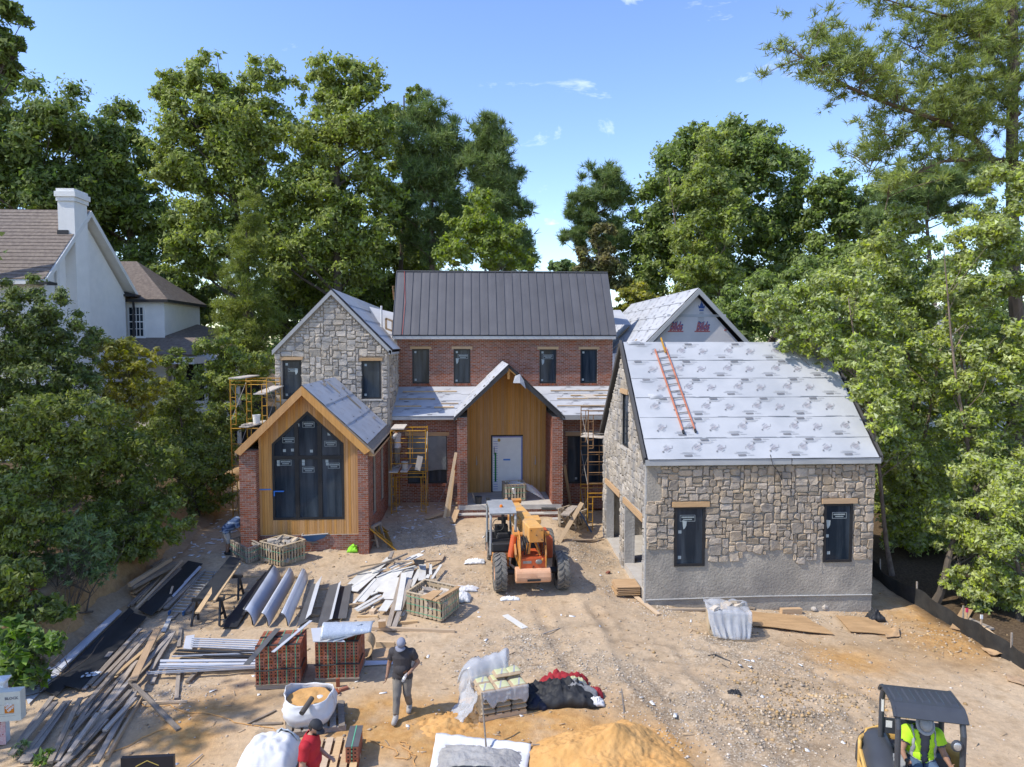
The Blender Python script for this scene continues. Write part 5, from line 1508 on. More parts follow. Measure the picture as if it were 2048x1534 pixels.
# ------------------------------------------------------------------ the neighbours' houses
M_PBRICK = pm('painted_brick', (.80, .79, .76), (.74, .735, .71), 2, .8, .25, 26)
def shingle_mat():
    m = pm('shingle', (.20, .165, .135), (.13, .105, .09), 6, .95, .4, 20, stretch=(1, 1, 1), objr=.12)
    return m
M_SH = shingle_mat()
nh = thing('white_house', 'white painted brick neighbour house with tall end chimney and brown shingle roof', 'house', (-24, 38, 1.5))
NX, NY0, NY1, NYR, NZE, NZR = -19.6, 33.3, 41.8, 37.2, 10.9, 14.75
mb = MB(True)
mb.box((-40, NY0 + .4, .5), (NX, NY1 - .3, NZE - .1)); mb.prism([(NX, NY0 + .4, NZE - .1), (NX, NY1 - .3, NZE - .1), (NX, NYR, NZR - .35)], (-20, 0, 0))
mb.build('wall', M_PBRICK, nh)
def shingles(parent, P, W, L, step=.28, seed=1, tri=None):
    mb = MB(True); b = 0
    while b < L:
        b1 = min(b + step + .02, L)
        a0, a1 = (0, W) if not tri else tri(b)
        mb.add([P.p(a0, b, .035), P.p(a1, b, .035), P.p(a1, b1, .01), P.p(a0, b1, .01), P.p(a0, b, 0), P.p(a1, b, 0)], [(0, 1, 2, 3), (4, 5, 1, 0)])
        b += step
    o = mb.build('shingle', M_SH, parent); o['kind'] = 'stuff'
    return o
for s in (1, -1):
    ye = NY0 - .2 if s == 1 else NY1 + .2
    up = V((0, NYR - ye, NZR - NZE)); L = up.length
    n = V((0, -s * (NZR - NZE), abs(NYR - ye)))
    PR = RoofPlane((NX + .45 if s == -1 else -40, ye, NZE), (1 if s == 1 else -1, 0, 0), up, n)
    mb = MB(True); mb.prism([(-40, ye, NZE - .02), (-40, NYR, NZR - .02), (-40, NYR, NZR - .22), (-40, ye, NZE - .22)], (40 + NX + .44, 0, 0)); r_ = mb.build('roof', M_WHITE, nh)
    shingles(r_, PR, 40 + NX + .45, L)
mb = MB(True)
for s in (1, -1):
    ye = NY0 - .2 if s == 1 else NY1 + .2
    mb.prism([(NX + .45, ye, NZE - .02), (NX + .45, NYR, NZR - .02), (NX + .45, NYR, NZR - .32), (NX + .45, ye, NZE - .3)], (.06, 0, 0))
mb.build('rake_board', M_WHITE, nh)
mb = MB(True)
for y in (NY0 - .3, NY1 - .5):
    mb.prism([(NX - .2, y, NZE - .22), (NX + .62, y, NZE - .22), (NX + .62, y + .8, NZE - .22), (NX - .2, y + .8, NZE - .22)], (0, 0, .12)); mb.prism([(NX - .2, y + .1, NZE - .10), (NX + .6, y + .1, NZE - .10), (NX - .2, y + .4, NZE + .12)], (0, .5, 0))
mb.build('eave_return', M_TRIMDARK, nh)
mb = MB(True)
mb.box((NX + .003, 35.65, .5), (NX + .5, 36.8, 14.9)); mb.box((NX - .32, 35.58, 14.9), (NX + .56, 36.87, 15.1)); mb.box((NX - .36, 35.52, 15.1), (NX + .62, 36.93, 15.35)); mb.box((NX - .31, 35.6, 15.35), (NX + .54, 36.85, 15.5)); mb.box((NX - .28, 35.65, NZR - 1.6), (NX + .001, 36.8, 14.9))
mb.build('chimney', M_PBRICK, nh)
mb = MB(True); mb.box((NX - .32, 35.6, NZR - 1.7), (NX + .2, 35.645, NZR - 1.25)); mb.build('flashing', M_TRIMDARK, nh)
mb = MB(True); mb.box((NX + .01, 34.8, 1), (NX + .1, 34.95, 12.4)); mb.tube([(NX + .1, 34.7, 1), (NX + .1, 34.7, 12.2)], .05, 6); mb.build('downspout', M_WHITE, nh)
# dormer on the front slope
mb = MB(True); mb.box((-27.6, 33.6, 11), (-24.2, 37, 13.2)); mb.prism([(-27.8, 33.3, 13.2), (-23.9, 33.3, 13.2), (-25.9, 33.3, 14.1)], (0, 4, 0)); mb.build('dormer', M_WHITE, nh)
# rear wing, hipped roof
RX1_, RY0, RY1, RZE = -17.7, 42.1, 47.5, 10.55
mb = MB(True); mb.box((-26, RY0, .5), (RX1_, RY1, RZE)); mb.build('rear_wing_wall', M_PBRICK, nh)
mb = MB(True)
e = .35
a_, b_, c_, d_ = (-26, RY0 - e, RZE), (RX1_ + e, RY0 - e, RZE), (RX1_ + e, RY1 + e, RZE), (-26, RY1 + e, RZE)
t1, t2 = (-20.4, (RY0 + RY1) / 2, RZE + 2.5), (-26, (RY0 + RY1) / 2, RZE + 2.5)
mb.add([a_, b_, c_, d_, t1, t2], [(0, 1, 4, 5), (1, 2, 4), (2, 3, 5, 4)])
mb.build('hip_roof', M_SH, nh)
mb = MB(True); mb.box((-26, RY0 - e, RZE - .16), (RX1_ + e, RY0 - e + .1, RZE - .002)); mb.box((RX1_ + e - .1, RY0 - e + .1, RZE - .16), (RX1_ + e, RY1 + e, RZE - .002)); mb.build('gutter', M_TRIMDARK, nh)
mb = MB(True); mb.tube([(-19.3, RY0 - .3, RZE - .1), (-19.35, RY0 - .15, RZE - .5), (-19.4, RY0 - .1, RZE - .6), (-19.4, RY0 - .1, 2)], .06, 6); mb.build('downspout', M_TRIMDARK, nh)
def sash(parent, P, a0, b0, a1, b1, nx, ny):
    mb = MB(True); f = .09
    for r in ((a0 - f, b0 - f, a0, b1 + f), (a1, b0 - f, a1 + f, b1 + f), (a0, b0 - f, a1, b0), (a0, b1, a1, b1 + f)): pbox(mb, P, *r, 0, .06)
    pbox(mb, P, a0 - f - .05, b0 - f - .07, a1 + f + .05, b0 - f - .001, 0, .1)
    w = mb.build('window', M_WHITE, parent)
    mb = MB(True); pbox(mb, P, a0, b0, a1, b1, .004, .012); mb.build('pane', M_GLASS, w)
    mb = MB(True)
    for i in range(1, nx): x = a0 + (a1 - a0) * i / nx; pbox(mb, P, x - .018, b0, x + .018, b1, .012, .035)
    for j in range(1, ny): y = b0 + (b1 - b0) * j / ny; pbox(mb, P, a0, y - (.03 if j == ny // 2 else .015), a1, y + (.03 if j == ny // 2 else .015), .012, .04)
    mb.build('muntin', M_WHITE, w)
P = Plane((0, RY0, 0), (1, 0, 0), (0, -1, 0))
q0, q1 = PY(260, 672, RY0), PY(286, 615, RY0)
sash(nh, P, q0.x, q0.z, q1.x, q1.z, 4, 4)
q0, q1 = PY(234, 660, RY0), PY(244, 610, RY0)
sash(nh, P, q0.x, q0.z, q1.x, q1.z, 2, 4)
PN = Plane((NX, 0, 0), (0, 1, 0), (1, 0, 0))
sash(nh, PN, 35.0 - .9, 6.3, 35.0 - .1, 8.2, 2, 4)
sash(nh, PN, 38.6, 2.2, 39.5, 4.4, 2, 4)
# rear porch
mb = MB(True)
q = PY(300, 680, 41.2); z0 = q.z
mb.add([(-20.00, 42.09, z0 + .1), (-15.70, 42.09, z0 + .1), (-15.30, 40.2, z0 - .85), (-18.90, 40.2, z0 - .85)], [(0, 3, 2, 1)])
mb.add([(-17.70, 47, z0 + 1.0), (-13.30, 47, z0 + .1), (-13.30, 42.1, z0 - .7), (-17.70, 42.1, z0 + .2)], [(0, 3, 2, 1)])
mb.build('porch_roof', M_SH, nh, solid=.1)
mb = MB(True)
mb.box((-18.90, 40.25, z0 - 1.35), (-15.40, 42.05, z0 - .95)); mb.box((-17.65, 42.2, z0 - 1.2), (-13.50, 46.9, z0 - .8))
for x in (-17.5, -15.65, -13.8): mb.box((x, 42.4, .6), (x + .18, 42.6, z0 - 1.2))
mb.box((-17.60, 42.35, z0 - 4.6), (-13.60, 42.65, z0 - 3.6)); mb.box((-17.60, 42.3, .5), (-13.60, 42.7, 1.2))
mb.build('porch_frame', M_WHITE, nh)
mb = MB(True); mb.box((-17.30, 43.0, 1), (-13.70, 46.6, z0 - 1.25)); mb.build('porch_screen', M_DARK, nh)
mb = MB(True)
q = PY(290, 890, 33)
mb.box((q.x - .7, 33, 1.2), (q.x + .7, 34.2, q.z + .7)); mb.prism([(q.x - .9, 32.8, q.z + .7), (q.x + .9, 32.8, q.z + .7), (q.x + .9, 34.4, q.z + .95), (q.x - .9, 34.4, q.z + .95)], (0, 0, .06))
o = mb.build('garden_shed', M_WOODOLD); tag(o, 'small weathered wooden shed half hidden in the bushes by the white house', 'shed')
# a pale house glimpsed through the birches
ph = thing('pale_house', 'pale neighbour house glimpsed through the river birches on the right', 'house', (27, 41, .5))
mb = MB(True); mb.box((19.5, 38, .2), (34, 46, 6.6)); mb.prism([(19.5, 38, 6.6), (19.5, 46, 6.6), (19.5, 42, 9.4)], (14.5, 0, 0)); mb.build('wall', M_WHITE, ph)
mb = MB(True); mb.prism([(19.2, 37.6, 6.5), (19.2, 42, 9.6), (19.2, 46.4, 6.5), (19.2, 46.4, 6.35), (19.2, 42, 9.42), (19.2, 37.6, 6.35)], (15, 0, 0)); mb.build('roof', M_SH, ph)
mb = MB(True); mb.box((27.2, 39.2, 6.6), (28.3, 40.2, 10.2)); mb.build('chimney', M_PBRICK, ph)
P = Plane((0, 38, 0), (1, 0, 0), (0, -1, 0))
for x in (21, 24.5, 29, 32): sash(ph, P, x, 3.6, x + 1.0, 5.4, 2, 4)
# ------------------------------------------------------------------ things lying about the site
M_STEELDK = pm('dark_sheet_metal', (.045, .047, .052), (.032, .034, .038), 1.5, .42, 0, metal=.3, spec=.4, objr=.15)
M_STEELGR = pm('grey_sheet_metal', (.15, .148, .145), (.12, .118, .116), 1.5, .45, 0, metal=.25, spec=.4)
M_STEELWH = pm('white_backed_metal', (.52, .54, .58), (.46, .48, .52), 1.5, .4, 0, spec=.45, objr=.06)
M_ALU = pm('aluminium', (.52, .53, .54), (.42, .43, .44), 5, .35, 0, metal=.7)
M_TRIMW = pm('white_trim_board', (.60, .59, .55), (.52, .50, .45), 3, .75, .1, 12, objr=.12)
M_YEL = pm('yellow_paint', (.52, .27, .02), (.40, .20, .02), 6, .55, .1, 30, c3=(.3, .17, .06), s3=3)
M_GALV = pm('galvanised', (.30, .29, .27), (.22, .20, .18), 6, .5, 0, metal=.4)
M_RUST = pm('rusty_tube', (.22, .12, .06), (.28, .17, .08), 6, .7)
M_PLANK = pm('scaffold_plank', (.56, .50, .42), (.46, .40, .33), 3, .85, .2, 20, stretch=(.5, 4, 4), objr=.1)
M_FIBER = pm('orange_fibreglass', (.52, .20, .12), (.45, .16, .09), 4, .55)
M_POLY = pm('clear_polythene', (.62, .64, .66), (.52, .54, .57), 4, .22, .4, 5, spec=.6, alpha=.42)
M_BAGW = pm('woven_white', (.66, .66, .65), (.56, .56, .56), 3, .75, .35, 6)
M_SAND = pm('orange_sand', (.58, .335, .125), (.48, .26, .085), 2.5, .95, .9, 9)
M_MORT = pm('wet_mortar', (.37, .36, .34), (.28, .27, .255), 3, .9, .9, 14)
M_CLAYB = pm('loose_brick', (.33, .115, .06), (.26, .085, .05), 6, .9, .2, 60, objr=.14)
M_CORESHADE = pm('brick_core_shade', (.02, .012, .01))
M_STRAPG = pm('green_strap', (.12, .40, .24), (.10, .34, .2), 3, .5)
M_BLACKC = pm('black_cloth', (.02, .021, .023), (.035, .036, .038), 3, .6, .3, 8)
M_REDC = pm('red_cloth', (.34, .025, .035), (.24, .02, .025), 4, .8, .3, 8)
M_RUBBER = pm('rubber', (.055, .053, .05), (.085, .08, .072), 5, .85, .3, 30)
M_BLUEP = pm('blue_paint', (.04, .12, .28), (.06, .15, .3), 3, .45)
M_NEON = pm('neon_green', (.30, .72, .04), (.25, .6, .04), 4, .8)
M_FOAM = pm('foil_foam', (.50, .55, .60), (.62, .66, .70), 30, .3, .6, 45, metal=.25)
M_CARD = pm('cardboard', (.40, .29, .17), (.34, .24, .14), 3, .85)
def C4(x, y): return (x / 4.593, 1200 + y / 4.593)
def C3(x, y): return (180 + x / 5.682, 1090 + y / 5.682)
def C2(x, y): return (640 + x / 5.689, 1060 + y / 5.689)
def C1(x, y): return (400 + x / 6.39, 1020 + y / 6.39)
def D4(x, y): return (690 + x / 8.524, 1080 + y / 8.524)
brng = random.Random(77)
def board(name, p, q, w, t, mat, label, cat='board', group=None, roll=0.0, warp=.006, up=(0, 0, 1)):
    p, q = V(p), V(q)
    x = (q - p); L = x.length; x.normalize()
    y = V(up).cross(x).normalized(); z = x.cross(y)
    R = Matrix((x, y, z)).transposed() @ Matrix.Rotation(roll, 3, 'X')
    mb = MB()
    n = 4
    bow = brng.uniform(-warp, warp)
    ring = []
    vs = []
    for i in range(n + 1):
        a = -L / 2 + L * i / n
        k = bow * (1 - (2 * i / n - 1) ** 2)
        vs += [(a, -w / 2 + k, -t / 2), (a, w / 2 + k, -t / 2), (a, w / 2 + k, t / 2), (a, -w / 2 + k, t / 2)]
    fs = [(0, 1, 2, 3), tuple(reversed([4 * n, 4 * n + 1, 4 * n + 2, 4 * n + 3]))]
    for i in range(n):
        for j in range(4):
            fs.append((4 * i + j, 4 * i + 4 + j, 4 * i + 4 + (j + 1) % 4, 4 * i + (j + 1) % 4))
    mb.add(vs, fs)
    o = mb.build(name, mat, None, loc=(0, 0, 0))
    o.matrix_basis = Matrix.Translation((p + q) / 2) @ R.to_4x4()
    return tag(o, label, cat, group)
def bpx(a, b, w, t, d0, d1, mat, label, name='board', cat='board', group=None, **k):
    return board(name, G(*a, d0 + t / 2), G(*b, d1 + t / 2), w, t, mat, label, cat, group, **k)
def quadpx(name, px, dz, t, mat, label, cat, group=None, dzs=None):
    q = [G(x, y, (dzs[i] if dzs else dz)) for i, (x, y) in enumerate(px)]
    mb = MB(); n = (q[1] - q[0]).cross(q[-1] - q[0]).normalized()
    if n.z < 0: n = -n
    mb.prism(q, n * t)
    return tag(mb.build(name, mat), label, cat, group)
# --- jumbled lumber at the lower left
PILE = 'weathered boards in the jumbled lumber pile'
LBL = 'weathered grey board lying in the jumbled lumber pile at the lower left'
lum = [((1290, 265), (770, 820), .10), ((1330, 315), (860, 800), .10), ((1390, 285), (960, 780), .10), ((1490, 360), (830, 1070), .09), ((1580, 310), (930, 1030), .10),
       ((1300, 480), (820, 1060), .11), ((1230, 820), (520, 1534), .10), ((1200, 830), (760, 1320), .10), ((1080, 930), (660, 1370), .10), ((1240, 840), (880, 1500), .11),
       ((1050, 950), (460, 1500), .10), ((870, 870), (520, 1480), .09), ((740, 900), (460, 1490), .10), ((620, 930), (230, 1490), .17), ((510, 940), (100, 1420), .12),
       ((480, 890), (160, 1330), .10), ((1350, 430), (640, 1250), .08), ((1140, 560), (700, 1060), .09), ((1080, 640), (640, 1090), .08), ((1250, 560), (930, 1030), .11),
       ((1480, 470), (1060, 900), .10), ((1000, 1020), (560, 1534), .11), ((900, 1040), (640, 1400), .09), ((1130, 1050), (680, 1534), .10), ((980, 1100), (600, 1500), .10), ((1560, 300), (1180, 700), .09),
       ((590, 950), (190, 1480), .10), ((1240, 900), (960, 1200), .10), ((950, 860), (640, 1180), .07), ((1600, 290), (1390, 640), .09), ((1020, 480), (760, 800), .12), ((1150, 420), (820, 780), .12)]
for k, (a, b, w) in enumerate(lum):
    lv = .03 + .05 * ((k * 7) % 5)
    bpx(C4(*a), C4(*b), w, .04, lv + brng.uniform(0, .03), lv * brng.uniform(.3, 1) + .01, M_WOODOLD, LBL, group=PILE)
bpx(C4(1450, 260), C4(1220, 740), .17, .03, .30, .32, M_PLY, 'speckled chipboard plank on top of the lower left lumber pile')
bpx(C4(1500, 310), C4(1060, 690), .10, .04, .28, .20, M_WOODNEW, 'tan board with a square cut end lying on top of the left lumber pile')
bpx(C4(1300, 900), C4(980, 1450), .06, .09, .03, .03, M_WOODNEW, 'sunlit stud on edge along the right border of the lumber pile')
bpx(C4(1195, 745), C4(1640, 1190), .10, .04, .24, .02, M_WOODOLD, 'pale board slanting down alone from the lumber pile towards the lower right')
bpx(C4(850, 960 - 100), C4(660, 955), .05, .03, .14, .12, M_WOODNEW, 'thin yellowish splintered stick across the lumber pile')
bpx(C4(1310, 945), C4(1720, 933), .05, .05, .02, .02, M_WOODNEW, 'short round topped stick lying level below the white trims')
bpx(C4(1565, 150), C4(1500, 290), .12, .02, .05, .05, M_TRIMW, 'small grey board between the aluminium ladder and the lumber pile')
bpx(C4(1660, 260), C4(1640, 430), .09, .04, .03, .03, M_WOODOLD, 'short upright looking board just left of the grey ribbed offcut')
bpx(C4(1650, 560), C4(1620, 910), .09, .06, .02, .02, M_WOODOLD, 'support batten sticking out below the middle of the white trims')
bpx(C4(1900, 560), C4(1720, 755), .09, .06, .02, .02, M_WOODOLD, 'support batten slanting out below the right end of the white trims')
bpx(C4(1480, 560), C4(1400, 760), .10, .05, .02, .02, M_WOODOLD, 'support batten sticking out below the left end of the white trims')
quadpx('metal_offcut', [C3(1090, 1040), C3(1190, 1025), C3(1160, 1190), C3(1060, 1180)], .12, .02, M_STEELWH, 'grey ribbed metal offcut leaning above the white trims', 'metal offcut')
# --- white and dark roof trims
TR = 'ribbed white metal trims'
for k, (a, b, c, d, mt, lab) in enumerate((
        ((1160, 1105), (1920, 1130), (1920, 1215), (1150, 1180), M_STEELWH, 'bundle of ribbed white metal trims, topmost of the stack left of the brick pallets'),
        ((1000, 1210), (1900, 1235), (1890, 1310), (940, 1265), M_STEELDK, 'dark metal trim with white edges below the ribbed bundle'),
        ((800, 1330), (1900, 1325), (1900, 1380), (790, 1400), M_STEELWH, 'white metal trim third from the top left of the brick pallets'),
        ((780, 1410), (1900, 1375), (1890, 1400), (780, 1435), M_STEELWH, 'white metal trim with folded edge fourth from the top'),
        ((640, 1468), (1880, 1405), (1890, 1420), (640, 1490), M_STEELWH, 'long thin white metal trim lowest of the stack, poking out furthest left'))):
    q = [G(*C3(*p), .10 + .01 * (5 - k)) for p in (a, b, c, d)]
    mb = MB()
    n = 5 if k == 0 else 2
    for i in range(n):
        f0, f1 = i / n, (i + 1) / n
        p0, p1, p2, p3 = q[0].lerp(q[3], f0), q[1].lerp(q[2], f0), q[1].lerp(q[2], f1 - .12 / n), q[0].lerp(q[3], f1 - .12 / n)
        z = V((0, 0, .014 + .02 * (n - i)))
        mb.prism([p0 + z, p1 + z, p2 + z, p3 + z], (0, 0, .012)); mb.prism([p3 + z, p2 + z, p2 + z + V((0, -.01, .03)), p3 + z + V((0, -.01, .03))], (0, .008, 0))
    tag(mb.build('metal_trim', mt), lab, 'metal trim', TR)
mb = MB(); p0, p1 = G(*C3(930, 1265), .2), G(*C3(1900, 1225), .2); mb.bar(p0, p1, .02, .03); tag(mb.build('metal_trim', M_STEELWH), 'thin white edge strip lying along the dark trim', 'metal trim', TR)
# --- long sheets on the left
quadpx('metal_sheet', [C4(1190, 68), C4(1232, 105), C4(520, 885), C4(410, 832)], .05, .006, M_STEELDK, 'long dark metal sheet with the lower left corner poking out furthest', 'metal sheet', 'long dark metal sheets')
quadpx('metal_sheet', [C4(1225, 120), C4(1348, 155), C4(740, 822), C4(580, 782)], .085, .006, M_STEELDK, 'long dark metal sheet with a crumpled foil scrap, beside the lumber pile', 'metal sheet', 'long dark metal sheets')
quadpx('metal_sheet', [C3(1115, 178), C3(1285, 212), C3(700, 805), C3(545, 735)], .11, .006, M_STEELDK, 'dark metal sheet left of the aluminium ladder, nearest the bank', 'metal sheet', 'long dark metal sheets')
quadpx('metal_sheet', [C4(1020, 138), C4(1060, 170), C4(560, 660), C4(440, 660)], .05, .006, M_STEELWH, 'long pale metal sheet along the foot of the clay bank', 'metal sheet', 'pale metal sheets')
quadpx('metal_sheet', [C4(440, 605), C4(560, 660), C4(260, 960), C4(200, 790)], .03, .006, M_STEELWH, 'broad pale metal sheet behind the white post', 'metal sheet', 'pale metal sheets')
quadpx('metal_sheet', [C4(445, 608), C4(545, 690), C4(490, 725), C4(398, 655)], .045, .006, M_STEELWH, 'small square pale metal sheet overlapping the broad one', 'metal sheet', 'pale metal sheets')
quadpx('metal_trim', [C4(1085, 90), C4(1117, 112), C4(562, 645), C4(528, 630)], .13, .03, M_STEELWH, 'straight pale metal trim lying on the dark sheet by the bank', 'metal trim')
mb = MB(); c = G(*C4(838, 690), .1)
for k in range(9): mb.sphere(c + V((brng.uniform(-.15, .15), brng.uniform(-.15, .15), .03)), (brng.uniform(.03, .07), brng.uniform(.03, .07), .02), 6, 4)
tag(mb.build('foil_scrap', M_FOAM), 'crumpled foil scrap on the dark metal sheet', 'foil scrap')
# --- beams and boards by the bank
BK = 'timbers at the foot of the clay bank'
for a, b, w, t, d0, d1, mt, lab in (
        ((920, 160), (445, 455), .10, .12, .34, .42, M_WOODNEW, 'pale squared timber on top of the stack at the clay bank'),
        ((975, 205), (455, 485), .24, .10, .20, .30, M_WOODOLD, 'wide old beam below the pale timber at the clay bank'),
        ((850, 155), (700, 245), .10, .06, .20, .24, M_WOODOLD, 'short dark board behind the stack at the clay bank'),
        ((1048, 178), (525, 715), .06, .05, .22, .18, M_WOODNEW, 'long thin yellow batten between the beams and the dark sheet'),
        ((1020, 270), (640, 625), .12, .04, .13, .16, M_WOODOLD, 'grey board lying along the edge of the dark sheet'),
        ((650, 425), (490, 545), .16, .05, .12, .14, M_PLY, 'reddish plank below the wide old beam'),
        ((440, 490), (330, 560), .10, .05, .08, .1, M_WOODOLD, 'short board end at the left of the beam stack'),
        ((430, 555), (345, 615), .10, .05, .03, .05, M_WOODOLD, 'lowest short board end at the left of the beam stack'),
        ((790, 370), (480, 680), .07, .05, .06, .06, M_WOODOLD, 'thin board under the yellow batten, left one of two'),
        ((830, 340), (540, 660), .06, .05, .07, .07, M_WOODNEW, 'thin tan board under the yellow batten, right one of two'),
        ((730, 400), (430, 700), .07, .04, .04, .04, M_WOODOLD, 'splintered board at the bottom of the beam stack'),
        ((1285, 300), (860, 720), .14, .05, .06, .05, M_WOODOLD, 'long grey board just left of the aluminium ladder'),
        ((925, 595), (760, 745), .10, .05, .14, .05, M_WOODOLD, 'short grey board crossing the end of the dark sheet'),
        ((940, 475), (915, 560), .06, .05, .13, .13, M_WOODNEW, 'small wood block standing on the dark sheet'),
        ((1250, 640), (1110, 770), .14, .07, .05, .05, M_WOODOLD, 'brownish plank end right of the ladder feet'),
        ((1000, 770), (930, 840), .08, .04, .03, .03, M_WOODOLD, 'short grey offcut below the ladder feet')):
    bpx(C3(*a), C3(*b), w, t, d0, d1, mt, lab, group=BK)
quadpx('metal_trim', [C3(1245, 240), C3(1268, 255), C3(950, 595), C3(925, 580)], .13, .02, M_STEELWH, 'white metal trim on the dark sheet beside the grey board', 'metal trim')
def ladder(name, label, a0, a1, b0, b1, n, rm, sm, foot=None, w=.028, d=.075, rung=.016, rail_up=(0, 0, 1)):
    """a0-a1 one rail, b0-b1 the other, bottom to top"""
    t = thing(name, label, 'ladder', tuple(V(a0)))
    for p, q in ((a0, a1), (b0, b1)):
        mb = MB(True); mb.bar(p, q, w, d, rail_up); mb.build('rail', rm, t)
    for i in range(n):
        f = (i + .6) / n
        p, q = V(a0).lerp(V(a1), f), V(b0).lerp(V(b1), f)
        mb = MB(True); mb.tube([p, q], rung, 6); mb.build('rung', sm, t)
    if foot:
        for p, q in ((a0, a1), (b0, b1)):
            d_ = (V(q) - V(p)).normalized()
            mb = MB(True); mb.bar(V(p) - d_ * .04, V(p) + d_ * .09, w + .02, d + .02, rail_up); mb.build('foot', foot, t)
    return t
ladder('extension_ladder', 'aluminium ladder with blue feet lying beside the dark metal sheets', G(*C3(900, 772), .09), G(*C3(1310, 285), .09), G(*C3(1062, 778), .09), G(*C3(1445, 300), .09), 15, M_ALU, M_ALU, M_BLUEP)
# --- sawhorses carrying a plank and a dark sheet
def sawhorse(label, c, rz, m=M_STEELDK, L=.9, h=.72):
    t = thing('sawhorse', label, 'sawhorse', tuple(c), rz, 'sawhorses')
    mb = MB(); mb.box((-L / 2, -.05, h - .09), (L / 2, .05, h)); mb.build('beam', m, t)
    for sx in (-1, 1):
        for sy in (-1, 1):
            mb = MB(); mb.bar((sx * (L / 2 - .06), sy * .26, 0), (sx * (L / 2 - .1), sy * .04, h - .09), .07, .05, (1, 0, 0)); mb.build('leg', m, t)
        mb = MB(); mb.box((sx * (L / 2 - .09) - .015, -.18, .22), (sx * (L / 2 - .09) + .015, .18, .28)); mb.build('cross_bar', m, t)
    return t
sh1, sh2 = G(*C3(1570, 600)), G(*C3(1350, 880))
axis = (G(*C3(1640, 180)) - G(*C3(1290, 620)))
rz_ = math.atan2(axis.y, axis.x) + PI / 2
sawhorse('black plastic sawhorse under the far end of the plank and dark sheet', sh1, rz_)
sawhorse('black plastic sawhorse under the near end of the plank and dark sheet', sh2, rz_)
quadpx('metal_sheet', [C3(1590, 130), C3(1715, 155), C3(1370, 640), C3(1205, 600)], .80, .008, M_STEELDK, 'dark metal sheet resting on the black sawhorses', 'metal sheet')
bpx(C3(1690, 215), C3(1400, 635), .12, .05, .735, .735, M_WOODNEW, 'pale plank on the sawhorses along the right edge of the sheet', name='plank', cat='plank')
bpx(C3(1640, 130), C3(1220, 770), .13, .045, .735, .735, M_WOODNEW, 'pale plank on the sawhorses with its end poking out in front of the sheet', name='plank', cat='plank')
# --- curved stacks of roofing sheets and the flat pans beside them
def roll(label, n0, n1, f0, f1, layers, h, seed):
    """stack of bent sheets; n0-n1 the near edge left to right on the ground, f0-f1 the far edge"""
    a0, a1, b0, b1 = G(*n0), G(*n1), G(*f0), G(*f1)
    t = thing('roofing_bundle', label, 'roofing sheets', tuple(a0), 0, 'bent bundles of roofing sheets')
    for k in range(layers):
        s = 1 - .10 * k / max(1, layers - 1)
        mb = MB(True)
        prof = []
        m = 8
        for i in range(m + 1):
            th = PI * .60 * i / m
            prof.append((1 - .0 - (1 - math.sin(min(PI / 2, th + .0))) , math.cos(th)))
        def fn(u, v):
            q = u * 1.5
            x = math.sin(q) ; z = math.cos(q)
            l = a0.lerp(b0, v); r_ = a1.lerp(b1, v)
            side = (r_ - l)
            base = r_ - side * 0
            p = l + side * (x * s) + V((0, 0, h * z * s + .012 * k))
            return p - side * (.10 * k / layers)
        mb.sheet(fn, 10, 6)
        mb.build('sheet', M_STEELWH if k == 0 else M_STEELDK, t, solid=.006, smooth=True)
    for k in range(5):
        mb = MB(True)
        f = k / 5 * .5
        p, q = a0 + (a1 - a0) * (.12 + f * .7) + V((0, 0, h * (1.0 - .16 * k) + .0)), b0 + (b1 - b0) * (.12 + f * .7) + V((0, 0, h * (1.0 - .16 * k)))
        p = fn(.10 + .13 * k, 0) + V((.012, 0, .012)); q = fn(.10 + .13 * k, 1) + V((.012, 0, .012))
        if k < layers - 1: mb.bar(p, q, .014, .03); mb.build('edge_rib', M_STEELWH, t)
    return t
roll('largest bent bundle of white backed roofing sheets, leftmost of three', C1(560, 1500), C1(690, 1505), C1(930, 900), C1(1040, 930), 6, .52, 1)
roll('middle of the three bent bundles of white backed roofing sheets', C1(790, 1510), C1(880, 1510), C1(1140, 905), C1(1212, 915), 4, .44, 2)
roll('rightmost of the three bent bundles of white backed roofing sheets', C1(1040, 1500), C1(1130, 1505), C1(1310, 905), C1(1382, 905), 4, .42, 3)
PAN = 'flat roofing pans'
quadpx('metal_sheet', [C1(830, 795), C1(900, 800), C1(470, 1500), C1(255, 1500)], .06, .006, M_STEELDK, 'wide dark flat sheet left of the largest bent bundle', 'metal sheet', PAN)
quadpx('metal_sheet', [C1(1430, 940), C1(1480, 945), C1(1400, 1400), C1(1230, 1500)], .07, .006, M_STEELGR, 'grey roofing pan with a pale turned up edge, left one of three', 'metal sheet', PAN)
quadpx('metal_sheet', [C1(1480, 945), C1(1560, 840), C1(1420, 1330), C1(1345, 1400)], .07, .006, M_STEELWH, 'pale turned up side of the left roofing pan', 'metal sheet', PAN, dzs=[.07, .30, .30, .07])
quadpx('metal_sheet', [C1(1650, 965), C1(1780, 930), C1(1655, 1400), C1(1490, 1530)], .07, .006, M_STEELGR, 'grey roofing pan in the middle of three', 'metal sheet', PAN)
quadpx('metal_sheet', [C1(1770, 940), C1(1805, 905), C1(1690, 1390), C1(1655, 1400)], .07, .006, M_STEELWH, 'pale turned up side of the middle roofing pan', 'metal sheet', PAN, dzs=[.07, .2, .2, .07])
quadpx('metal_sheet', [C1(1790, 985), C1(1850, 980), C1(1765, 1385), C1(1690, 1390)], .06, .006, M_STEELDK, 'dark strip between the middle and right roofing pans', 'metal sheet', PAN)
quadpx('metal_sheet', [C1(1850, 975), C1(1945, 940), C1(1870, 1385), C1(1762, 1390)], .08, .006, M_STEELGR, 'grey roofing pan rightmost of three, beside the scrap heap', 'metal sheet', PAN)
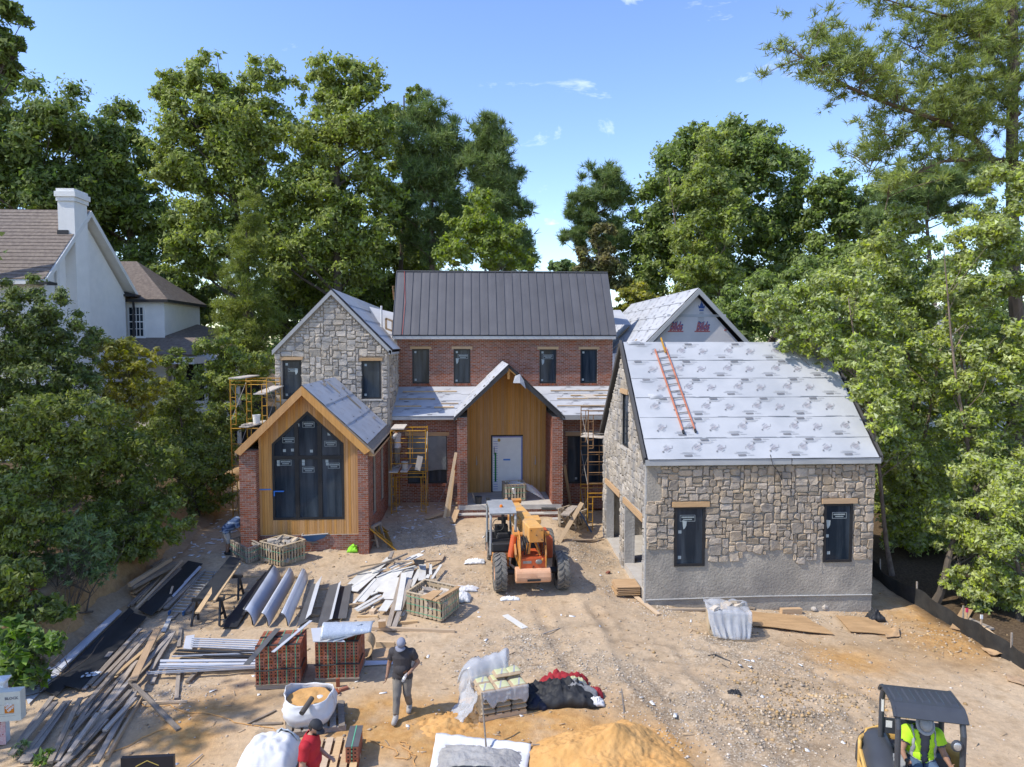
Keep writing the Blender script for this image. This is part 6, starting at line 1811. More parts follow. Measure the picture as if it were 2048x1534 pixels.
for k, (a, b) in enumerate((((470, 842), (790, 846)), ((900, 848), (1275, 856)), ((480, 1026), (740, 1030)), ((1000, 940), (1080, 930)), ((1540, 1010), (1640, 1006)), ((1410, 1246), (1545, 1240)), ((100, 1236), (440, 1240)), ((1200, 1246), (1300, 1240)), ((1420, 1350), (1520, 1348)))):
    bpx(C1(*a), C1(*b), .09, .05, .0, .0, M_WOODNEW, 'bearer batten lying crosswise under the roofing sheets', name='bearer', cat='batten', group='bearers under the roofing sheets')
# --- heap of white trim offcuts
SCR = 'offcuts in the white scrap heap'
sr = random.Random(5)
scr = [((370, 530), (120, 760), .34), ((560, 500), (130, 870), .36), ((700, 560), (250, 1050), .30), ((900, 500), (560, 880), .42), ((880, 640), (720, 1010), .40), ((600, 930), (180, 1180), .12), ((640, 980), (210, 1210), .12), ((760, 1030), (640, 1210), .26),
       ((1010, 560), (900, 1200), .18), ((930, 760), (860, 1190), .16), ((1110, 500), (960, 980), .28), ((1280, 500), (1120, 800), .16), ((1320, 420), (1310, 690), .24), ((1460, 420), (1460, 590), .10), ((1640, 420), (1480, 660), .09), ((1430, 590), (1400, 650), .12),
       ((1300, 240), (900, 420), .28), ((1200, 260), (760, 480), .16), ((760, 300), (520, 520), .22), ((480, 600), (60, 830), .07), ((520, 660), (150, 1080), .09), ((540, 740), (300, 960), .06), ((700, 480), (460, 560), .08), ((1000, 440), (540, 630), .08), ((1200, 440), (800, 540), .09), ((1150, 380), (840, 500), .08), ((560, 880), (440, 930), .16), ((1040, 1200), (970, 1290), .10), ((1230, 460), (990, 540), .10)]
for k, (a, b, w) in enumerate(scr):
    lv = .02 + .028 * (k % 9) + .05 * (1 if 200 < a[1] < 700 else 0)
    bpx(D4(*a), D4(*b), w, .022, lv, lv * .7, M_TRIMW, 'off white trim offcut lying in the scrap heap left of the stone crate', name='trim_offcut', cat='trim board', group=SCR)
for a, b, w, t, d0, d1, mt, lab in (
        ((1060, 230), (440, 490), .07, .05, .42, .36, M_WOODOLD, 'brown stick on top of the scrap heap rising to the upper right'),
        ((900, 350), (260, 455), .07, .05, .36, .2, M_WOODNEW, 'tan stick across the top of the scrap heap'),
        ((580, 440), (45, 620), .07, .06, .30, .02, M_WOODOLD, 'brown stick poking out left from the scrap heap'),
        ((1140, 355), (860, 375), .10, .05, .38, .38, M_WOODNEW, 'short tan stick beside the dark tarp on the scrap heap'),
        ((1620, 345), (1370, 365), .07, .05, .06, .25, M_WOODNEW, 'pale stick poking out right from the scrap heap'),
        ((810, 200), (760, 310), .12, .06, .25, .2, M_WOODOLD, 'short grey block at the back of the scrap heap'),
        ((980, 560), (740, 1480), .13, .04, .26, .03, M_WOODOLD, 'long grey board running down from the scrap heap, left of two'),
        ((1120, 680), (820, 1530), .14, .04, .30, .03, M_WOODOLD, 'long grey board running down from the scrap heap, right of two'),
        ((440, 1065), (70, 1110), .09, .05, .06, .06, M_WOODNEW, 'short tan board at the lower left foot of the scrap heap'),
        ((560, 1310), (210, 1305), .09, .07, .0, .0, M_WOODNEW, 'tan batten lying level behind the foil roll'),
        ((1240, 1390), (910, 1415), .09, .07, .0, .0, M_WOODNEW, 'tan batten lying level in front of the stone crate'),
        ((630, 1370), (640, 1500), .20, .06, .42, .0, M_WOODNEW, 'short pale board standing upright behind the brick pallets'),
        ((500, 1190), (450, 1245), .16, .10, .02, .02, M_WOODNEW, 'sawn wood block at the lower edge of the scrap heap'),
        ((1690, 260), (1640, 350), .07, .05, .02, .05, M_WOODNEW, 'short stick right of the scrap heap')):
    bpx(D4(*a), D4(*b), w, t, d0, d1, mt, lab)
bpx(C2(330, 1105), C2(1535, 1152), .09, .09, .0, .0, M_WOODNEW, 'long pale batten lying level below the stone crate')
bpx(C2(640, 1300), C2(850, 1305), .10, .16, .0, .0, M_WOODNEW, 'pale plank on edge behind the walking man')
quadpx('dark_tarp_scrap', [D4(1160, 330), D4(1360, 345), D4(1340, 420), D4(1190, 400)], .40, .01, M_BLACKC, 'small dark tarp scrap on the scrap heap', 'tarp scrap')
# --- crates
def crate(label, N, L, R, h, mat, nl, nr, fill=0, strap=(), seed=1, xbrace=False, fillh=.7, group='slatted stone crates'):
    N, L, R = V(N), V(L), V(R)
    t = thing('stone_crate', label, 'crate', tuple(N), 0, group)
    B = L + R - N
    r = random.Random(seed)
    sides = [(N, L, nl), (N, R, nr), (L, B, nr), (R, B, nl)]
    cen = (N + L + R + B) / 4
    for p, q, n in sides:
        d = (q - p); out = ((p + q) / 2 - cen); out.z = 0; out.normalize()
        w = d.length / n * (.62 if not xbrace else .4)
        if xbrace: n2 = 3
        for i in range(n if not xbrace else 3):
            f = (i + .5) / n if not xbrace else (.08, .5, .92)[i]
            c = p + d * f + out * .012
            mb = MB(True); mb.bar(c + V((0, 0, .05)), c + V((r.uniform(-.008, .008), 0, h - .01 + r.uniform(-.015, .01))), w if not xbrace else .09, .018, out); mb.build('slat', mat, t)
        for z in (.12, h - .10):
            mb = MB(True); mb.bar(p - out * .012 + V((0, 0, z)), q - out * .012 + V((0, 0, z)), .022, .09); mb.build('rail', mat, t)
        if xbrace:
            mb = MB(True); mb.bar(p + d * .1 + V((0, 0, h * .8)) + out * .02, p + d * .5 + V((0, 0, .15)) + out * .02, .02, .07); mb.build('brace', mat, t)
            mb = MB(True); mb.bar(p + d * .9 + V((0, 0, h * .8)) + out * .02, p + d * .5 + V((0, 0, .15)) + out * .02, .02, .07); mb.build('brace', mat, t)
        mb = MB(True); mb.bar(p + V((0, 0, h + .012)), q + V((0, 0, h + .012)), .07, .022); mb.build('top_rail', mat, t)
        for z in strap:
            mb = MB(True); mb.bar(p + out * .026 + V((0, 0, z)), q + out * .026 + V((0, 0, z)), .003, .018); mb.build('strap', M_STRAPG, t)
    for f in (.08, .5, .92):
        mb = MB(True); mb.bar(N.lerp(L, f) + V((0, 0, .02)), R.lerp(B, f) + V((0, 0, .02)), .1, .07); mb.build('skid', mat, t)
    mb = MB(True); mb.prism([N + V((0, 0, .055)), R + V((0, 0, .055)), B + V((0, 0, .055)), L + V((0, 0, .055))], (0, 0, .02)); mb.build('base_board', mat, t)
    if fill:
        mb = MB()
        for k in range(fill):
            a, b = r.uniform(.1, .9), r.uniform(.1, .9)
            p = N + (L - N) * a + (R - N) * b + V((0, 0, .1 + (h * fillh - .1) * (k / fill) ** .6))
            e = Euler((r.uniform(-.4, .4), r.uniform(-.4, .4), r.uniform(0, 6))).to_matrix()
            s = r.uniform(.6, 1.3)
            vs = [e @ V((x * .14 * s * r.uniform(.7, 1.2), y * .11 * s * r.uniform(.7, 1.2), z * .035 * s)) + p for x, y, z in ((-1, -1, -1), (1, -1, -1), (1, 1, -1), (-1, 1, -1), (-1, -1, 1), (1, -1, 1), (1, 1, 1), (-1, 1, 1))]
            mb.add(vs, MB.BF)
        tag(mb.build('stone_rubble', M_STONE_W, None), kind='stuff')
    return t
M_CRATE = pm('crate_wood', (.45, .36, .24), (.36, .28, .18), 5, .85, .2, 25, objr=.16)
crate('grey slatted crate nearly empty, beside the bending worker', G(496, 1129.5), G(462, 1111), G(520.5, 1120), .56, M_WOODOLD, 8, 6, 10, (.2, .42), 1, fillh=.3)
crate('slatted crate heaped with flat stones in front of the cedar gable', G(563.5, 1135), G(521, 1124), G(610.5, 1120), .72, M_CRATE, 8, 8, 80, (.2, .5), 2, fillh=1.02)
crate('open slatted crate with green straps and a plywood flap, middle of the site', G(883.5, 1246), G(814, 1229), G(917.7, 1218), .68, M_CRATE, 8, 8, 60, (.14, .36, .58), 3, fillh=.8)
quadpx('plywood_flap', [C2(1290, 690), C2(1400, 695), C2(1270, 800), C2(1140, 770)], .70, .02, M_PLY, 'brown plywood flap lying on the rim of the green strapped crate', 'plywood')
bpx(C2(1580, 640), C2(1300, 805), .13, .03, .72, .72, M_PLY, 'brown strip of plywood along the rim of the green strapped crate')
pz = 1.172
crate('slatted crate with green straps standing on the porch', PZ(1009, 1004.4, pz), PZ(1004.7, 995, pz), PZ(1050.8, 1002, pz), .73, M_CRATE, 4, 7, 30, (.12, .38, .62), 4, fillh=.7)
crate('open crate with diagonal braces, right of the porch steps', G(1153.6, 1062), G(1116, 1055), G(1174.6, 1052.5), .74, M_CRATE, 3, 3, 26, (), 5, True)
bpx((1148, 1012), (1130, 1030), .34, .05, .76, .74, M_WOODOLD, 'short plank laid across the diagonally braced crate')
board('board', G(1117.5, 1085), PY(1164, 1006, 27.9), .17, .045, M_WOODNEW, 'pale board leaning on the diagonally braced crate', up=(0, -1, 1))
board('level_bar', G(1183, 1064), PY(1154.5, 1014, 28.0), .06, .03, M_BLUEP, 'blue bar leaning against the diagonally braced crate', 'bar')
bpx((1143, 1080), (1207, 1079), .09, .04, .0, .0, M_WOODNEW, 'pale batten lying flat beside the garage corner')
crate('pallet of stones under clear plastic in front of the garage', G(1420, 1272), G(1413, 1248), G(1494, 1276), .68, M_CRATE, 5, 9, 46, (), 6, fillh=1.15, group='slatted stone crates')
def drape(name, label, cat, fn, nu, nv, mat, thick=.003):
    mb = MB(); mb.sheet(fn, nu, nv)
    o = mb.build(name, mat, smooth=True, solid=thick)
    return tag(o, label, cat)
n_, r_, l_ = G(1420, 1272), G(1494, 1276), G(1413, 1248)
def wrap(u, v):
    p = n_ + (r_ - n_) * (-.1 + 1.2 * u)
    fold = .12 * noise.noise(V((u * 9, v * 2, 6))) + .06 * noise.noise(V((u * 21, v * 5, 6)))
    if v < .5:
        q = p + (l_ - n_) * (1.05 - 2.1 * v) + V((0, 0, .76 + .12 * noise.noise(V((u * 5, v * 7, 2)))))
    else:
        w = (v - .5) * 2
        q = p + V((0, -.06 - (.20 + fold) * w, .76 - .68 * w + fold * .4))
        q += V(((u - .5) * -.25 * w * w, -.1 * w * w * math.sin(PI * u), 0))
    return q
drape('plastic_sheet', 'crumpled clear plastic over the stone pallet by the garage', 'plastic sheet', wrap, 40, 18, M_POLY)
dA, dB = PZ(1016, 966, pz + .75), PZ(1050, 966, pz + .7)
def veil(u, v):
    p = dA.lerp(dB, u) + V((.9 * u * v, -.15 * v + .1 * math.sin(u * 6), .08 * math.sin(PI * u) - v * v * .75 * u))
    return V((p.x, p.y, max(p.z, pz + .012)))
drape('plastic_sheet', 'clear plastic trailing from the porch crate', 'plastic sheet', veil, 16, 14, M_POLY)
board('timber', PZ(1026, 977, pz + .95), PZ(1029, 987, pz + .72), .08, .05, M_WHITE, 'white stick poking out of the porch crate', 'stick')
# --- brick pallets
def brick_obj():
    mb = MB()
    w, h, d = .196, .07, .09
    mb.box((-w / 2, 0, 0), (w / 2, d, h), 0)
    for x in (-.055, 0, .055):
        mb.add([(x + .019 * math.cos(i * PI / 4), -.0012, h / 2 + .019 * math.sin(i * PI / 4)) for i in range(8)], [tuple(range(8))], 1)  # flat dark discs on the face, painting the shade inside the core holes
    return mb
def brick_pallet(label, fl, fr, h, depth, rows, cols, seed, loose=None, group='strapped pallets of red bricks', topplain=True):
    fl, fr = V(fl), V(fr)
    x = (fr - fl); W = x.length; rz = math.atan2(x.y, x.x)
    t = thing('brick_pallet', label, 'brick pallet', tuple(fl), rz, group)
    for k in range(4):
        mb = MB(); mb.box((0, k * depth / 3.4, 0), (W, k * depth / 3.4 + .1, .09)); mb.build('skid', M_WOODOLD, t)
    mb = MB(); mb.box((-.02, -.02, .09), (W + .02, depth + .02, .115)); mb.build('deck', M_WOODOLD, t)
    proto = brick_obj()
    r = random.Random(seed)
    bh = (h - .13) / rows; bw = W / cols
    me = None
    for i in range(rows):
        for j in range(cols):
            if me is None:
                o = proto.build('brick', [M_CLAYB, M_CORESHADE], t); me = o.data
            else:
                o = link_mesh('brick', me, t)
            o.scale = (bw / .2, 1, bh / .073)
            o.location = (bw * (j + .5), r.uniform(-.008, .008), .118 + i * bh)
            o.rotation_euler = (0, 0, r.uniform(-.015, .015))
    # the bricks behind the front course
    mb = MB()
    nd = max(1, int((depth - .1) / .1))
    for i in range(rows):
        for k in range(nd):
            y0 = .1 + k * (depth - .1) / nd
            mb.box((.004, y0 + .003, .12 + i * bh), (W - .004, y0 + (depth - .1) / nd - .002, .12 + (i + 1) * bh - .004))
    o = mb.build('brick', pm('brick_side', (.33, .115, .06), (.25, .085, .05), 8, .9, .2, 60, island=.2), t); o['kind'] = 'stuff'
    for j in range(cols):
        for dx in (.5,):
            xx = bw * (j + dx)
            mb = MB(); mb.box((xx - .008, -.018, .12), (xx + .008, -.0145, h + .012)); mb.box((xx - .008, -.018, h + .005), (xx + .008, depth, h + .010)); mb.build('strap', M_STRAPG, t)
    mb = MB(); mb.tube([(-.02, -.03, h * .46), (W * .3, -.035, h * .45), (W * .6, -.03, h * .48), (W + .02, -.03, h * .47), (W + .03, depth * .5, h * .5)], .018, 5); mb.build('wrap_band', M_BLACKC, t)
    mb = MB()
    for k in range(5): mb.box((.0, depth * k / 5 + .004, h - .012), (W, depth * (k + 1) / 5 - .03, h + .002))
    mb.build('top_course', M_CLAYB, t)
    for k in range(2):
        mb = MB(); mb.box((0, depth * (k * .5 + .02), h + .002), (W, depth * (k * .5 + .09), h + .02)); mb.build('edge_guard', M_STEELDK, t)
    return t
A0, A1 = G(511.5, 1380), G(601, 1375)
brick_pallet('strapped pallet of red cored bricks, left of the two, with metal trims on top', A0, A1, 1.02, .95, 11, 5, 1)
B0, B1 = G(631, 1366), G(717.5, 1364)
brick_pallet('strapped pallet of red cored bricks, right of the two, under a silver foil roll', B0, B1, .98, .95, 11, 5, 2)
def top_pt(px, py, z): return PZ(px, py, z)
zt = 1.02
for a, b, w, mt, lab in (((556, 1257), (493, 1329), .14, M_STEELGR, 'flat grey metal strip slanting across the left brick pallet'), ((622, 1241), (546, 1304), .08, M_STEELWH, 'white metal trim slanting across the left brick pallet'), ((575, 1268), (562, 1288), .16, M_STEELGR, 'small grey metal tab on the left brick pallet')):
    board('metal_trim', top_pt(*a, zt), top_pt(*b, zt - (.02 if w < .14 else .06)), w, .012, mt, lab, 'metal trim')
# silver foil insulation folded over, on the right pallet
f0, f1 = top_pt(636, 1290, 1.0), top_pt(742, 1272, 1.0)
def foil(u, v):
    p = f0 + (f1 - f0) * u
    th = v * PI
    k = .16
    return p + V((0, .55 - .55 * math.cos(th) * (1 if v < .5 else 1), .03 + k * math.sin(th) * (.6 + .8 * (1 - u) * .5))) + V((.012 * noise.noise(V((u * 9, v * 9, 1))), 0, .02 * noise.noise(V((u * 8, v * 6, 2)))))
def foil2(u, v):
    p = f0 + V((.02, .03, .02)) + (f1 - f0) * (.02 + .96 * u)
    q = .5 - .5 * math.cos(v * PI)
    bul = .06 + .26 * math.sin(PI * min(1, v * 1.15)) ** .6 * (1 - .75 * u)
    return p + V((0, .7 * v, bul + .03 * math.sin(v * PI) + .012 * noise.noise(V((u * 14, v * 9, 7)))))
drape('foil_insulation', 'silver foil insulation folded over on the right brick pallet', 'foil roll', foil2, 24, 12, M_FOAM, .03)
g0, g1 = top_pt(666, 1286, 1.02), top_pt(722, 1268, 1.06)
ax = (g1 - g0)
def foil3(u, v):
    th = v * 4.2
    return g0 + ax * u + V((0, .1 - .11 * math.cos(th), .09 - .09 * math.sin(th + .5)))
drape('foil_roll', 'small rolled piece of silver foil in front of the folded insulation', 'foil roll', foil3, 8, 14, M_FOAM, .008)
quadpx('metal_sheet', [(622, 1258), (650, 1256), (690, 1284), (626, 1284)], 1.1, .02, M_STEELWH, 'pale grey sheets under the silver foil on the right brick pallet', 'metal sheet')
c = G(733, 1310)
def tubeb(u, v):
    th = -.6 + u * 5.0
    return c + V((.05 - .30 * math.cos(th) * .8 - .1, .55 * v - .25, .26 - .26 * math.sin(th) * 1.0 - .0))
drape('curled_cardboard', 'curled tan cardboard tube behind the right brick pallet', 'cardboard', tubeb, 18, 3, M_CARD, .012)
for px, py, rz, lab, up_ in ((676, 1374, .2, 'red brick standing upright before the right pallet', True), (674, 1387, 2.0, 'loose red brick lying flat, left of two', False), (688, 1381, .6, 'loose red brick lying flat, right of two', False), (1216, 1147, .9, 'red brick chunk lying before the garage door', False)):
    mb = MB()
    if up_: mb.box((-.045, -.03, 0), (.045, .03, .2))
    else: mb.box((-.1, -.045, 0), (.1, .045, .065))
    p = G(px, py)
    o = mb.build('loose_brick', M_CLAYB, None, loc=tuple(p + V((0, 0, .01))), bevel=.004); o.rotation_euler[2] = rz
    tag(o, lab, 'brick', 'loose bricks on the ground')
quadpx('plywood_sheet', [(742, 1310), (782, 1300), (800, 1318), (745, 1322)], .01, .015, M_PLY, 'small tan plywood sheet behind the walking man', 'plywood')
quadpx('metal_trim', [(718, 1323), (795, 1322), (795, 1328), (718, 1332)], .02, .02, M_STEELWH, 'bluish white metal trim right of the brick pallets', 'metal trim')
# --- bulk bags, empty pallet and brick stack at the lower edge
def lump(name, label, cat, c, rx, ry, h, mat, seed, nu=36, nv=14, top=.85, wob=.06, parent=None):
    mb = MB()
    r = random.Random(seed)
    def fn(u, v):
        th = u * 2 * PI
        pr = (1 - (1 - v) ** 0 * 0)
        pf = [.88, 1.0, 1.05, 1.05, 1.02, .97, top]
        k = pf[min(6, int(v * 6))]; k2 = pf[min(6, int(v * 6) + 1)]
        f = v * 6 - int(v * 6)
        kk = k * (1 - f) + k2 * f
        w = (abs(math.cos(th)) ** 4 + abs(math.sin(th)) ** 4) ** -.16 + wob * noise.noise(V((math.cos(th) * 1.5 + seed, math.sin(th) * 1.5, v * 2.5))) + .5 * wob * noise.noise(V((math.cos(th) * 5 + seed, math.sin(th) * 5, v * 5)))
        return V(c) + V((rx * math.cos(th) * kk * w, ry * math.sin(th) * kk * w, h * v * (1 + .10 * noise.noise(V((math.cos(th) * 1.2, math.sin(th) * 1.2, seed))) + (.16 if v > .8 else 0) * max(0, -math.cos(th)) ** 3 - .14 * max(0, -math.sin(th)) ** 2 * v)))
    mb.sheet(fn, nu, nv)
    return tag(mb.build(name, mat, smooth=True, solid=.012), label, cat), fn
def pallet(label, c, rz, W=1.1, D=1.0, n=7, mat=M_WOODOLD, group='wooden pallets'):
    t = thing('pallet', label, 'pallet', tuple(c), rz, group)
    for i in range(n):
        x = -W / 2 + W * (i + .5) / n
        mb = MB(); mb.box((x - W / n * .36, -D / 2, .10), (x + W / n * .36, D / 2, .122)); mb.build('slat', mat, t)
    for y in (-D / 2 + .05, 0, D / 2 - .05):
        mb = MB(); mb.box((-W / 2, y - .04, .022), (W / 2, y + .04, .098)); mb.build('stringer', mat, t)
    for y in (-D / 2 + .07, D / 2 - .07):
        mb = MB(); mb.box((-W / 2, y - .06, 0), (W / 2, y + .06, .02)); mb.build('bottom_slat', mat, t)
    return t
cb = G(618, 1448)
pallet('weathered pallet under the white bulk bag of sand', cb + V((.12, .1, 0)), .2, 1.25, 1.1)
_, fb = lump('bulk_bag', 'big open white bulk bag of sand with a dark tube laid on it', 'bulk bag', cb + V((0, .05, .12)), .52, .47, .56, M_BAGW, 3, top=.93, wob=.16)
mb = MB()
mb.sheet(lambda u, v: cb + V((.46 * v * math.cos(u * 2 * PI), .05 + .42 * v * math.sin(u * 2 * PI), .60 - .02 * v + .05 * noise.noise(V((v * 3 * math.cos(u * 6.283), v * 3 * math.sin(u * 6.283), 0))))), 20, 6)
tag(mb.build('bagged_sand', M_SAND, smooth=True), 'pale orange sand filling the white bulk bag', 'sand')
mb = MB(); a, b = PY(603, 1427, cb.y - .66), PY(624, 1396, cb.y - .28); mb.tube([a, b], .055, 12, caps=False); mb.tube([a + (b - a) * .02, b], .045, 12)
tag(mb.build('cardboard_tube', pm('dark_tube', (.08, .07, .06), (.11, .09, .07))), 'short dark tube resting on the white bulk bag', 'tube')
mb = MB()
c2 = PY(640, 1402, cb.y + .05)
mb.sheet(lambda u, v: c2 + V((.13 * math.sin(PI * v) * math.cos(u * 6.283) * (1 + .3 * noise.noise(V((u * 8, v * 4, 0)))), .11 * math.sin(PI * v) * math.sin(u * 6.283), -.13 * math.cos(PI * v))), 16, 10)
tag(mb.build('white_sack', M_BAGW, smooth=True), 'small crumpled white sack tucked in the open bulk bag', 'sack')
c3 = G(545, 1530) + V((0, -.25, 0))
pallet('pallet under the collapsed white sack at the lower edge', c3, .05, 1.0, 1.0)
mb = MB()
def sack(u, v):
    x, y = (u - .5) * 1.05, (v - .5) * 1.25
    e = (1 - abs(2 * u - 1) ** 4) * (1 - abs(2 * v - 1) ** 4)
    return c3 + V((x, y, .13 + .5 * e ** .6 + .06 * noise.noise(V((u * 5, v * 5, 3))) + .03 * noise.noise(V((u * 13, v * 9, 3)))))
mb.sheet(sack, 30, 30); tag(mb.build('bulk_bag', M_BAGW, smooth=True), 'collapsed white bulk bag behind the man in red', 'bulk bag')
mb = MB(); c4 = sack(.75, .9)
mb.sheet(lambda u, v: sack(.55 + .4 * u, .78 + .2 * v) + V((0, 0, .04 + .04 * noise.noise(V((u * 7, v * 5, 9))))), 12, 8); tag(mb.build('folded_bag', pm('grey_woven', (.42, .47, .5), (.55, .58, .58), 9, .8, .3, 12), smooth=True, solid=.01), 'folded bluish grey bag on the collapsed bulk bag', 'bag')
cp = G(678, 1500) + V((0, -.35, 0))
pallet('empty tan pallet right of the man in red', cp, .05, .95, 1.25, 5, M_WOODNEW)
s0, s1 = G(692, 1534), G(720, 1533)
t = thing('brick_stack', 'narrow strapped stack of cored bricks right of the empty pallet', 'brick stack', tuple(s0 + V((0, -.1, 0))), .03)
for i in range(6):
    mb = brick_obj(); o = mb.build('brick', [M_CLAYB, M_CORESHADE], t); o.scale = (1.2, 8, 1); o.location = (.13, 0, .0 + i * .075)
mb = MB(); mb.box((0, 0, .452), (.26, .75, .46)); mb.build('top_wrap', M_STEELGR, t)
mb = MB(); mb.box((.12, -.006, 0), (.14, -.002, .466)); mb.box((.12, -.006, .462), (.14, .75, .466)); mb.build('strap', M_STRAPG, t)
# --- cement pallet under plastic
N, R, L = G(962, 1447), G(1056, 1428), G(938, 1412)
x = (R - N); rz = math.atan2(x.y, x.x); W = x.length
pallet('pallet carrying the cement bags', N + (R - N) / 2 + (L - N) / 2, rz, W, (L - N).length, 6, M_WOODNEW)
def bag_mesh():
    mb = MB()
    def fn(u, v):
        x, y = (u - .5), (v - .5)
        e = (1 - abs(2 * u - 1) ** 3.5) * (1 - abs(2 * v - 1) ** 3.5)
        return V((x, y, .5 + .5 * max(0, e) ** .35))
    mb.sheet(fn, 8, 8, 0)
    mb.sheet(lambda u, v: V((u - .5, v - .5, 1 - fn(u, v).z)), 8, 8, 1)
    mb.m = [1 if max(abs(sum(mb.v[i].x for i in f) / len(f)), abs(sum(mb.v[i].y for i in f) / len(f))) > .42 else k for f, k in zip(mb.f, mb.m)]
    mb.sheet(lambda u, v: V((-.32 + .1 * u + .35 * v, -.4 + .8 * v, fn(-.32 + .1 * u + .35 * v + .5, -.4 + .8 * v + .5).z + .02)), 2, 6, 2)
    return mb
M_PSTR = pm('bag_stripe', (.36, .36, .38))
M_BAGY = pm('yellow_green_bag', (.46, .48, .22), (.52, .51, .36), 4, .7)
M_BAGT = pm('tan_bag_side', (.42, .31, .19), (.33, .25, .17), 5, .8)
me = None
D = (L - N).length
cells = [(i, j, k) for k in range(5) for j in range(2) for i in range(3)] + [(1.25, 1, 5), (2.05, 1, 5)]
for (i, j, k) in cells:
    if me is None:
        o = bag_mesh().build('cement_bag', [M_BAGY, M_BAGT, M_PSTR], None, smooth=True, loc=(0, 0, 0)); me = o.data
    else: o = link_mesh('cement_bag', me)
    lx, ly, lz = (i + .5) * W / 3, (j + .5) * D / 2, .125 + k * .115
    o.location = N + V((lx * math.cos(rz) - ly * math.sin(rz), lx * math.sin(rz) + ly * math.cos(rz), lz))
    o.rotation_euler[2] = rz + brng.uniform(-.04, .04) + (PI if brng.random() < .5 else 0)
    o.scale = (W / 3 * 1.02, D / 2 * 1.02, .125)
    tag(o, 'cement bag in the %s layer of the pallet, %s row, %s' % (['lowest', 'second lowest', 'middle', 'second highest', 'highest full'][k], ['front', 'back'][j], ['left', 'middle', 'right'][i]) if k < 5 else ('left of the two yellow green cement bags lying on top of the stack' if i < 2 else 'right of the two yellow green cement bags lying on top of the stack'), 'cement bag', 'cement bags on the pallet')
def hood(u, v):
    p = N.lerp(R, -.14 + 1.1 * u) + (L - N) * .98
    f = .10 * noise.noise(V((u * 4 + v * 1.5, v * 3, 0))) + .05 * noise.noise(V((u * 13 + v * 5, v * 4, 3)))
    th = (.02 + .96 * v) * PI
    top = .66 + .10 * u + .06 * noise.noise(V((u * 5, 2, 0)))
    e = (1 - abs(2 * u - 1) ** 6) ** .5
    return p + V((f * .7 - .1 * (1 - e), .10 - .24 * math.cos(th) * (.6 + .4 * e) + f, .12 + (.40 if v > .5 else 0) * (v - .5) * 1.4 + top * math.sin(th) ** .7 * (.55 + .45 * e) * 1.25 + f * .6))
drape('plastic_sheet', 'clear plastic hood thrown back behind the cement bags', 'plastic sheet', hood, 36, 22, M_POLY)
def skirt(u, v):
    p = (L + (N - L) * u) + V((-.05, 0, 0))
    f = .14 * noise.noise(V((u * 5, v * 2.5, 4))) + .06 * noise.noise(V((u * 14, v * 6, 4)))
    return p + V((-.02 - (.32 + f) * v ** 1.5 - .12 * u * v, -.1 * v + f * .6, max(.02, .62 - .64 * v ** .8 + f * .7)))
drape('plastic_sheet', 'crumpled white plastic hanging off the left side of the cement pallet', 'plastic sheet', skirt, 30, 16, M_POLY)
def front(u, v):
    p = N.lerp(R, u)
    return p + V((.01, -.03 - .05 * abs(noise.noise(V((u * 9, v * 3, 7)))), .70 - .5 * v * (.6 + .5 * noise.noise(V((u * 6, 1, 7))))))
drape('plastic_sheet', 'thin clear plastic down the front of the cement bags', 'plastic sheet', front, 30, 10, M_POLY)
# dark tarp and red cloth
def mound(name, label, cat, px, w, d, h, mat, seed, rz=0, fold=.08):
    c = G(*px)
    mb = MB()
    cs, sn = math.cos(rz), math.sin(rz)
    def fn(u, v):
        x, y = (u - .5) * w, (v - .5) * d
        e = (1 - (2 * u - 1) ** 2) * (1 - (2 * v - 1) ** 2)
        wob = 1 + .25 * noise.noise(V((u * 4, v * 4, seed)))
        X, Y = x * wob, y * wob
        z = .015 + h * max(0, e) ** .6 * (1 + .5 * noise.noise(V((u * 3, v * 3, seed + 2)))) + fold * (abs(noise.noise(V((u * 7 + seed, v * 7, 1)))) + .7 * abs(noise.noise(V((u * 17 + seed, v * 13, 5))))) * max(0, e) ** .3
        return c + V((X * cs - Y * sn, X * sn + Y * cs, z))
    mb.sheet(fn, 30, 22)
    return tag(mb.build(name, mat, smooth=True, solid=.008), label, cat)
mound('red_cloth', 'crumpled red cloth behind the dark tarp', 'cloth', (1128, 1372), 1.15, .6, .2, M_REDC, 3, fold=.2)
mound('dark_tarp', 'crumpled black and grey tarp right of the cement pallet', 'tarp', (1118, 1398), 1.6, .9, .22, M_BLACKC, 5, fold=.34)
mound('green_sack', 'pale yellow green cement bag under the red cloth', 'cement bag', (1150, 1378), .6, .4, .22, M_BAGY, 6)
mound('dark_tarp', 'dark blue black tarp fold against the cement pallet', 'tarp', (1075, 1405), .7, .7, .16, pm('navy_cloth', (.012, .015, .03), (.02, .024, .04), 4, .7), 7)
mound('red_cloth', 'red rag at the right end of the dark tarp', 'cloth', (1188, 1392), .4, .3, .16, M_REDC, 8)
mound('grey_rag', 'grey striped rag on top of the dark tarp', 'cloth', (1150, 1394), 1.0, .5, .3, pm('grey_rag', (.26, .26, .26), (.16, .16, .16), 12, .9), 9)
mound('white_rag', 'dirty white rag right of the dark tarp', 'cloth', (1192, 1408), .36, .28, .1, M_BAGW, 10)
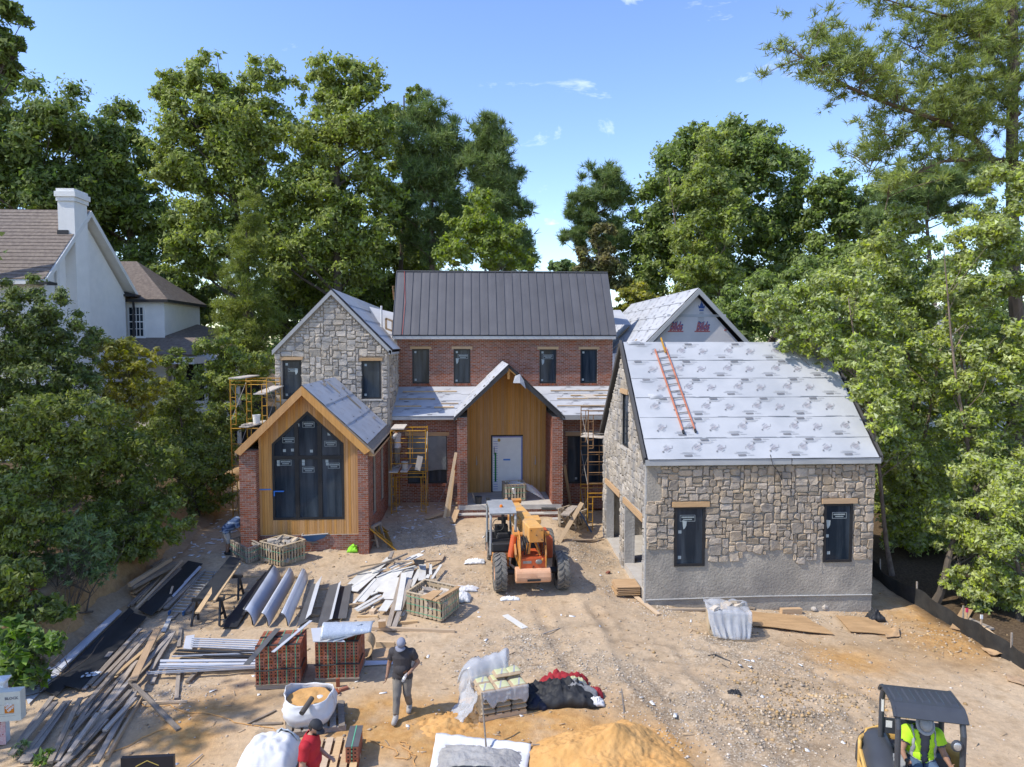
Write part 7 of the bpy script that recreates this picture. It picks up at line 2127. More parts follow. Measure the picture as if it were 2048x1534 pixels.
# mortar on a white sheet with a shovel, sand heap
qa = [G(872, 1475), G(1063, 1496), G(1052, 1552), G(858, 1550)]
def sheetq(u, v):
    p = qa[0].lerp(qa[1], u).lerp(qa[3].lerp(qa[2], u), v)
    return p + V((0, 0, .03 + .05 * abs(noise.noise(V((u * 6, v * 4, 0)))) + (.06 if v < .12 else 0)))
drape('mortar_sheet', 'white plastic sheet under the grey mortar at the lower edge', 'plastic sheet', sheetq, 30, 14, M_BAGW, .006)
def mort(u, v):
    p = qa[0].lerp(qa[1], .06 + .88 * u).lerp(qa[3].lerp(qa[2], .06 + .88 * u), .22 + .78 * v)
    e = (1 - (2 * u - 1) ** 4) * min(1, v * 4)
    return p + V((0, 0, .03 + .16 * e * (1 + .4 * noise.noise(V((u * 5, v * 4, 2)))) + .03 * noise.noise(V((u * 16, v * 12, 2)))))
mb = MB(); mb.sheet(mort, 44, 26); tag(mb.build('mortar_heap', M_MORT, smooth=True), 'grey mortar heap spread on the white sheet', 'mortar heap')
t = thing('shovel', 'long handled shovel standing in the grey mortar', 'shovel', tuple(G(972, 1523)))
hp, tp = PY(973, 1504, 13.62), PY(963.5, 1386, 14.0)
mb = MB(True); mb.tube([hp, tp], [.018, .02], 7); mb.build('handle', M_WOODOLD, t)
d_ = (hp - tp).normalized(); sx = V((1, 0, 0))
mb = MB(True); pts = [hp - sx * .09, hp + sx * .09, hp + sx * .10 + d_ * .18, hp + d_ * .3, hp - sx * .10 + d_ * .18]; mb.prism(pts, (0, .012, 0)); mb.build('blade', M_GALV, t)
def heap(name, label, px, rx, ry, h, mat, seed, n=70, rz=0.0, ridge=0.0):
    c = G(*px); mb = MB()
    cs, sn = math.cos(rz), math.sin(rz)
    def fn(u, v):
        x, y = (u - .5) * 2, (v - .5) * 2
        r_ = math.hypot(x, y) * (1 + .22 * noise.noise(V((math.atan2(y, x) * 1.1 + seed, 0, seed))))
        e = max(0, 1 - r_)
        e1 = e ** .9 * (.75 + .45 * noise.noise(V((x * 1.6, y * 1.6, seed)))) + .18 * max(0, 1 - abs(y - .35 * x) * 5) * e
        m_ = min(1, e * 6)
        z = h * e1 + m_ * (.07 * noise.noise(V((x * 5, y * 5, seed))) + .05 * abs(noise.noise(V((x * 11, y * 11, seed)))) + .03 * noise.noise(V((x * 26, y * 26, seed))))
        X, Y = x * rx * cs - y * ry * sn, x * rx * sn + y * ry * cs
        wx, wy = c.x + X, c.y + Y
        return V((wx, wy, H(wx, wy) + z - .03 + (.0 if e > 0 else -.05)))
    mb.sheet(fn, n, n)
    return tag(mb.build(name, mat, smooth=True), label, name.replace('_', ' '))
heap('sand_pile', 'big heap of orange sand at the lower edge', (1225, 1530), 1.65, 1.35, .88, M_SAND, 4, 110, rz=-.25)
heap('sand_pile', 'low spread of orange sand left of the plastic covered pallet', (900, 1448), .75, .45, .16, M_SAND, 6, 40)
heap('dirt_pile', 'small mound of earth in front of the cedar gable', (665, 1098), .7, .45, .22, M_CLOD, 8, 36)
# --- scaffolds
def tube_frame(parent, x0, x1, y, z0, h, m, walk=True):
    mb = MB(True)
    r = .022
    mb.tube([(x0, y, z0), (x0, y, z0 + h)], r, 6); mb.tube([(x1, y, z0), (x1, y, z0 + h)], r, 6)
    mb.tube([(x0, y, z0 + h - .06), (x1, y, z0 + h - .06)], r, 6)
    w = x1 - x0
    if walk:
        a, b = x0 + w * .14, x1 - w * .14
        mb.tube([(a, y, z0 + .1), (a, y, z0 + h - .22)], r * .85, 5); mb.tube([(b, y, z0 + .1), (b, y, z0 + h - .22)], r * .85, 5)
        mb.tube([(x0, y, z0 + h - .22), (x1, y, z0 + h - .22)], r * .85, 5)
        for z in (.1, .45, .85, 1.2):
            if z < h - .3:
                mb.tube([(x0, y, z0 + z), (a, y, z0 + z)], r * .7, 5); mb.tube([(b, y, z0 + z), (x1, y, z0 + z)], r * .7, 5)
    else:
        for z in (.35, .8, 1.25): mb.tube([(x0, y, z0 + z), (x1, y, z0 + z)], r * .8, 5)
        mb.tube([(x0 + w * .55, y, z0 + .35), (x0 + w * .55, y, z0 + h - .06)], r * .8, 5)
    return mb.build('frame', m, parent)
def scaffold(label, x0, x1, y0, y1, lifts, hs, mats, braces=True):
    zb = H((x0 + x1) / 2, y0)
    t = thing('scaffold_tower', label, 'scaffold', (x0, y0, zb), 0, 'scaffold towers')
    z = zb
    for k in range(lifts):
        for y in (y0, y1): tube_frame(t, x0, x1, y, z + .005, hs - .01, mats[k % len(mats)], k % 2 == 0)
        for x in (x0, x1):
            for (za, zc) in ((.25, hs - .25), (hs - .25, .25)):
                mb = MB(True); mb.tube([(x, y0 + .03, z + za), (x, y1 - .03, z + zc)], .013, 5); mb.build('cross_brace', M_GALV, t)
        z += hs
    return t, zb
def plank(p, q, w, lab, t=.045, mat=None):
    return board('scaffold_plank', p, q, w, t, mat or M_PLANK, lab, 'plank', 'scaffold planks')
sx0, sx1 = PY(460, 756, 29).x, PY(533, 756, 29).x
scaffold('yellow scaffold tower left of the stone wing', sx0, sx1, 29.0, 31.05, 3, 1.95, [M_YEL, M_YEL, M_YEL])
zz = 6.6
plank((sx0 + .25, 28.8, zz), (sx0 + .25, 31.3, zz), .5, 'pale plank on top of the yellow left scaffold')
plank((sx1 - .3, 28.9, 5.95), (sx1 - .1, 31.15, 6.15), .45, 'pale plank below the top of the left scaffold, against the stone')
plank((sx0 + .55, 28.85, 4.62), (sx0 + .85, 31.2, 4.62), .4, 'plank with a white bucket and stones on the left scaffold')
def bucket(label, c, r, h, m, grp=None):
    t = thing('bucket', label, 'bucket', tuple(c), 0, grp)
    mb = MB(); mb.lathe([(r * .82, 0), (r * .9, h * .5), (r, h * .92), (r * 1.05, h * .93), (r * 1.05, h), (r * .94, h), (r * .8, .03)], n=16); mb.build('body', m, t, smooth=False)
    mb = MB(); mb.tube([(r * math.cos(a), .0, h * .9 + r * .35 * -math.sin(a)) for a in [PI * i / 8 for i in range(9)]], .006, 4); mb.build('handle', M_GALV, t)
bucket('white bucket on the left scaffold plank', (sx0 + .75, 29.9, 4.65), .16, .36, M_WHITE)
mb = MB()
for k in range(7): mb.obox((sx0 + .6 + brng.uniform(-.1, .1), 29.0 + .1 * k, 4.66 + .02), (.2, .14, .05), Euler((0, brng.uniform(-.2, .2), brng.uniform(0, 3))).to_matrix())
tag(mb.build('stone_rubble', M_STONE_W), kind='stuff')
mx0, mx1 = PY(781.5, 859, 29.8).x, PY(851, 855, 29.8).x
_, zb = scaffold('scaffold tower in the courtyard against the stone wing', mx0, mx1, 29.8, 31.1, 2, 1.82, [M_YEL, M_YEL])
plank((mx0 + .3, 29.6, 4.4), (mx0 + .3, 31.2, 4.4), .55, 'pale plank on top of the courtyard scaffold')
mzp = zb + 1.86
plank((mx0 + .12, 29.5, mzp), (mx0 + .12, 31.3, mzp), .38, 'plank the mason stands on in the courtyard scaffold')
plank((mx0 + .55, 29.6, mzp), (mx0 + .62, 31.2, mzp), .3, 'second plank beside the mason on the courtyard scaffold')
bucket('grey mortar bucket beside the mason', (mx0 + .55, 30.0, mzp + .03), .15, .34, M_CONC)
board('board', (mx1 - .35, 29.72, zb + 1.9), (mx1 - .22, 29.72, zb + 2.5), .24, .03, M_PLANK, 'pale board leaning on the rail of the courtyard scaffold', up=(0, 1, 0))
rx0 = PY(1177, 796, 28.6).x
scaffold('tall scaffold tower between the porch and the garage', rx0, rx0 + 1.5, 28.62, 30.5, 3, 1.72, [M_YEL, M_RUST, M_RUST])
plank((rx0 + .2, 28.5, 5.75), (rx0 + .2, 30.6, 5.75), .45, 'pale plank on top of the tall right scaffold')
plank((rx0 - .05, 29.6, 4.05), (rx0 + 1.3, 28.7, 4.05), .5, 'wide pale plank halfway up the right scaffold')
plank((rx0 + .05, 30.3, 4.06), (rx0 + 1.2, 29.7, 4.06), .4, 'second pale plank halfway up the right scaffold')
mb = MB()
for k in range(6): mb.obox((rx0 + .55 + .1 * k, 29.5 - .03 * k, 4.13), (.3, .16, .05), Euler((0, .1, k)).to_matrix())
tag(mb.build('tool_heap', M_STEELDK), 'dark bundle of tools on the right scaffold plank', 'tool bundle')
quadpx('plywood_sheet', [(1128, 803), (1152, 806), (1148, 818), (1118, 814)], 4.9 - H(4.6, 33), .012, M_PLY, 'tan plywood sheet lying on the lower roof', 'plywood')
# frames leaning on the bay's side wall
for k, lab in enumerate(('yellow scaffold frame leaning by the bay, nearest of three', 'yellow scaffold frame leaning by the bay, middle of three', 'yellow scaffold frame leaning by the bay, against the wall')):
    a = G(793 - 4 * k, 1101 - 3 * k); b = G(777 - 3 * k, 1064 - 2 * k)
    t = thing('scaffold_section', lab, 'scaffold frame', tuple(a), 0, 'loose scaffold frames')
    upv = (PY(752 - 4 * k, 1024 - 2 * k, 24.9 + .3 * k) - b)
    upv = V((-1.05, -.1, .95)) * 1.05
    mb = MB(True)
    al = b - a
    for f in (0, 1): mb.tube([a + al * f, a + al * f + upv], .026, 6)
    for f in (.2, .8): mb.tube([a + al * f + upv * .08, a + al * f + upv * .85], .02, 5)
    for g in (.08, .35, .6, .85, .99): mb.tube([a + upv * g, a + al + upv * g], .018, 5)
    mb.build('tubes', M_YEL, t)
sawhorse('wooden sawhorse by the corner of the bay', G(752, 1090), 1.2, M_WOODOLD, .7, .8)
# --- ladder on the garage roof
def roofhit(px, py, c=.06):
    d = ray(px, py); nn = PRG.n
    p0 = PRG.p(0, 0, c)
    return O_ + d * ((p0 - O_).dot(nn) / d.dot(nn))
ladder('roof_ladder', 'orange fibreglass ladder lying on the garage roof', roofhit(1367, 865), roofhit(1310, 699), roofhit(1391, 863), roofhit(1331, 695), 12, M_FIBER, M_GALV, M_BLACKC, w=.03, d=.07, rail_up=tuple(PRG.n))
t = thing('ladder_hook', 'yellow ridge hook at the top of the orange ladder', 'ladder hook', tuple(roofhit(1331, 700)))
mb = MB(True); mb.bar(roofhit(1331, 705, .1), roofhit(1324, 683, .12), .05, .04, tuple(PRG.n)); mb.bar(roofhit(1324, 683, .12), roofhit(1325, 681.5, .12) + V((0, .2, .1)), .05, .04); mb.build('arm', M_YEL, t)
a_, b_ = PY(788, 600, 36.2), PY(785.5, 572, 36.4)
t = thing('roof_jack', 'rusty roof bracket at the left end of the metal roof', 'roof bracket', tuple(a_))
mb = MB(True); mb.bar(a_, b_, .05, .05); mb.bar(b_, b_ + V((.25, .1, -.1)), .04, .04); mb.bar(a_ + V((0, 0, .35)), a_ + V((.25, .1, .3)), .04, .04); mb.build('arm', M_RUST, t)
mb = MB(); p0, p1 = RoofPlane((RX0, EY, EZ), (1, 0, 0), (0, RY - EY, RZ - EZ), (0, -(RZ - EZ), RY - EY)), None
mb.tube([p0.p(.5, -.02, .05), p0.p(.55, 2, .045), p0.p(.42, 4.05, .05)], .012, 5); tag(mb.build('safety_rope', pm('red_rope', (.45, .07, .05))), 'red rope running down the left end of the metal roof', 'rope')
# --- wheelbarrow
t = thing('wheelbarrow', 'blue wheelbarrow with a pale dirty rim beside the heaped crate', 'wheelbarrow', tuple(G(632, 1100)), .1)
mb = MB()
ri, ro = [(-.38, -.3), (.42, -.22), (.42, .22), (-.38, .3)], None
b4 = [(-.25, -.2, .38), (.2, -.12, .36), (.2, .12, .36), (-.25, .2, .38)]; t4 = [(-.45, -.33, .64), (.46, -.26, .66), (.46, .26, .66), (-.45, .33, .64)]
mb.add(b4 + t4, [(0, 3, 2, 1), (0, 1, 5, 4), (1, 2, 6, 5), (2, 3, 7, 6), (3, 0, 4, 7)]); mb.build('tray', M_BLUEP, t, solid=.012)
mb = MB(); mb.tube([t4[0], t4[1], t4[2], t4[3], t4[0]], .022, 6); mb.build('rim', M_CONC, t)
mb = MB(); mb.add([tuple(V(a).lerp(V(b), .85)) for a, b in zip(b4, t4)], [(0, 1, 2, 3)]); mb.build('dried_mortar', M_CONC, t)
for s in (-1, 1):
    mb = MB(); mb.bar((-.95, s * .3, .52), (.62, s * .08, .2), .035, .045); mb.build('handle', M_WOODOLD, t)
    mb = MB(); mb.tube([(-.3, s * .2, .36), (-.38, s * .2, 0), (-.2, s * .2, 0), (-.05, s * .16, .34)], .014, 5); mb.build('leg', M_GALV, t)
mb = MB(); mb.lathe([(.06, -.04), (.17, -.04), (.19, -.02), (.19, .02), (.17, .04), (.06, .04)], (.6, 0, .19), 16, R=Matrix.Rotation(PI / 2, 3, 'X')); mb.build('wheel', M_RUBBER, t)
mound('safety_vest', 'bright green vest dropped by the brick pillar', 'vest', (706, 1103), .38, .34, .16, M_NEON, 12, fold=.12)
# --- things around the porch
for a, b, yb, w, lab in (((889, 1036), (912, 905), 29.2, .12, 'long plank leaning against the left porch pillar'), ((896, 1034), (907, 940), 29.5, .14, 'shorter plank leaning against the left porch pillar'), ((1142, 1016), (1129, 930), 30.4, .12, 'plank leaning against the right porch pillar')):
    board('plank', G(*a), PY(*b, yb), w, .04, M_WOODNEW, lab, 'plank', up=(0, -1, .3))
mb = MB(); mb.tube([G(872, 1018), PY(900, 955, 31.5)], .02, 5); tag(mb.build('steel_rod', M_GALV), 'thin steel rod leaning left of the porch', 'rod')
bpx((852, 1038), (888, 1024), .2, .03, .02, .16, M_WOODNEW, 'plank lying before the dark doorway window, left of the porch')
bpx((905, 1045), (914, 1020), .22, .03, .02, .3, M_PLY, 'small plywood board against the left end of the porch steps')
bucket('black bucket on the porch floor', PZ(957, 1007, pz), .15, .3, M_RUBBER)
mb = MB(); a, b = PZ(1083, 1017, 1.03), PZ(1112, 1017, 1.03); mb.tube([a, b], .05, 8); tag(mb.build('rolled_mat', M_RUBBER), 'black roll lying on the porch step', 'roll')
mb = MB(); mb.tube([PZ(944, 1004, pz + .01), PZ(948, 990, pz + .3)], .02, 5); mb.tube([PZ(950, 1006, pz + .01), PZ(945, 985, pz + .6)], .015, 5); tag(mb.build('hand_tools', M_GALV), 'tool handles leaning inside the porch', 'tools')
# --- around the garage
for k in range(5):
    z = -.12 + .055 * k
    q = [PZ(1252 + 2 * k, 1163 - 5 * k, z + .3), PZ(1288, 1163 - 5 * k, z + .3), PZ(1288, 1148 - 5 * k, z + .3), PZ(1250 + 2 * k, 1148 - 5 * k, z + .3)]
    a, b = V((4.7 + .04 * (k % 3), 22.7 - .05 * (k % 2), H(4.9, 22.4) + .05 + .06 * k)), V((5.5, 21.9, H(4.9, 22.4) + .08 + .06 * k))
    mb = MB(); mb.box(tuple(V((a.x, b.y, a.z))), (b.x, a.y, a.z + .025)); o = mb.build('plywood_sheet', M_PLY)
    tag(o, 'tan plywood sheet in the stack at the garage door', 'plywood', 'plywood stack at the garage door')
bpx((1268, 1190), (1318, 1229), .14, .04, .02, .02, M_WOODNEW, 'board lying against the garage corner on the gravel')
bpx((1330, 1219), (1415, 1219), .08, .05, .02, .02, M_WOODOLD, 'old batten along the foot of the garage wall')
bpx((1490, 1213), (1510, 1217), .1, .05, .02, .02, M_WOODOLD, 'short board end behind the wrapped stone pallet')
bpx((1562, 1222), (1602, 1221), .16, .16, .0, .0, M_LINTEL, 'short squared timber block at the foot of the garage wall', name='timber_block', cat='timber block')
for px, py, s, lab in ((1648, 1220, .16, 'rough stone chunk at the foot of the garage wall'), (1628, 1222, .10, 'small pale stone left of the stone chunk'), (1470, 1218, .12, 'pale stone block behind the wrapped pallet')):
    mb = MB(); mb.sphere((0, 0, s * .6), (s, s * .8, s * .75), 7, 5)
    mb.v = [p * (1 + .25 * noise.noise(p * 9 + V((px, 0, 0)))) for p in mb.v]
    tag(mb.build('stone', M_STONE_W, None, loc=tuple(G(px, py))), lab, 'stone')
mound('black_bag', 'black rubbish bag at the right corner of the garage', 'bag', (1750, 1240), .5, .4, .22, M_BLACKC, 13, fold=.15)
def ply(label, px, dz=.03, curl=.06):
    q = [G(x, y, dz) for x, y in px]
    mb = MB(); mb.sheet(lambda u, v: q[0].lerp(q[1], u).lerp(q[3].lerp(q[2], u), v) + V((0, 0, .02 + curl * noise.noise(V((u * 2, v * 2, px[0][0]))) + curl * .5)), 10, 6)
    tag(mb.build('plywood_sheet', M_PLY, solid=.016), label, 'plywood', 'plywood sheets on the ground')
ply('large plywood sheet on the gravel before the garage', [(1502, 1226), (1612, 1236), (1668, 1272), (1506, 1254)])
ply('smaller muddy plywood sheet right of the large one', [(1672, 1233), (1742, 1238), (1795, 1272), (1700, 1266)])
ply('plywood offcut right of the muddy sheet', [(1768, 1262), (1796, 1258), (1800, 1275), (1772, 1278)])
ply('plywood offcut near the silt fence', [(1962, 1298), (2005, 1306), (2008, 1313), (1980, 1312)])
ply('plywood piece at the right edge of the site', [(2012, 1352), (2052, 1362), (2056, 1376), (2016, 1364)])
bpx((1935, 1218), (1912, 1258), .3, .03, .1, .03, M_PLY, 'brown board leaning near the end of the silt fence')
mb = MB(); mb.tube([G(1416, 1312, .02), G(1432, 1310, .03), G(1448, 1318, .02), G(1460, 1323, .02)], .03, 5); tag(mb.build('strap_scrap', M_BLACKC), 'black strap scrap on the dirt before the garage', 'strap')
mound('black_scrap', 'small black plastic scrap on the gravel', 'plastic scrap', (1468, 1388), .3, .16, .04, M_BLACKC, 15)
mound('paper_scrap', 'white sheet crumpled left of the telehandler', 'paper', (950, 1126), .7, .32, .1, M_WHITE, 16)
mound('paper_scrap', 'white plastic crumpled behind the telehandler', 'paper', (1020, 1200), .6, .2, .06, M_WHITE, 17)
mound('paper_scrap', 'white rags right of the green strapped crate', 'rag', (930, 1180), .8, .4, .08, M_BAGW, 18)
mound('paper_scrap', 'dirty white plastic bag at the corner of the green strapped crate', 'rag', (925, 1200), .5, .5, .2, M_BAGW, 19)
# silt fence
t = thing('silt_fence', 'black fabric silt fence with wooden stakes along the right side', 'silt fence', (14.7, 22, H(14.7, 22)))
mb = MB(True)
def silt(u, v):
    y = 15.5 + 17 * u
    x = 14.75 + .1 * math.sin(y * 1.3) + .5 * sst(24, 33, y)
    return V((x + .06 * math.sin(y * 5) * v, y, H(x, y) - .05 + .62 * v * (.9 + .12 * math.sin(y * 2.1))))
mb.sheet(silt, 90, 4); mb.build('fabric', pm('silt_fabric', (.022, .022, .022), (.04, .038, .034), 3, .8), t, solid=.008)
for k in range(9):
    p = silt(k / 8.2 + .01, 0); mb = MB(True); mb.bar(p + V((.06, 0, 0)), p + V((.04, 0, .85)), .04, .04, (1, 0, 0)); mb.build('stake', M_WOODOLD, t)
bpx((1955, 1244), (2040, 1312), .1, .05, .02, .02, M_WOODNEW, 'long pale batten along the inside of the silt fence')
bpx((1920, 1230), (1985, 1258), .14, .05, .03, .03, M_WOODOLD, 'old board lying along the inside of the silt fence')
# left edge: white post with box, black sign, net, stakes, cords
Yp = 14.5
pb = PY(6, 1500, Yp)
t = thing('post_with_box', 'white post with a cap and a printed white box at the left edge', 'mailbox post', (pb.x, Yp, H(pb.x, Yp)), .12)
mb = MB(); zt_ = PY(6, 1358, Yp).z - H(pb.x, Yp); mb.box((-.09, -.09, 0), (.10, .09, zt_ - .12)); mb.build('post', M_WHITE, t)
mb = MB(); mb.lathe([(.13, 0), (.13, .02), (.20, .10), (.20, .13), (.02, .16)], (0.005, 0, zt_ - .12), 4, R=Matrix.Rotation(PI / 4, 3, 'Z')); mb.build('cap', M_WHITE, t)
b0, b1 = PY(56, 1438, Yp - .2).z - H(pb.x, Yp), PY(56, 1380, Yp - .2).z - H(pb.x, Yp)
mb = MB(); mb.box((-.75, -.30, b0), (.50, -.095, b1)); bx = mb.build('box', pm('printed_box', (.60, .60, .52), (.54, .54, .47), 4, .7), t)
P = Plane((-.75, -.302, b0), (1, 0, 0), (0, -1, 0))
mb = MB()
bh = b1 - b0
sticker_rect(mb, P, .96, bh * .28, 1.13, bh * .28 + .17, .002, 1)
for k, (w_, a, b) in enumerate((('THE', .98, .10), ('HOME', .985, .065), ('DEPOT', 1.0, .02))): put_text(mb, P, w_, a + k * .012, bh * .28 + b + .025 - k * .012, .058, .004, 2, bold=.003, rot=.7, sx=.85)
put_text(mb, P, 'BLOCK', .97, bh * .74, .075, .003, 0, bold=.003)
put_text(mb, P, 'T', .72, bh * .70, .07, .003, 0, bold=.003)
put_text(mb, P, '01-', .72, bh * .34, .08, .003, 0, bold=.002)
for r in ((.70, bh * .28, .84, bh * .28 + .006), (.84, bh * .28, .846, bh * .52), (.70, bh * .52, .846, bh * .52 + .006), (.86, bh * .25, 1.12, bh * .25 + .005), (.2, bh * .18, 1.15, bh * .18 + .004), (.3, bh * .57, .95, bh * .57 + .004)): sticker_rect(mb, P, *r, .002, 0)
mb.build('printed_logo', [M_PRINT, pm('orange_print', (.62, .20, .015)), M_WHITE], bx)['kind'] = 'stuff'
mb = MB(); mb.box((-.11, -.11, 0), (.115, -.095, .55)); mb.build('pink_wrap', pm('pink_net', (.55, .30, .30), (.6, .5, .5), 40, .8), t)
for k in range(12):
    mb = MB(); mb.sphere((brng.uniform(-.1, .12), -.115, .05 + brng.uniform(0, .5)), .012, 5, 3); mb.build('red_bead', M_REDC, t)
ps = PY(296, 1512, 12.5)
t = thing('yard_sign', 'black yard sign with a thin gold chevron at the bottom edge', 'sign', (ps.x, 12.5, H(ps.x, 12.5)), .02)
zs = ps.z - H(ps.x, 12.5)
mb = MB(); mb.box((-.455, -.04, zs - .75), (.455, .04, zs)); mb.build('panel', pm('sign_black', (.012, .013, .018), (.018, .018, .024), 3, .4), t)
mb = MB()
for a, b in (((-.2, zs - .16), (0, zs - .06)), ((0, zs - .06), (.2, zs - .16))): mb.bar((a[0], -.043, a[1]), (b[0], -.043, b[1]), .006, .012, (0, 0, 1))
mb.build('chevron', pm('gold', (.45, .33, .08), (.5, .38, .1), 3, .4), t)
for x in (-.35, .35):
    mb = MB(); mb.box((x - .03, -.02, -.1), (x + .03, .02, zs - .75)); mb.build('leg', M_FRAME, t)
M_ORNET = pm('orange_net', (.50, .06, .025), (.42, .05, .02), 4, .6)
a, b = G(-40, 1240), G(75, 1205)
t = thing('safety_net', 'orange plastic safety net below the bushes at the left edge', 'safety net', tuple(a))
mb = MB(True)
for i in range(40):
    p = a.lerp(b, i / 39); mb.bar(p, p + V((.02 * math.sin(i), 0, .95 - .35 * i / 39)), .012, .004, (0, 1, 0))
for j in range(9):
    f = j / 8
    mb.tube([a.lerp(b, i / 12) + V((0, 0, (.95 - .35 * i / 12) * f + .02 * math.sin(i * 2))) for i in range(13)], .008, 4)
mb.build('mesh', M_ORNET, t)
for px, py, h, lab in ((45, 1165, .8, 'wooden stake with a pink ribbon beside the orange net'), (1933, 1248, .5, 'pink topped stake outside the silt fence'), (1962, 1262, .5, 'white topped stake outside the silt fence')):
    p = G(px, py); t = thing('survey_stake', lab, 'stake', tuple(p), 0, 'survey stakes')
    mb = MB(); mb.box((-.018, -.018, 0), (.018, .018, h)); mb.build('stick', M_WOODNEW, t)
    mb = MB(); mb.box((-.03, -.024, h * .75), (.03, .024, h)); mb.build('ribbon', pm('pink_ribbon', (.7, .06, .14)) if 'pink' in lab else M_WHITE, t)
M_CORD = pm('orange_cord', (.62, .34, .12), (.55, .3, .1), 4, .6)
def cord(label, pts):
    w = [G(x, y, .02) for x, y in pts]
    out = []
    for i in range(len(w) - 1):
        for k in range(5):
            f = k / 5; q = w[i].lerp(w[i + 1], f); q.z = H(q.x, q.y) + bumps(q.x, q.y) + .02; out.append(q + V((.03 * math.sin(i * 3 + f * 6.28), 0, 0)))
    mb = MB(); mb.tube(out, .009, 5); tag(mb.build('extension_lead', M_CORD), label, 'cord', 'extension cords')
cord('orange cord snaking right of the lumber pile', [(280, 1405), (290, 1415), (310, 1412), (340, 1410), (370, 1425), (420, 1428), (470, 1445), (545, 1455), (560, 1462)])
cord('orange cord running along the lower left ground', [(60, 1528), (150, 1518), (240, 1495), (300, 1470), (340, 1455)])
cord('pale orange cord looping right of the brick stack', [(740, 1483), (770, 1492), (795, 1505), (790, 1516), (815, 1520), (822, 1505), (815, 1488), (800, 1482), (805, 1495), (830, 1510), (829, 1534)])
for a, b, w, lab in (((495, 1447), (552, 1420), .05, 'thin splintered stick left of the bulk bag'), ((505, 1448), (565, 1446), .08, 'short board with a dark end left of the bulk bag'), ((860, 1534), (878, 1510), .02, 'thin rod at the lower edge'), ((375, 1533), (405, 1508), .02, 'thin dark twig on the orange dirt'), ((1240, 1352), (1248, 1425), .03, 'thin straight dark stick on the gravel'), ((1085, 1268), (1120, 1256), .03, 'thin twig in the middle of the site'), ((1010, 1230), (1050, 1256), .2, 'pale paper strip below the telehandler'), ((1065, 1490), (1125, 1487), .04, 'grey stick beside the sand heap'), ((720, 1330), (718, 1345), .05, 'short offcut by the right brick pallet')):
    bpx(a, b, w, .02, .01, .01, M_WOODOLD if 'paper' not in lab else M_TRIMW, lab, name='stick', cat='stick')
# ------------------------------------------------------------------ telehandler, seen from behind
M_ORANGE = pm('machine_orange', (.62, .27, .055), (.52, .21, .045), 3, .5, .1, 20, c3=(.40, .22, .10), s3=2.5)
M_ORFADE = pm('faded_orange', (.70, .40, .13), (.62, .33, .10), 3, .55, .1, 20, c3=(.50, .33, .18), s3=2)
M_ORRED = pm('red_orange', (.55, .11, .035), (.45, .09, .03), 3, .5)
M_DUSTP = pm('dusty_orange', (.62, .36, .22), (.55, .30, .17), 3, .8, .2, 20)
M_CABGREY = pm('cab_grey', (.33, .34, .34), (.26, .27, .27), 3, .5)
M_BLK = pm('machine_black', (.022, .022, .024), (.035, .034, .033), 4, .55)
M_TYRE = pm('dusty_tyre', (.115, .11, .10), (.19, .175, .15), 6, .9, .3, 30)
def tyre(parent, c, R, w, rim_mat, side, lugs=20):
    """wheel with its axis along local x"""
    c = V(c)
    rot = Matrix.Rotation(PI / 2, 3, 'Y')
    mb = MB()
    prof = [(R * .56, -w * .42), (R * .74, -w * .5), (R * .90, -w * .48), (R * .965, -w * .40), (R * .97, 0), (R * .965, w * .40), (R * .90, w * .48), (R * .74, w * .5), (R * .56, w * .42)]
    mb.lathe(prof, c, 32, R=rot, closed=False)
    for k in range(lugs):
        for s in (-1, 1):
            a0 = 2 * PI * (k + (.5 if s > 0 else 0)) / lugs
            pts = []
            for (t, x, r) in ((0, .02, 1.0), (.10, .25, 1.0), (.16, .46, .97), (.15, .52, .86)):
                a = a0 + t * 1.6
                pts.append((a, s * x * w, r * R))
            wd = .16
            for (p, q) in zip(pts, pts[1:]):
                vs = []
                for (a, x, r) in (p, q):
                    for da, dr in ((-wd / 2, -.045 * R), (wd / 2, -.045 * R), (wd / 2, .02 * R), (-wd / 2, .02 * R)):
                        aa = a + da
                        vs.append(c + V((x, math.cos(aa) * (r + dr), math.sin(aa) * (r + dr))))
                mb.add(vs, [(0, 1, 5, 4), (1, 2, 6, 5), (2, 3, 7, 6), (3, 0, 4, 7), (0, 3, 2, 1), (4, 5, 6, 7)])
    t = mb.build('wheel', M_TYRE, parent)
    mb = MB()
    mb.lathe([(R * .57, -w * .36), (R * .5, -w * .2), (R * .30, side * w * .12), (R * .1, side * w * .2), (R * .02, side * w * .2)], c, 20, R=rot, closed=False)
    mb.lathe([(R * .57, w * .40), (R * .5, w * .24), (R * .3, w * .1), (R * .12, w * .18), (R * .02, w * .18)], c, 20, R=rot, closed=False)
    mb.lathe([(R * .57, -w * .40), (R * .5, -w * .24), (R * .3, -w * .1), (R * .12, -w * .18), (R * .02, -w * .18)], c, 20, R=rot, closed=False)
    mb.build('rim', rim_mat, t)
    return t
q = PZ(1063, 1189, -.02)
tele = thing('telehandler', 'orange telehandler with an open grey cab and big dusty tyres, seen from behind', 'telehandler', (q.x, q.y + .1, H(q.x, q.y) + .01), math.radians(3))
R_ = .60
for (x, y, s) in ((-1.0, .15, -1), (1.0, .15, 1), (-1.02, 2.95, -1), (1.0, 2.95, 1)):
    tyre(tele, (x, y, R_), R_, .40, M_DUSTP if s < 0 else M_BLK, s)
def part(name, mat, fn, **k):
    mb = MB(); fn(mb); return mb.build(name, mat, tele, **k)
part('axle', M_BLK, lambda m: (m.tube([(-.9, .15, .6), (.9, .15, .6)], .11, 8), m.sphere((0, .15, .6), .2, 10, 6), m.tube([(-.9, 2.95, .6), (.9, 2.95, .6)], .11, 8), m.sphere((0, 2.95, .6), .2, 10, 6)))
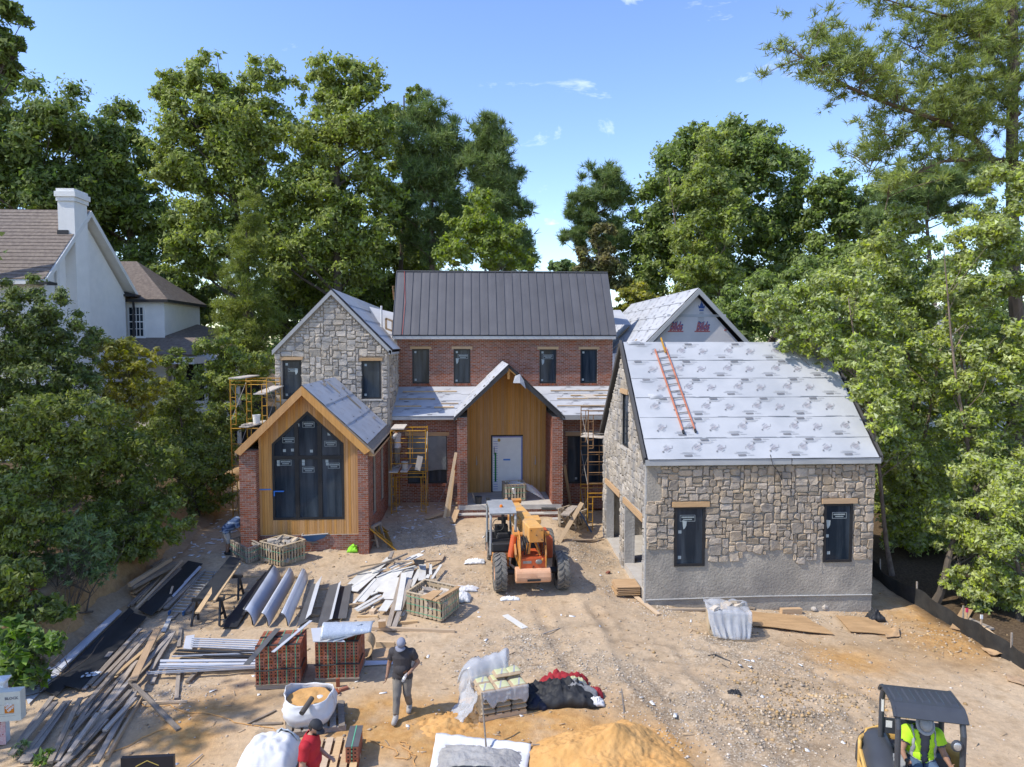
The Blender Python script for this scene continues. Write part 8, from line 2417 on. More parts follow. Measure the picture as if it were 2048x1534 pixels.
part('chassis', M_BLK, lambda m: (m.box((-.42, -.1, .62), (.42, 3.5, .86)), m.box((-.62, .7, .5), (-.43, 2.4, 1.0))))
mb = MB()
pr = [(-.48, .42), (-.56, .5), (-.58, .62), (-.55, .78), (-.45, .86), (-.2, .88), (-.2, .42)]
mb.prism([(-.56, y, z) for y, z in pr], (1.12, 0, 0)); cw = mb.build('counterweight', M_DUSTP, tele, bevel=.03)
mb = MB(); mb.box((-.2, -.582, .5), (.22, -.555, .57)); mb.build('slot', M_BLK, cw)
mb = MB(); put_text(mb, Plane((0, -.575, 0), (1, 0, 0), (0, -1, 0)), 'L226', -.24, .64, .17, .012, 0); mb.build('cast_lettering', M_DUSTP, cw)
mb = MB(); mb.tube([(.0, -.40, .86), (.0, -.42, .93), (.04, -.42, .93)], .015, 5); mb.build('pin', M_BLK, cw)
for x in (-.43, .39):
    mb = MB(); mb.prism([(x, -.42, .86), (x, -.46, 1.3), (x, -.30, 1.78), (x, -.12, 1.98), (x, .12, 1.95), (x, .5, 1.2), (x, .7, .86)], (.045, 0, 0)); mb.build('boom_tower', M_ORANGE, tele, bevel=.012)
mb = MB(); mb.box((-.384, -.40, .86), (.389, -.34, 1.18)); rp_ = mb.build('rear_panel', M_ORRED, tele)
mb = MB(); mb.box((-.32, -.408, 1.02), (-.05, -.401, 1.1)); mb.build('plate', M_GALV, rp_)
mb = MB(); mb.sphere((.18, -.43, 1.07), (.11, .03, .08), 10, 6); mb.build('lamp', M_GALV, rp_)
mb = MB(); mb.sphere((.30, -.42, 1.14), (.035, .03, .05), 8, 5); mb.build('reflector', M_ORANGE, rp_)
part('deck', M_ORRED, lambda m: m.box((-.384, -.339, 1.14), (.389, .6, 1.2)))
# boom, rear end nearest, slightly nose down
b0, b1 = V((.10, -.42, 1.93)), V((-.12, 4.1, 1.72))
dirb = (b1 - b0).normalized()
mb = MB(); mb.bar(b0, b1, .46, .46); boom = mb.build('boom', M_ORFADE, tele, bevel=.02)
mb = MB(); mb.bar(b0 - dirb * .035, b0 - dirb * .001, .45, .45); mb.build('boom_end_plate', M_ORANGE, boom)
for x, z in ((-.17, -.15), (.17, -.15), (-.17, .15), (.17, .15), (0, .0)):
    mb = MB(); p = b0 - dirb * .036 + V((x, 0, z)); mb.tube([p, p - dirb * .012], .018, 6); mb.build('bolt', M_BLK, boom)
mb = MB(); mb.box((-.46, 1.15, 1.86), (.50, 1.75, 2.02)); mb.build('boom_collar', M_ORFADE, tele, bevel=.02)
mb = MB(); mb.bar(b1 + V((0, 0, -.2)), b1 + V((0, .5, -.35)), .3, .5); mb.bar(b1 + V((0, -.1, .26)), b1 + V((0, .1, .3)), .62, .12); mb.build('boom_head', M_ORANGE, tele)
mb = MB()
for x in (-.45, .25): mb.bar((x, 4.55, .35), (x, 4.6, 1.7), .12, .05, (0, 1, 0)); mb.bar((x, 4.6, .30), (x, 5.6, .28), .1, .045)
mb.bar((-.65, 4.62, 1.2), (.5, 4.62, 1.2), .06, .12); mb.build('fork_carriage', M_BLK, tele)
part('lift_cylinder', M_GALV, lambda m: (m.tube([(-.25, .3, 1.25), (-.18, 1.5, 1.65)], .06, 8), m.tube([(.28, .3, 1.25), (.2, 1.5, 1.6)], .06, 8)))
part('boom_link', M_ORANGE, lambda m: (m.bar((-.52, -.2, 1.2), (-.50, .9, 1.85), .05, .16), m.tube([(-.56, -.1, 1.88), (-.30, -.1, 1.88)], .07, 10), m.tube([(.34, -.1, 1.88), (.56, -.1, 1.88)], .07, 10), m.bar((-.12, -.28, 1.65), (-.14, -.22, 1.28), .13, .05), m.bar((.12, -.1, 1.6), (.26, -.2, 1.22), .07, .05)))
part('hydraulic_hose', M_BLK, lambda m: [m.tube([(x, -.2, 1.85), (x + .05, -.36, 1.6), (x + .02, -.25, 1.25)], .02, 5) for x in (-.28, -.2, .3, .36)])
part('side_cylinder', M_ORRED, lambda m: m.tube([(-.52, .3, 1.75), (-.66, .12, 1.08)], .10, 12))
part('cylinder_rod', M_GALV, lambda m: m.tube([(-.66, .12, 1.08), (-.68, .1, .86), (-.5, .05, .72)], .045, 8))
part('engine_cover', M_ORRED, lambda m: m.box((.46, .9, .75), (.86, 2.3, 1.45)), bevel=.04)
part('fuel_tank', M_ORANGE, lambda m: m.box((-1.2, .55, .62), (-.60, 1.15, 1.12)), bevel=.05)
part('tank_cap', M_BLK, lambda m: m.box((-1.22, .54, 1.12), (-.58, 1.2, 1.42)), bevel=.04)
part('tool_box', M_STEELWH, lambda m: m.box((-.575, .6, 1.12), (-.44, 1.1, 1.28)))
# cab
cx0, cx1, cy0, cy1, cz0, cz1 = -1.24, -.42, .75, 2.25, 1.0, 2.42
for x in (cx0, cx1):
    mb = MB(); mb.tube([(x, cy0, cz0), (x, cy0 - .02, cz1 - .25), (x, cy0 + .08, cz1 - .05), (x, cy0 + .3, cz1)], .042, 8); mb.tube([(x, cy1, cz0), (x, cy1, cz1 - .1), (x, cy1 - .2, cz1)], .042, 8); mb.build('cab_post', M_CABGREY, tele)
def roof_(m):
    m.sheet(lambda u, v: V((cx0 - .03 + (cx1 - cx0 + .06) * u, cy0 - .03 + (cy1 - cy0) * v, cz1 + .045 - .18 * max(0, .22 - v) ** 1.0 * 3)), 4, 10)
part('cab_roof', M_CABGREY, roof_, solid=.05)
part('cab_floor', M_BLK, lambda m: (m.box((cx0, cy0, .95), (cx1, cy1, 1.02)), m.box((cx0 + .02, cy0 + .02, 1.02), (cx1 - .02, cy0 + .1, 1.5)), m.box((cx0, cy1 - .06, 1.02), (cx1, cy1, 1.35))))
part('seat', M_BLK, lambda m: (m.box((-1.0, 1.15, 1.3), (-.55, 1.6, 1.42)), m.box((-1.0, 1.05, 1.42), (-.55, 1.16, 1.62))), bevel=.04)
part('dashboard', M_BLK, lambda m: (m.box((-1.0, 1.8, 1.3), (-.55, 2.1, 1.66)), m.box((-.72, 1.85, 1.66), (-.62, 1.95, 1.95))))
mb = MB(); c = V((-.90, 1.72, 1.72)); mb.tube([c + V((.19 * math.cos(a), .07 * math.sin(a), .19 * math.sin(a))) for a in [2 * PI * i / 18 for i in range(19)]], .016, 6); mb.bar(c + V((-.19, 0, 0)), c + V((.19, 0, 0)), .02, .02); mb.tube([c, c + V((.02, .2, -.2))], .025, 6); mb.build('steering_wheel', M_BLK, tele)
part('beacon', pm('amber_beacon', (.75, .22, .02), (.65, .16, .02), 3, .25), lambda m: m.lathe([(.05, 0), (.055, .04), (.05, .1), (.02, .12)], (-.86, cy0 + .35, cz1 + .03), 12))
part('work_lamp', M_BLK, lambda m: (m.obox((cx0 + .02, cy1 - .1, cz1 + .1), (.12, .1, .1)), m.obox((cx1 - .05, cy1 - .1, cz1 + .1), (.12, .1, .1))))
part('decal', M_WHITE, lambda m: m.bar((-.345, 2.2, 1.9), (-.36, 2.9, 1.85), .004, .16))
# ------------------------------------------------------------------ mini excavator with canopy
ex_p = PY(1843, 1440, 10.86)
ex = thing('mini_excavator', 'black and yellow mini excavator with a ribbed dark canopy at the lower right', 'excavator', (ex_p.x, 10.86, H(ex_p.x, 10.86)), PI - .30)
M_EXG = pm('excavator_grey', (.052, .058, .068), (.042, .046, .055), 2, .42, 0, spec=.45)
M_EXY = pm('excavator_yellow', (.60, .38, .12), (.52, .32, .09), 3, .45)
def ep(name, mat, fn, parent=ex, **k):
    mb = MB(); fn(mb); return mb.build(name, mat, parent, **k)
for s in (-1, 1):
    def track(m, s=s):
        n = 22
        pts = []
        for i in range(n):
            a = 2 * PI * i / n
            pts.append((max(-.62, min(.62, .9 * math.cos(a) * 1.0)) + .2 * math.cos(a), .22 + .2 * math.sin(a)))
        m.prism([(s * .60 - .16, y, z) for y, z in pts], (.32, 0, 0))
    ep('track', M_RUBBER, track)
ep('undercarriage', M_BLK, lambda m: (m.box((-.42, -.4, .2), (.42, .4, .5)), m.tube([(0, 0, .5), (0, 0, .62)], .35, 16)))
ep('blade', M_EXY, lambda m: (m.box((-.78, 1.25, .05), (.78, 1.31, .42)), m.bar((-.3, .4, .3), (-.3, 1.25, .25), .1, .1), m.bar((.3, .4, .3), (.3, 1.25, .25), .1, .1)))
ep('platform', M_EXG, lambda m: m.prism([(-.72, -.75, .62), (.72, -.75, .62), (.76, .3, .62), (.5, .82, .62), (-.5, .82, .62), (-.74, .3, .62)], (0, 0, .14)))
# rounded hood on the machine's right side and round the back
def hood_(m):
    m.sheet(lambda u, v: V((.36 + .44 * math.sin(u * PI / 2) ** .8, -.80 + 1.25 * v - .06 * math.sin(v * PI), .76 + .62 * math.cos(u * PI / 2) ** .55 * (1 - .55 * v ** 3))), 10, 12)
    m.sheet(lambda u, v: V((.36 + .44 * math.sin(u * PI / 2) ** .8, -.80 , .76 + (.62 * math.cos(u * PI / 2) ** .55) * v)), 10, 3)
ep('side_hood', M_EXG, hood_, smooth=True, solid=.02)
ep('rear_counterweight', M_EXY, lambda m: m.sheet(lambda u, v: V((.82 * math.cos(PI + u * PI) * -1, -.45 - .50 * math.sin(u * PI), .66 + .62 * v)), 18, 4), smooth=True, solid=.05)
ep('hood_edge', M_EXY, lambda m: m.tube([(.36, -.84, 1.40), (.62, -.80, 1.32), (.80, -.5, 1.12), (.83, .1, .98), (.82, .45, .80)], .035, 6))
ep('engine_hood', M_EXG, lambda m: m.box((-.62, -.82, .76), (.35, -.42, 1.22)), bevel=.06)
ep('side_panel', M_EXY, lambda m: m.box((.80, -.5, .62), (.84, .5, .92)), bevel=.01)
ep('seat', M_BLK, lambda m: (m.box((-.32, -.36, 1.0), (.22, .18, 1.14)), m.box((-.32, -.44, 1.14), (.22, -.33, 1.62))), bevel=.05)
ep('seat_base', M_EXG, lambda m: m.box((-.34, -.4, .76), (.24, .16, .995)))
ep('control_box', M_CABGREY, lambda m: (m.box((.27, -.05, 1.0), (.40, .3, 1.35)), m.box((.26, -.18, 1.15), (.30, -.1, 1.5))))
ep('warning_label', M_WHITE, lambda m: m.box((.40, .02, 1.08), (.405, .2, 1.3)))
ep('control_lever', M_BLK, lambda m: (m.tube([(.30, .3, 1.25), (.30, .34, 1.45)], .018, 6), m.sphere((.30, .34, 1.47), .035, 8, 5), m.tube([(-.40, .3, 1.2), (-.40, .36, 1.42)], .018, 6), m.sphere((-.40, .36, 1.44), .035, 8, 5)))
zc = 2.36
wx, yb_, yf_ = .47, -.52, .44
for s in (-1, 1):
    ep('canopy_post', M_EXG, lambda m, s=s: m.tube([(s * wx, yb_, .9), (s * wx, yb_, zc - .32), (s * wx, yb_ + .07, zc - .1), (s * wx, yb_ + .24, zc - .02)], .045, 10))
    ep('canopy_post', M_EXG, lambda m, s=s: m.tube([(s * wx, yf_, .76), (s * wx, yf_, zc - .32), (s * wx, yf_ - .07, zc - .12), (s * wx, yf_ - .2, zc - .03)], .045, 10))
def can(u, v):
    y = yb_ + (yf_ - yb_) * v
    e = min(v, 1 - v)
    z = zc + .02 - .15 * (max(0, .2 - e) / .2) ** 1.5
    return V((-wx - .05 + (2 * wx + .1) * u, y, z + (.012 if int(u * 20) % 4 in (1, 2) and .25 < v < .75 else 0)))
can_ = ep('canopy', M_EXG, lambda m: m.sheet(can, 40, 16), solid=.03)
for u in (0, 1): ep('canopy_rail', M_EXG, lambda m, u=u: m.tube([can(u, i / 10) for i in range(11)], .03, 6))
ep('rear_guard', M_EXG, lambda m: m.box((-.43, yb_ - .015, 1.45), (.43, yb_ + .015, 1.72)))
ep('white_label', M_WHITE, lambda m: (m.box((.30, yb_ + .016, 1.56), (.40, yb_ + .02, 1.68)), m.box((.45, yb_ + .046, 1.85), (.49, yb_ + .05, 2.08))))
ep('mirror', M_EXG, lambda m: (m.sphere((-.36, .5, 1.9), (.09, .04, .1), 10, 6), m.tube([(-.36, .5, 1.9), (-.47, .44, 1.95)], .012, 5)))
ep('mirror_glass', M_ALU, lambda m: m.sphere((-.36, .525, 1.9), (.06, .02, .07), 10, 6))
ep('grab_handle', M_EXG, lambda m: m.tube([(-.47, .46, 1.1), (-.55, .5, 1.15), (-.55, .5, 1.5), (-.47, .46, 1.55)], .018, 6))
ep('boom', M_EXY, lambda m: (m.bar((.1, .8, .8), (.1, 1.3, 1.0), .26, .3), m.bar((.1, 1.3, 1.0), (.1, 2.1, 1.3), .22, .26), m.bar((.1, 2.1, 1.3), (.1, 2.7, .5), .2, .2), m.box((-.2, 2.5, .1), (.4, 2.9, .5))))
# ------------------------------------------------------------------ people: one continuous body each, clothes as children
SKINS = {'a': pm('skin_brown', (.30, .17, .11), (.26, .145, .095), 6, .6), 'b': pm('skin_tan', (.42, .25, .17), (.36, .21, .14), 6, .6)}
M_HAIR = pm('dark_hair', (.018, .014, .012), (.028, .022, .018), 20, .7)
SEG = [('torso', 'pelvis', 'waist'), ('torso', 'waist', 'chest'), ('torso', 'chest', 'neck'), ('head', 'neck', 'head')] + \
      [(k, a + s, b + s) for s in 'LR' for k, a, b in (('torso', 'chest' if False else 'sh', 'sh'), ('uarm', 'sh', 'el'), ('farm', 'el', 'wr'), ('hand', 'wr', 'ha'), ('thigh', 'hp', 'kn'), ('shin', 'kn', 'an'), ('foot', 'an', 'to'))]
def eval_mesh(o):
    dg = bpy.context.evaluated_depsgraph_get()
    me = bpy.data.meshes.new_from_object(o.evaluated_get(dg))
    return me
def person(label, loc, rz, J, skin, top, bottom, shoes, sleeve=.72, shorts=False, girth=1.0, cap=None, hair=True, beard=False, stripes=None, look=(0, 0), group=None, pants_low=0.9):
    t = thing('person', label, 'person', tuple(loc), rz, group)
    J = {k: V(v) for k, v in J.items()}
    mb = MB()
    def limb(p, q, r0, r1, n=7):
        p, q = V(p), V(q)
        mb.tube([p.lerp(q, i / n) for i in range(n + 1)], [r0 + (r1 - r0) * i / n for i in range(n + 1)], 12)
        mb.sphere(p, r0 * 1.0, 12, 8); mb.sphere(q, r1 * 1.0, 12, 8)
    lat = (J['shR'] - J['shL']).normalized()
    spine = [(J['pelvis'], .165, .125), (J['waist'], .150, .115), (J['chest'], .182, .125), (J['neck'].lerp(J['chest'], .28), .135, .09)]
    for (p, w0, d0), (q, w1, d1) in zip(spine, spine[1:]):
        for i in range(7):
            f = i / 6
            ax = (q - p).normalized(); ay = ax.cross(lat).normalized()
            mb.sphere(p.lerp(q, f), ((w0 + (w1 - w0) * f) * girth, (d0 + (d1 - d0) * f) * girth, .09), 16, 10, R=Matrix((lat, ay, ax)).transposed())
    if girth > 1.05: mb.sphere(J['waist'] + V((0, .05, -.04)), (.13 * girth, .11 * girth, .13), 14, 10)
    k_ = .5 + .5 * girth
    for s in 'LR':
        limb(J['chest'].lerp(J['sh' + s], .35) + V((0, 0, .03)), J['sh' + s], .085, .078)
        limb(J['sh' + s], J['el' + s], .066 * k_, .047 * k_); limb(J['el' + s], J['wr' + s], .048 * k_, .031)
        mb.sphere(J['el' + s].lerp(J['wr' + s], .28), .047 * k_, 10, 8)
        limb(J['hp' + s], J['kn' + s], .100 * k_, .066 * k_); limb(J['kn' + s], J['an' + s], .062 * k_, .046)
        mb.sphere(J['kn' + s].lerp(J['an' + s], .3) + V((0, -.015, 0)), .062 * k_, 10, 8)
        an, to = J['an' + s], J['to' + s]
        limb(an + V((0, 0, -.02)), to, .048, .040); limb(an + V((0, 0, -.03)) - (to - an) * .25, to, .042, .04)
    # head with jaw, nose, brow and ears
    hd = J['head']; upv = (hd - J['neck']).normalized()
    yaw, pit = look
    fw = V((math.sin(yaw), math.cos(yaw), 0)); fw = (fw - upv * fw.dot(upv)).normalized()
    fw = (fw * math.cos(pit) - upv * math.sin(pit)).normalized()
    rt = fw.cross(upv).normalized(); up2 = rt.cross(fw)
    Rh = Matrix((rt, fw, up2)).transposed()
    def hp(x, y, z): return hd + Rh @ V((x, y, z))
    mb.sphere(hd + up2 * .015, (.078, .098, .108), 18, 12, R=Rh)
    mb.sphere(hp(0, .022, -.062), (.058, .070, .062), 14, 8, R=Rh)
    mb.sphere(hp(0, .098, -.012), (.016, .026, .026), 8, 6, R=Rh)
    mb.sphere(hp(0, .082, .032), (.055, .02, .014), 10, 6, R=Rh)
    mb.sphere(hp(0, .086, -.066), (.026, .014, .012), 8, 5, R=Rh)
    for s in (-1, 1): mb.sphere(hp(s * .079, -.008, -.005), (.014, .024, .034), 8, 6, R=Rh)
    mb.tube([J['neck'] - V((0, 0, .05)), J['neck'].lerp(hd, .5), hd - up2 * .03], [.066, .058, .055], 12)
    # hands
    for s in 'LR':
        w, h = J['wr' + s], J['ha' + s]
        d = (h - w).normalized()
        sg = 1 if s == 'R' else -1
        side = V((0, 1, 0)) - d * d.y
        if side.length < .3: side = V((0, 0, 1)) - d * d.z
        side.normalize()
        nrm = d.cross(side).normalized() * -sg
        Rp = Matrix((d, side, nrm)).transposed()
        pc = w + d * .055
        mb.tube([w - d * .03, w + d * .03], [.034, .036], 8)
        mb.sphere(pc, (.056, .043, .02), 12, 8, R=Rp)
        for k, (off, L) in enumerate(((-.032, .062), (-.011, .074), (.011, .080), (.031, .070))):
            a = pc + d * .04 + side * off
            b = a + d * L * .45 + nrm * -.008
            c = b + d * L * .35 - nrm * .022
            e = c + d * L * .15 - nrm * .026
            mb.tube([a, b, c, e], [.0105, .010, .009, .008], 6)
        a = pc - d * .01 + side * .036
        mb.tube([a, a + side * .03 + d * .022 - nrm * .01, a + side * .036 + d * .05 - nrm * .022], [.013, .011, .009], 6)
    raw = mb.build('raw', SKINS[skin])
    off = raw.location.copy()
    m = raw.modifiers.new('r', 'REMESH'); m.mode = 'VOXEL'; m.voxel_size = .0125
    m = raw.modifiers.new('c', 'SMOOTH'); m.factor = .5; m.iterations = 4
    m = raw.modifiers.new('d', 'DECIMATE'); m.ratio = .6
    me = eval_mesh(raw); bpy.data.objects.remove(raw)
    for v in me.vertices: v.co += off
    me.name = 'body'
    me.materials.clear(); me.materials.append(SKINS[skin])
    me.polygons.foreach_set('use_smooth', [True] * len(me.polygons)); me.update()
    body = link_mesh('body', me, t)
    # zones for the clothes
    A = np.array([tuple(J[a]) for _, a, b in SEG]); B = np.array([tuple(J[b]) for _, a, b in SEG])
    kinds = [k for k, _, _ in SEG]
    rr = np.array([{'torso': .14 * girth, 'head': .14, 'uarm': .055, 'farm': .045, 'hand': .075, 'thigh': .09, 'shin': .055, 'foot': .045}[k] for k in kinds])
    nv = len(me.vertices)
    co = np.empty(nv * 3, np.float32); me.vertices.foreach_get('co', co); co = co.reshape(-1, 3)
    no = np.empty(nv * 3, np.float32); me.vertices.foreach_get('normal', no); no = no.reshape(-1, 3)
    AB = B - A
    tt = np.clip(((co[:, None] - A) * AB).sum(-1) / np.maximum((AB ** 2).sum(-1), 1e-6), 0, 1)
    ds = np.linalg.norm(co[:, None] - (A + AB * tt[..., None]), axis=-1) / rr
    seg = ds.argmin(1); tv = tt[np.arange(nv), seg]
    kd = np.array(kinds)[seg]
    hipz = J['pelvis'].z
    axis = np.array(tuple((J['chest'] - J['pelvis']).normalized()))
    al = (co - np.array(tuple(J['pelvis']))) @ axis
    legs = np.isin(kd, ['thigh']) | (kd == 'shin')
    shirt = ((kd == 'torso') & (al > -.10) & (~((kd == 'torso') & (np.linalg.norm(co - np.array(tuple(J['neck'])), axis=1) < .075)))) | ((kd == 'uarm') & (tv < sleeve)) | ((kd == 'thigh') & (al > -.09) & (tv < .22))
    pants = ((kd == 'torso') & (al < .03)) | (kd == 'thigh') | ((kd == 'shin') & (tv < (.12 if shorts else pants_low)))
    boots = (kd == 'foot') | ((kd == 'shin') & (tv > (.9 if shorts else .86)))
    headv = np.where(kd == 'head')[0]
    fr = (co - np.array(tuple(hd))) @ np.array(Rh)          # local head coordinates (x right, y forward, z up)
    near = np.linalg.norm(co - np.array(tuple(hd)), axis=1) < .17
    hairm = near & ((fr[:, 2] > .055) | ((fr[:, 1] < -.02) & (fr[:, 2] > -.03)))
    beardm = near & (fr[:, 2] < -.035) & (fr[:, 2] > -.13) & (fr[:, 1] > .015) & ~((np.abs(fr[:, 0]) < .03) & (fr[:, 2] > -.05))
    polys = [tuple(p.vertices) for p in me.polygons]
    def cloth(name, mask, mat, push, fold=.006, fs=9.0, parent=body):
        idx = np.where(mask)[0]; mp_ = {int(a): i for i, a in enumerate(idx)}
        fsel = [tuple(mp_[v] for v in p) for p in polys if all(v in mp_ for v in p)]
        if not fsel: return
        vs = []
        for i in idx:
            p = co[i]; k = push + fold * noise.noise(V(tuple(p * fs))) + fold * .8 * noise.noise(V((p[0] * 22, p[1] * 22, p[2] * 8)))
            vs.append(tuple(p + no[i] * k))
        cm = bpy.data.meshes.new(name); cm.from_pydata(vs, [], fsel); cm.materials.append(mat)
        cm.polygons.foreach_set('use_smooth', [True] * len(fsel)); cm.update()
        c = link_mesh(name, cm, parent)
        md = c.modifiers.new('t', 'SOLIDIFY'); md.thickness = .007; md.offset = 1
        return c
    cloth('shirt', shirt, top, .020)
    cloth('shorts' if shorts else 'trousers', pants, bottom, .012, .008)
    cloth('boots', boots, shoes, .010, .002)
    if hair: cloth('hair', hairm, M_HAIR, .006, .003, 30)
    if beard: cloth('beard', beardm, M_HAIR, .005, .003, 30)
    mb = MB()
    for s in (-1, 1): mb.sphere(hp(s * .031, .090, .012), (.011, .006, .007), 7, 5, R=Rh)
    mb.build('eyes', M_HAIR, body)
    mb = MB(); mb.sphere(hp(0, .098, -.064), (.022, .006, .005), 8, 4, R=Rh); mb.build('mouth', pm('lips', (.24, .10, .08), (.2, .085, .07)), body)
    if cap:
        mat, brim_dir, hard = cap
        mb = MB()
        vs = []
        mb.lathe([(.105, .028), (.106, .06), (.098, .10), (.07, .128), (.03, .14), (.0, .142)], hd + up2 * .008, 18, R=Rh @ Matrix.Diagonal((.86, 1.06, 1.0)), closed=False)
        c = mb.build('cap', mat, body, smooth=True, solid=.006)
        mb = MB()
        bd = brim_dir
        if hard:
            mb.lathe([(.10, .03), (.15, .018), (.155, .012)], hd + up2 * .01, 20, R=Rh @ Matrix.Diagonal((.92, 1.08, 1.0)), closed=False)
        else:
            def br(u, v):
                a = (u - .5) * 2.1
                r0, r1 = .098, .098 + .085 * math.cos(a * .75)
                r = r0 + (r1 - r0) * v
                return hp(.88 * r * math.sin(a), bd * (r * math.cos(a) * 1.05), .045 - .028 * v - .02 * math.sin(a) ** 2)
            mb.sheet(br, 10, 3)
        mb.build('brim', mat, c, smooth=True, solid=.006)
    return t, body, J, cloth, dict(kd=kd, tv=tv, co=co, no=no, al=al, shirt=shirt), hp
def stand(**k):
    J = dict(pelvis=(0, 0, .95), waist=(0, .01, 1.13), chest=(0, .01, 1.34), neck=(0, .01, 1.50), head=(0, .04, 1.63),
             shL=(-.185, 0, 1.42), shR=(.185, 0, 1.42), elL=(-.25, -.03, 1.13), elR=(.25, -.03, 1.13), wrL=(-.27, .05, .89), wrR=(.27, .05, .89), haL=(-.27, .08, .80), haR=(.27, .08, .80),
             hpL=(-.10, 0, .90), hpR=(.10, 0, .90), knL=(-.11, .03, .50), knR=(.11, .03, .50), anL=(-.12, -.02, .085), anR=(.12, -.02, .085), toL=(-.13, .13, .04), toR=(.13, .13, .04))
    J.update(k); return J
M_TEE = pm('charcoal_tee', (.055, .05, .052), (.042, .039, .042), 4, .85)
M_JEAN = pm('dusty_trousers', (.14, .135, .125), (.23, .20, .16), 3, .9)
M_BOOT = pm('dusty_boot', (.30, .28, .25), (.40, .37, .33), 5, .9)
M_CAPG = pm('grey_cap', (.23, .24, .30), (.19, .2, .25), 6, .8)
M_REDT = pm('red_tee', (.42, .02, .03), (.36, .018, .026), 4, .8)
M_CAPB = pm('black_cap', (.028, .03, .036), (.038, .04, .046), 6, .8)
# man walking towards the camera with a water bottle
pm_ = G(806, 1430)
J = stand(pelvis=(0, 0, .94), head=(0, .07, 1.62), chest=(0, .03, 1.34), neck=(0, .04, 1.50), waist=(0, .02, 1.12),
          shL=(-.20, .02, 1.42), shR=(.20, .02, 1.42), elR=(.30, -.04, 1.15), wrR=(.33, .06, .91), haR=(.34, .10, .83),
          elL=(-.33, -.06, 1.17), wrL=(-.20, .16, 1.05), haL=(-.12, .21, 1.01),
          knR=(.10, .16, .50), anR=(.10, .27, .10), toR=(.11, .42, .045), knL=(-.10, .02, .50), anL=(-.10, -.22, .13), toL=(-.11, -.07, .05))
r_ = person('man in a charcoal tee shirt and grey cap walking with a water bottle', pm_, PI - .12, J, 'a', M_TEE, M_JEAN, M_BOOT, sleeve=.62, girth=1.12, cap=(M_CAPG, 1, False), look=(.15, .45), beard=False)
t_, body_, Jx, *_ = r_
bt = thing('water_bottle', 'clear water bottle in the hand of the man in the charcoal shirt', 'bottle', tuple(pm_ + Matrix.Rotation(PI - .12, 3, 'Z') @ V((-.10, .25, .97))), 0)
mb = MB(); mb.lathe([(.028, -.10), (.032, -.08), (.032, .05), (.015, .09), (.015, .11)], n=12, R=Matrix.Rotation(.5, 3, 'Y')); mb.build('body', M_POLY, bt)
mb = MB(); mb.lathe([(.033, -.04), (.033, .02)], n=12, R=Matrix.Rotation(.5, 3, 'Y')); mb.build('label_band', M_WHITE, bt)
# man in red, turned to the right
pr_ = V((PY(618, 1500, 11.85).x, 11.85, 0)); pr_.z = H(pr_.x, pr_.y)
J = stand(head=(0, .10, 1.64), neck=(0, .05, 1.51), chest=(0, .02, 1.34), shL=(-.215, .0, 1.42), shR=(.215, .0, 1.42), elR=(.29, -.02, 1.12), wrR=(.27, .20, .98), haR=(.25, .29, .97), elL=(-.28, .05, 1.13), wrL=(-.2, .27, 1.02), haL=(-.15, .35, 1.02), knR=(.11, .08, .5), anR=(.12, .02, .085), toR=(.13, .17, .04))
person('man in a red tee shirt and black cap, bearded, at the lower edge', pr_, -PI / 2 + .25 - .35, J, 'b', M_REDT, M_JEAN, M_BOOT, sleeve=.7, girth=1.2, cap=(M_CAPB, 1, False), beard=True, look=(0, .15))
# man bending over the crate by the bank
M_STRIPE = pm('striped_polo', (.035, .065, .14), (.16, .21, .30), 9, .85, stretch=(.15, .15, 1.6), detail=1, lo=.45, hi=.55)
pbn = G(456, 1108)
J = stand(pelvis=(0, -.05, .90), waist=(0, .10, 1.04), chest=(0, .30, 1.17), neck=(0, .43, 1.27), head=(0, .54, 1.31), shL=(-.19, .34, 1.20), shR=(.19, .34, 1.20),
          elL=(-.22, .45, .93), elR=(.22, .42, .93), wrL=(-.2, .62, .74), wrR=(.2, .58, .72), haL=(-.18, .68, .66), haR=(.18, .64, .64), hpL=(-.10, -.05, .86), hpR=(.10, -.05, .86), knL=(-.11, .02, .48), knR=(.11, .05, .48))
person('man in a blue striped shirt and pale shorts bending over the grey crate', pbn, -PI / 2 + .15, J, 'a', M_STRIPE, pm('pale_shorts', (.36, .34, .32), (.28, .27, .26), 5, .9), M_BLACKC, sleeve=.8, shorts=True, girth=1.15, cap=(M_CAPB, 1, False), look=(0, -.1))
# mason on the courtyard scaffold
J = stand(elL=(-.24, .16, 1.25), wrL=(-.16, .36, 1.32), haL=(-.12, .43, 1.36), elR=(.24, .12, 1.2), wrR=(.18, .34, 1.22), haR=(.14, .42, 1.24))
person('mason in a white shirt and dark cap standing on the courtyard scaffold', V((mx0 + .2, 30.5, mzp + .025)), PI / 2 - .3, J, 'a', pm('white_tee', (.55, .53, .52), (.46, .45, .44), 5, .85), M_JEAN, M_BOOT, cap=(M_CAPB, -1, False), sleeve=.7)
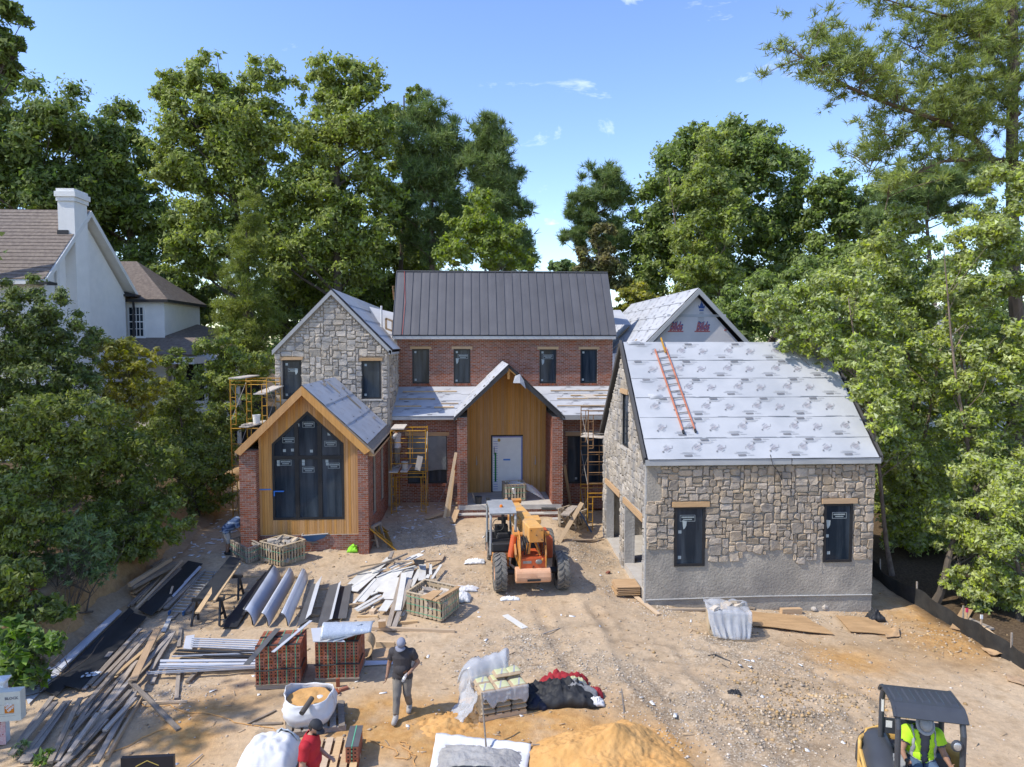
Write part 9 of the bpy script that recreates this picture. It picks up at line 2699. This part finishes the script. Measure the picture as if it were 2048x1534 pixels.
# excavator driver
sc = Matrix.Rotation(PI + .32, 3, 'Z')
dp = V((ex_p.x, 10.86, H(ex_p.x, 10.86)))
J = dict(pelvis=(-.05, -.18, 1.26), waist=(-.05, -.16, 1.42), chest=(-.05, -.12, 1.63), neck=(-.05, -.08, 1.80), head=(-.06, -.02, 1.92),
         shL=(-.26, -.12, 1.71), shR=(.16, -.12, 1.71), elL=(-.36, .02, 1.45), elR=(.28, -.02, 1.45), wrL=(-.38, .24, 1.40), wrR=(.27, .20, 1.40), haL=(-.39, .33, 1.42), haR=(.28, .29, 1.43),
         hpL=(-.15, -.14, 1.24), hpR=(.05, -.14, 1.24), knL=(-.20, .30, 1.22), knR=(.12, .30, 1.22), anL=(-.2, .42, .84), anR=(.12, .42, .84), toL=(-.2, .57, .80), toR=(.12, .57, .80))
M_GREYT = pm('grey_tee', (.10, .10, .115), (.08, .08, .09), 4, .85)
M_DENIM = pm('blue_jeans', (.06, .10, .17), (.09, .14, .22), 5, .9)
t_, body_, Jx, cloth, z, hp = person('excavator driver in a yellow green safety vest and grey hard hat', dp, PI - .30, J, 'a', M_GREYT, M_DENIM, M_BOOT, sleeve=.6, girth=1.12, cap=(pm('hard_hat', (.34, .36, .37), (.26, .28, .3), 5, .5), 1, True), look=(.1, .5))
lx = z['co'][:, 0] + .05
vest = ((z['kd'] == 'torso') | ((z['kd'] == 'uarm') & (z['tv'] < .12))) & (z['al'] > -.04) & (z['al'] < .56) & ~((np.abs(lx) < .03 + .09 * np.clip(z['al'] - .2, 0, 1)) & (z['co'][:, 1] > -.1))
cloth('safety_vest', vest, pm('vest_lime', (.42, .72, .03), (.36, .64, .02), 4, .75), .050, .003)
band = vest & (((z['al'] > .09) & (z['al'] < .135)) | ((np.abs(np.abs(lx) - .13) < .022) & (z['al'] > .135)))
cloth('reflective_band', band, pm('silver_band', (.34, .35, .35), (.28, .29, .29), 6, .5), .059, .001)
mb = MB()
for s in (-1, 1): mb.sphere(hp(s * .034, .096, .014), (.028, .012, .018), 10, 6)
mb.build('sunglasses', M_BLK, body_)
# ------------------------------------------------------------------ labels that single out each of the look-alikes
ORD = 'first second third fourth fifth sixth seventh eighth ninth tenth eleventh twelfth thirteenth fourteenth fifteenth sixteenth seventeenth eighteenth nineteenth twentieth'.split()
ORD += ['twenty ' + o for o in ORD[:9]] + ['thirtieth'] + ['thirty ' + o for o in ORD[:9]]
def order(group, match, key, text):
    L = sorted([o for o in SC.objects if o.get('group') == group and match in o.get('label', '')], key=key)
    for k, o in enumerate(L): o['label'] = text % ORD[k]
def across(o):
    d = RM.transposed() @ (o.matrix_basis.translation - O_)
    return d.x / -d.z
order(PILE, LBL, across, 'weathered grey board in the lumber pile, %s from the white post')
order(SCR, 'off white trim offcut', across, 'white trim offcut in the scrap heap, %s from the roofing pans towards the crate')
order('bearers under the roofing sheets', 'bearer', across, 'bearer batten under the roofing sheets, %s from the left')
order('plywood stack at the garage door', 'plywood', lambda o: -o.location.z, 'tan plywood sheet at the garage door, %s from the top of the stack')
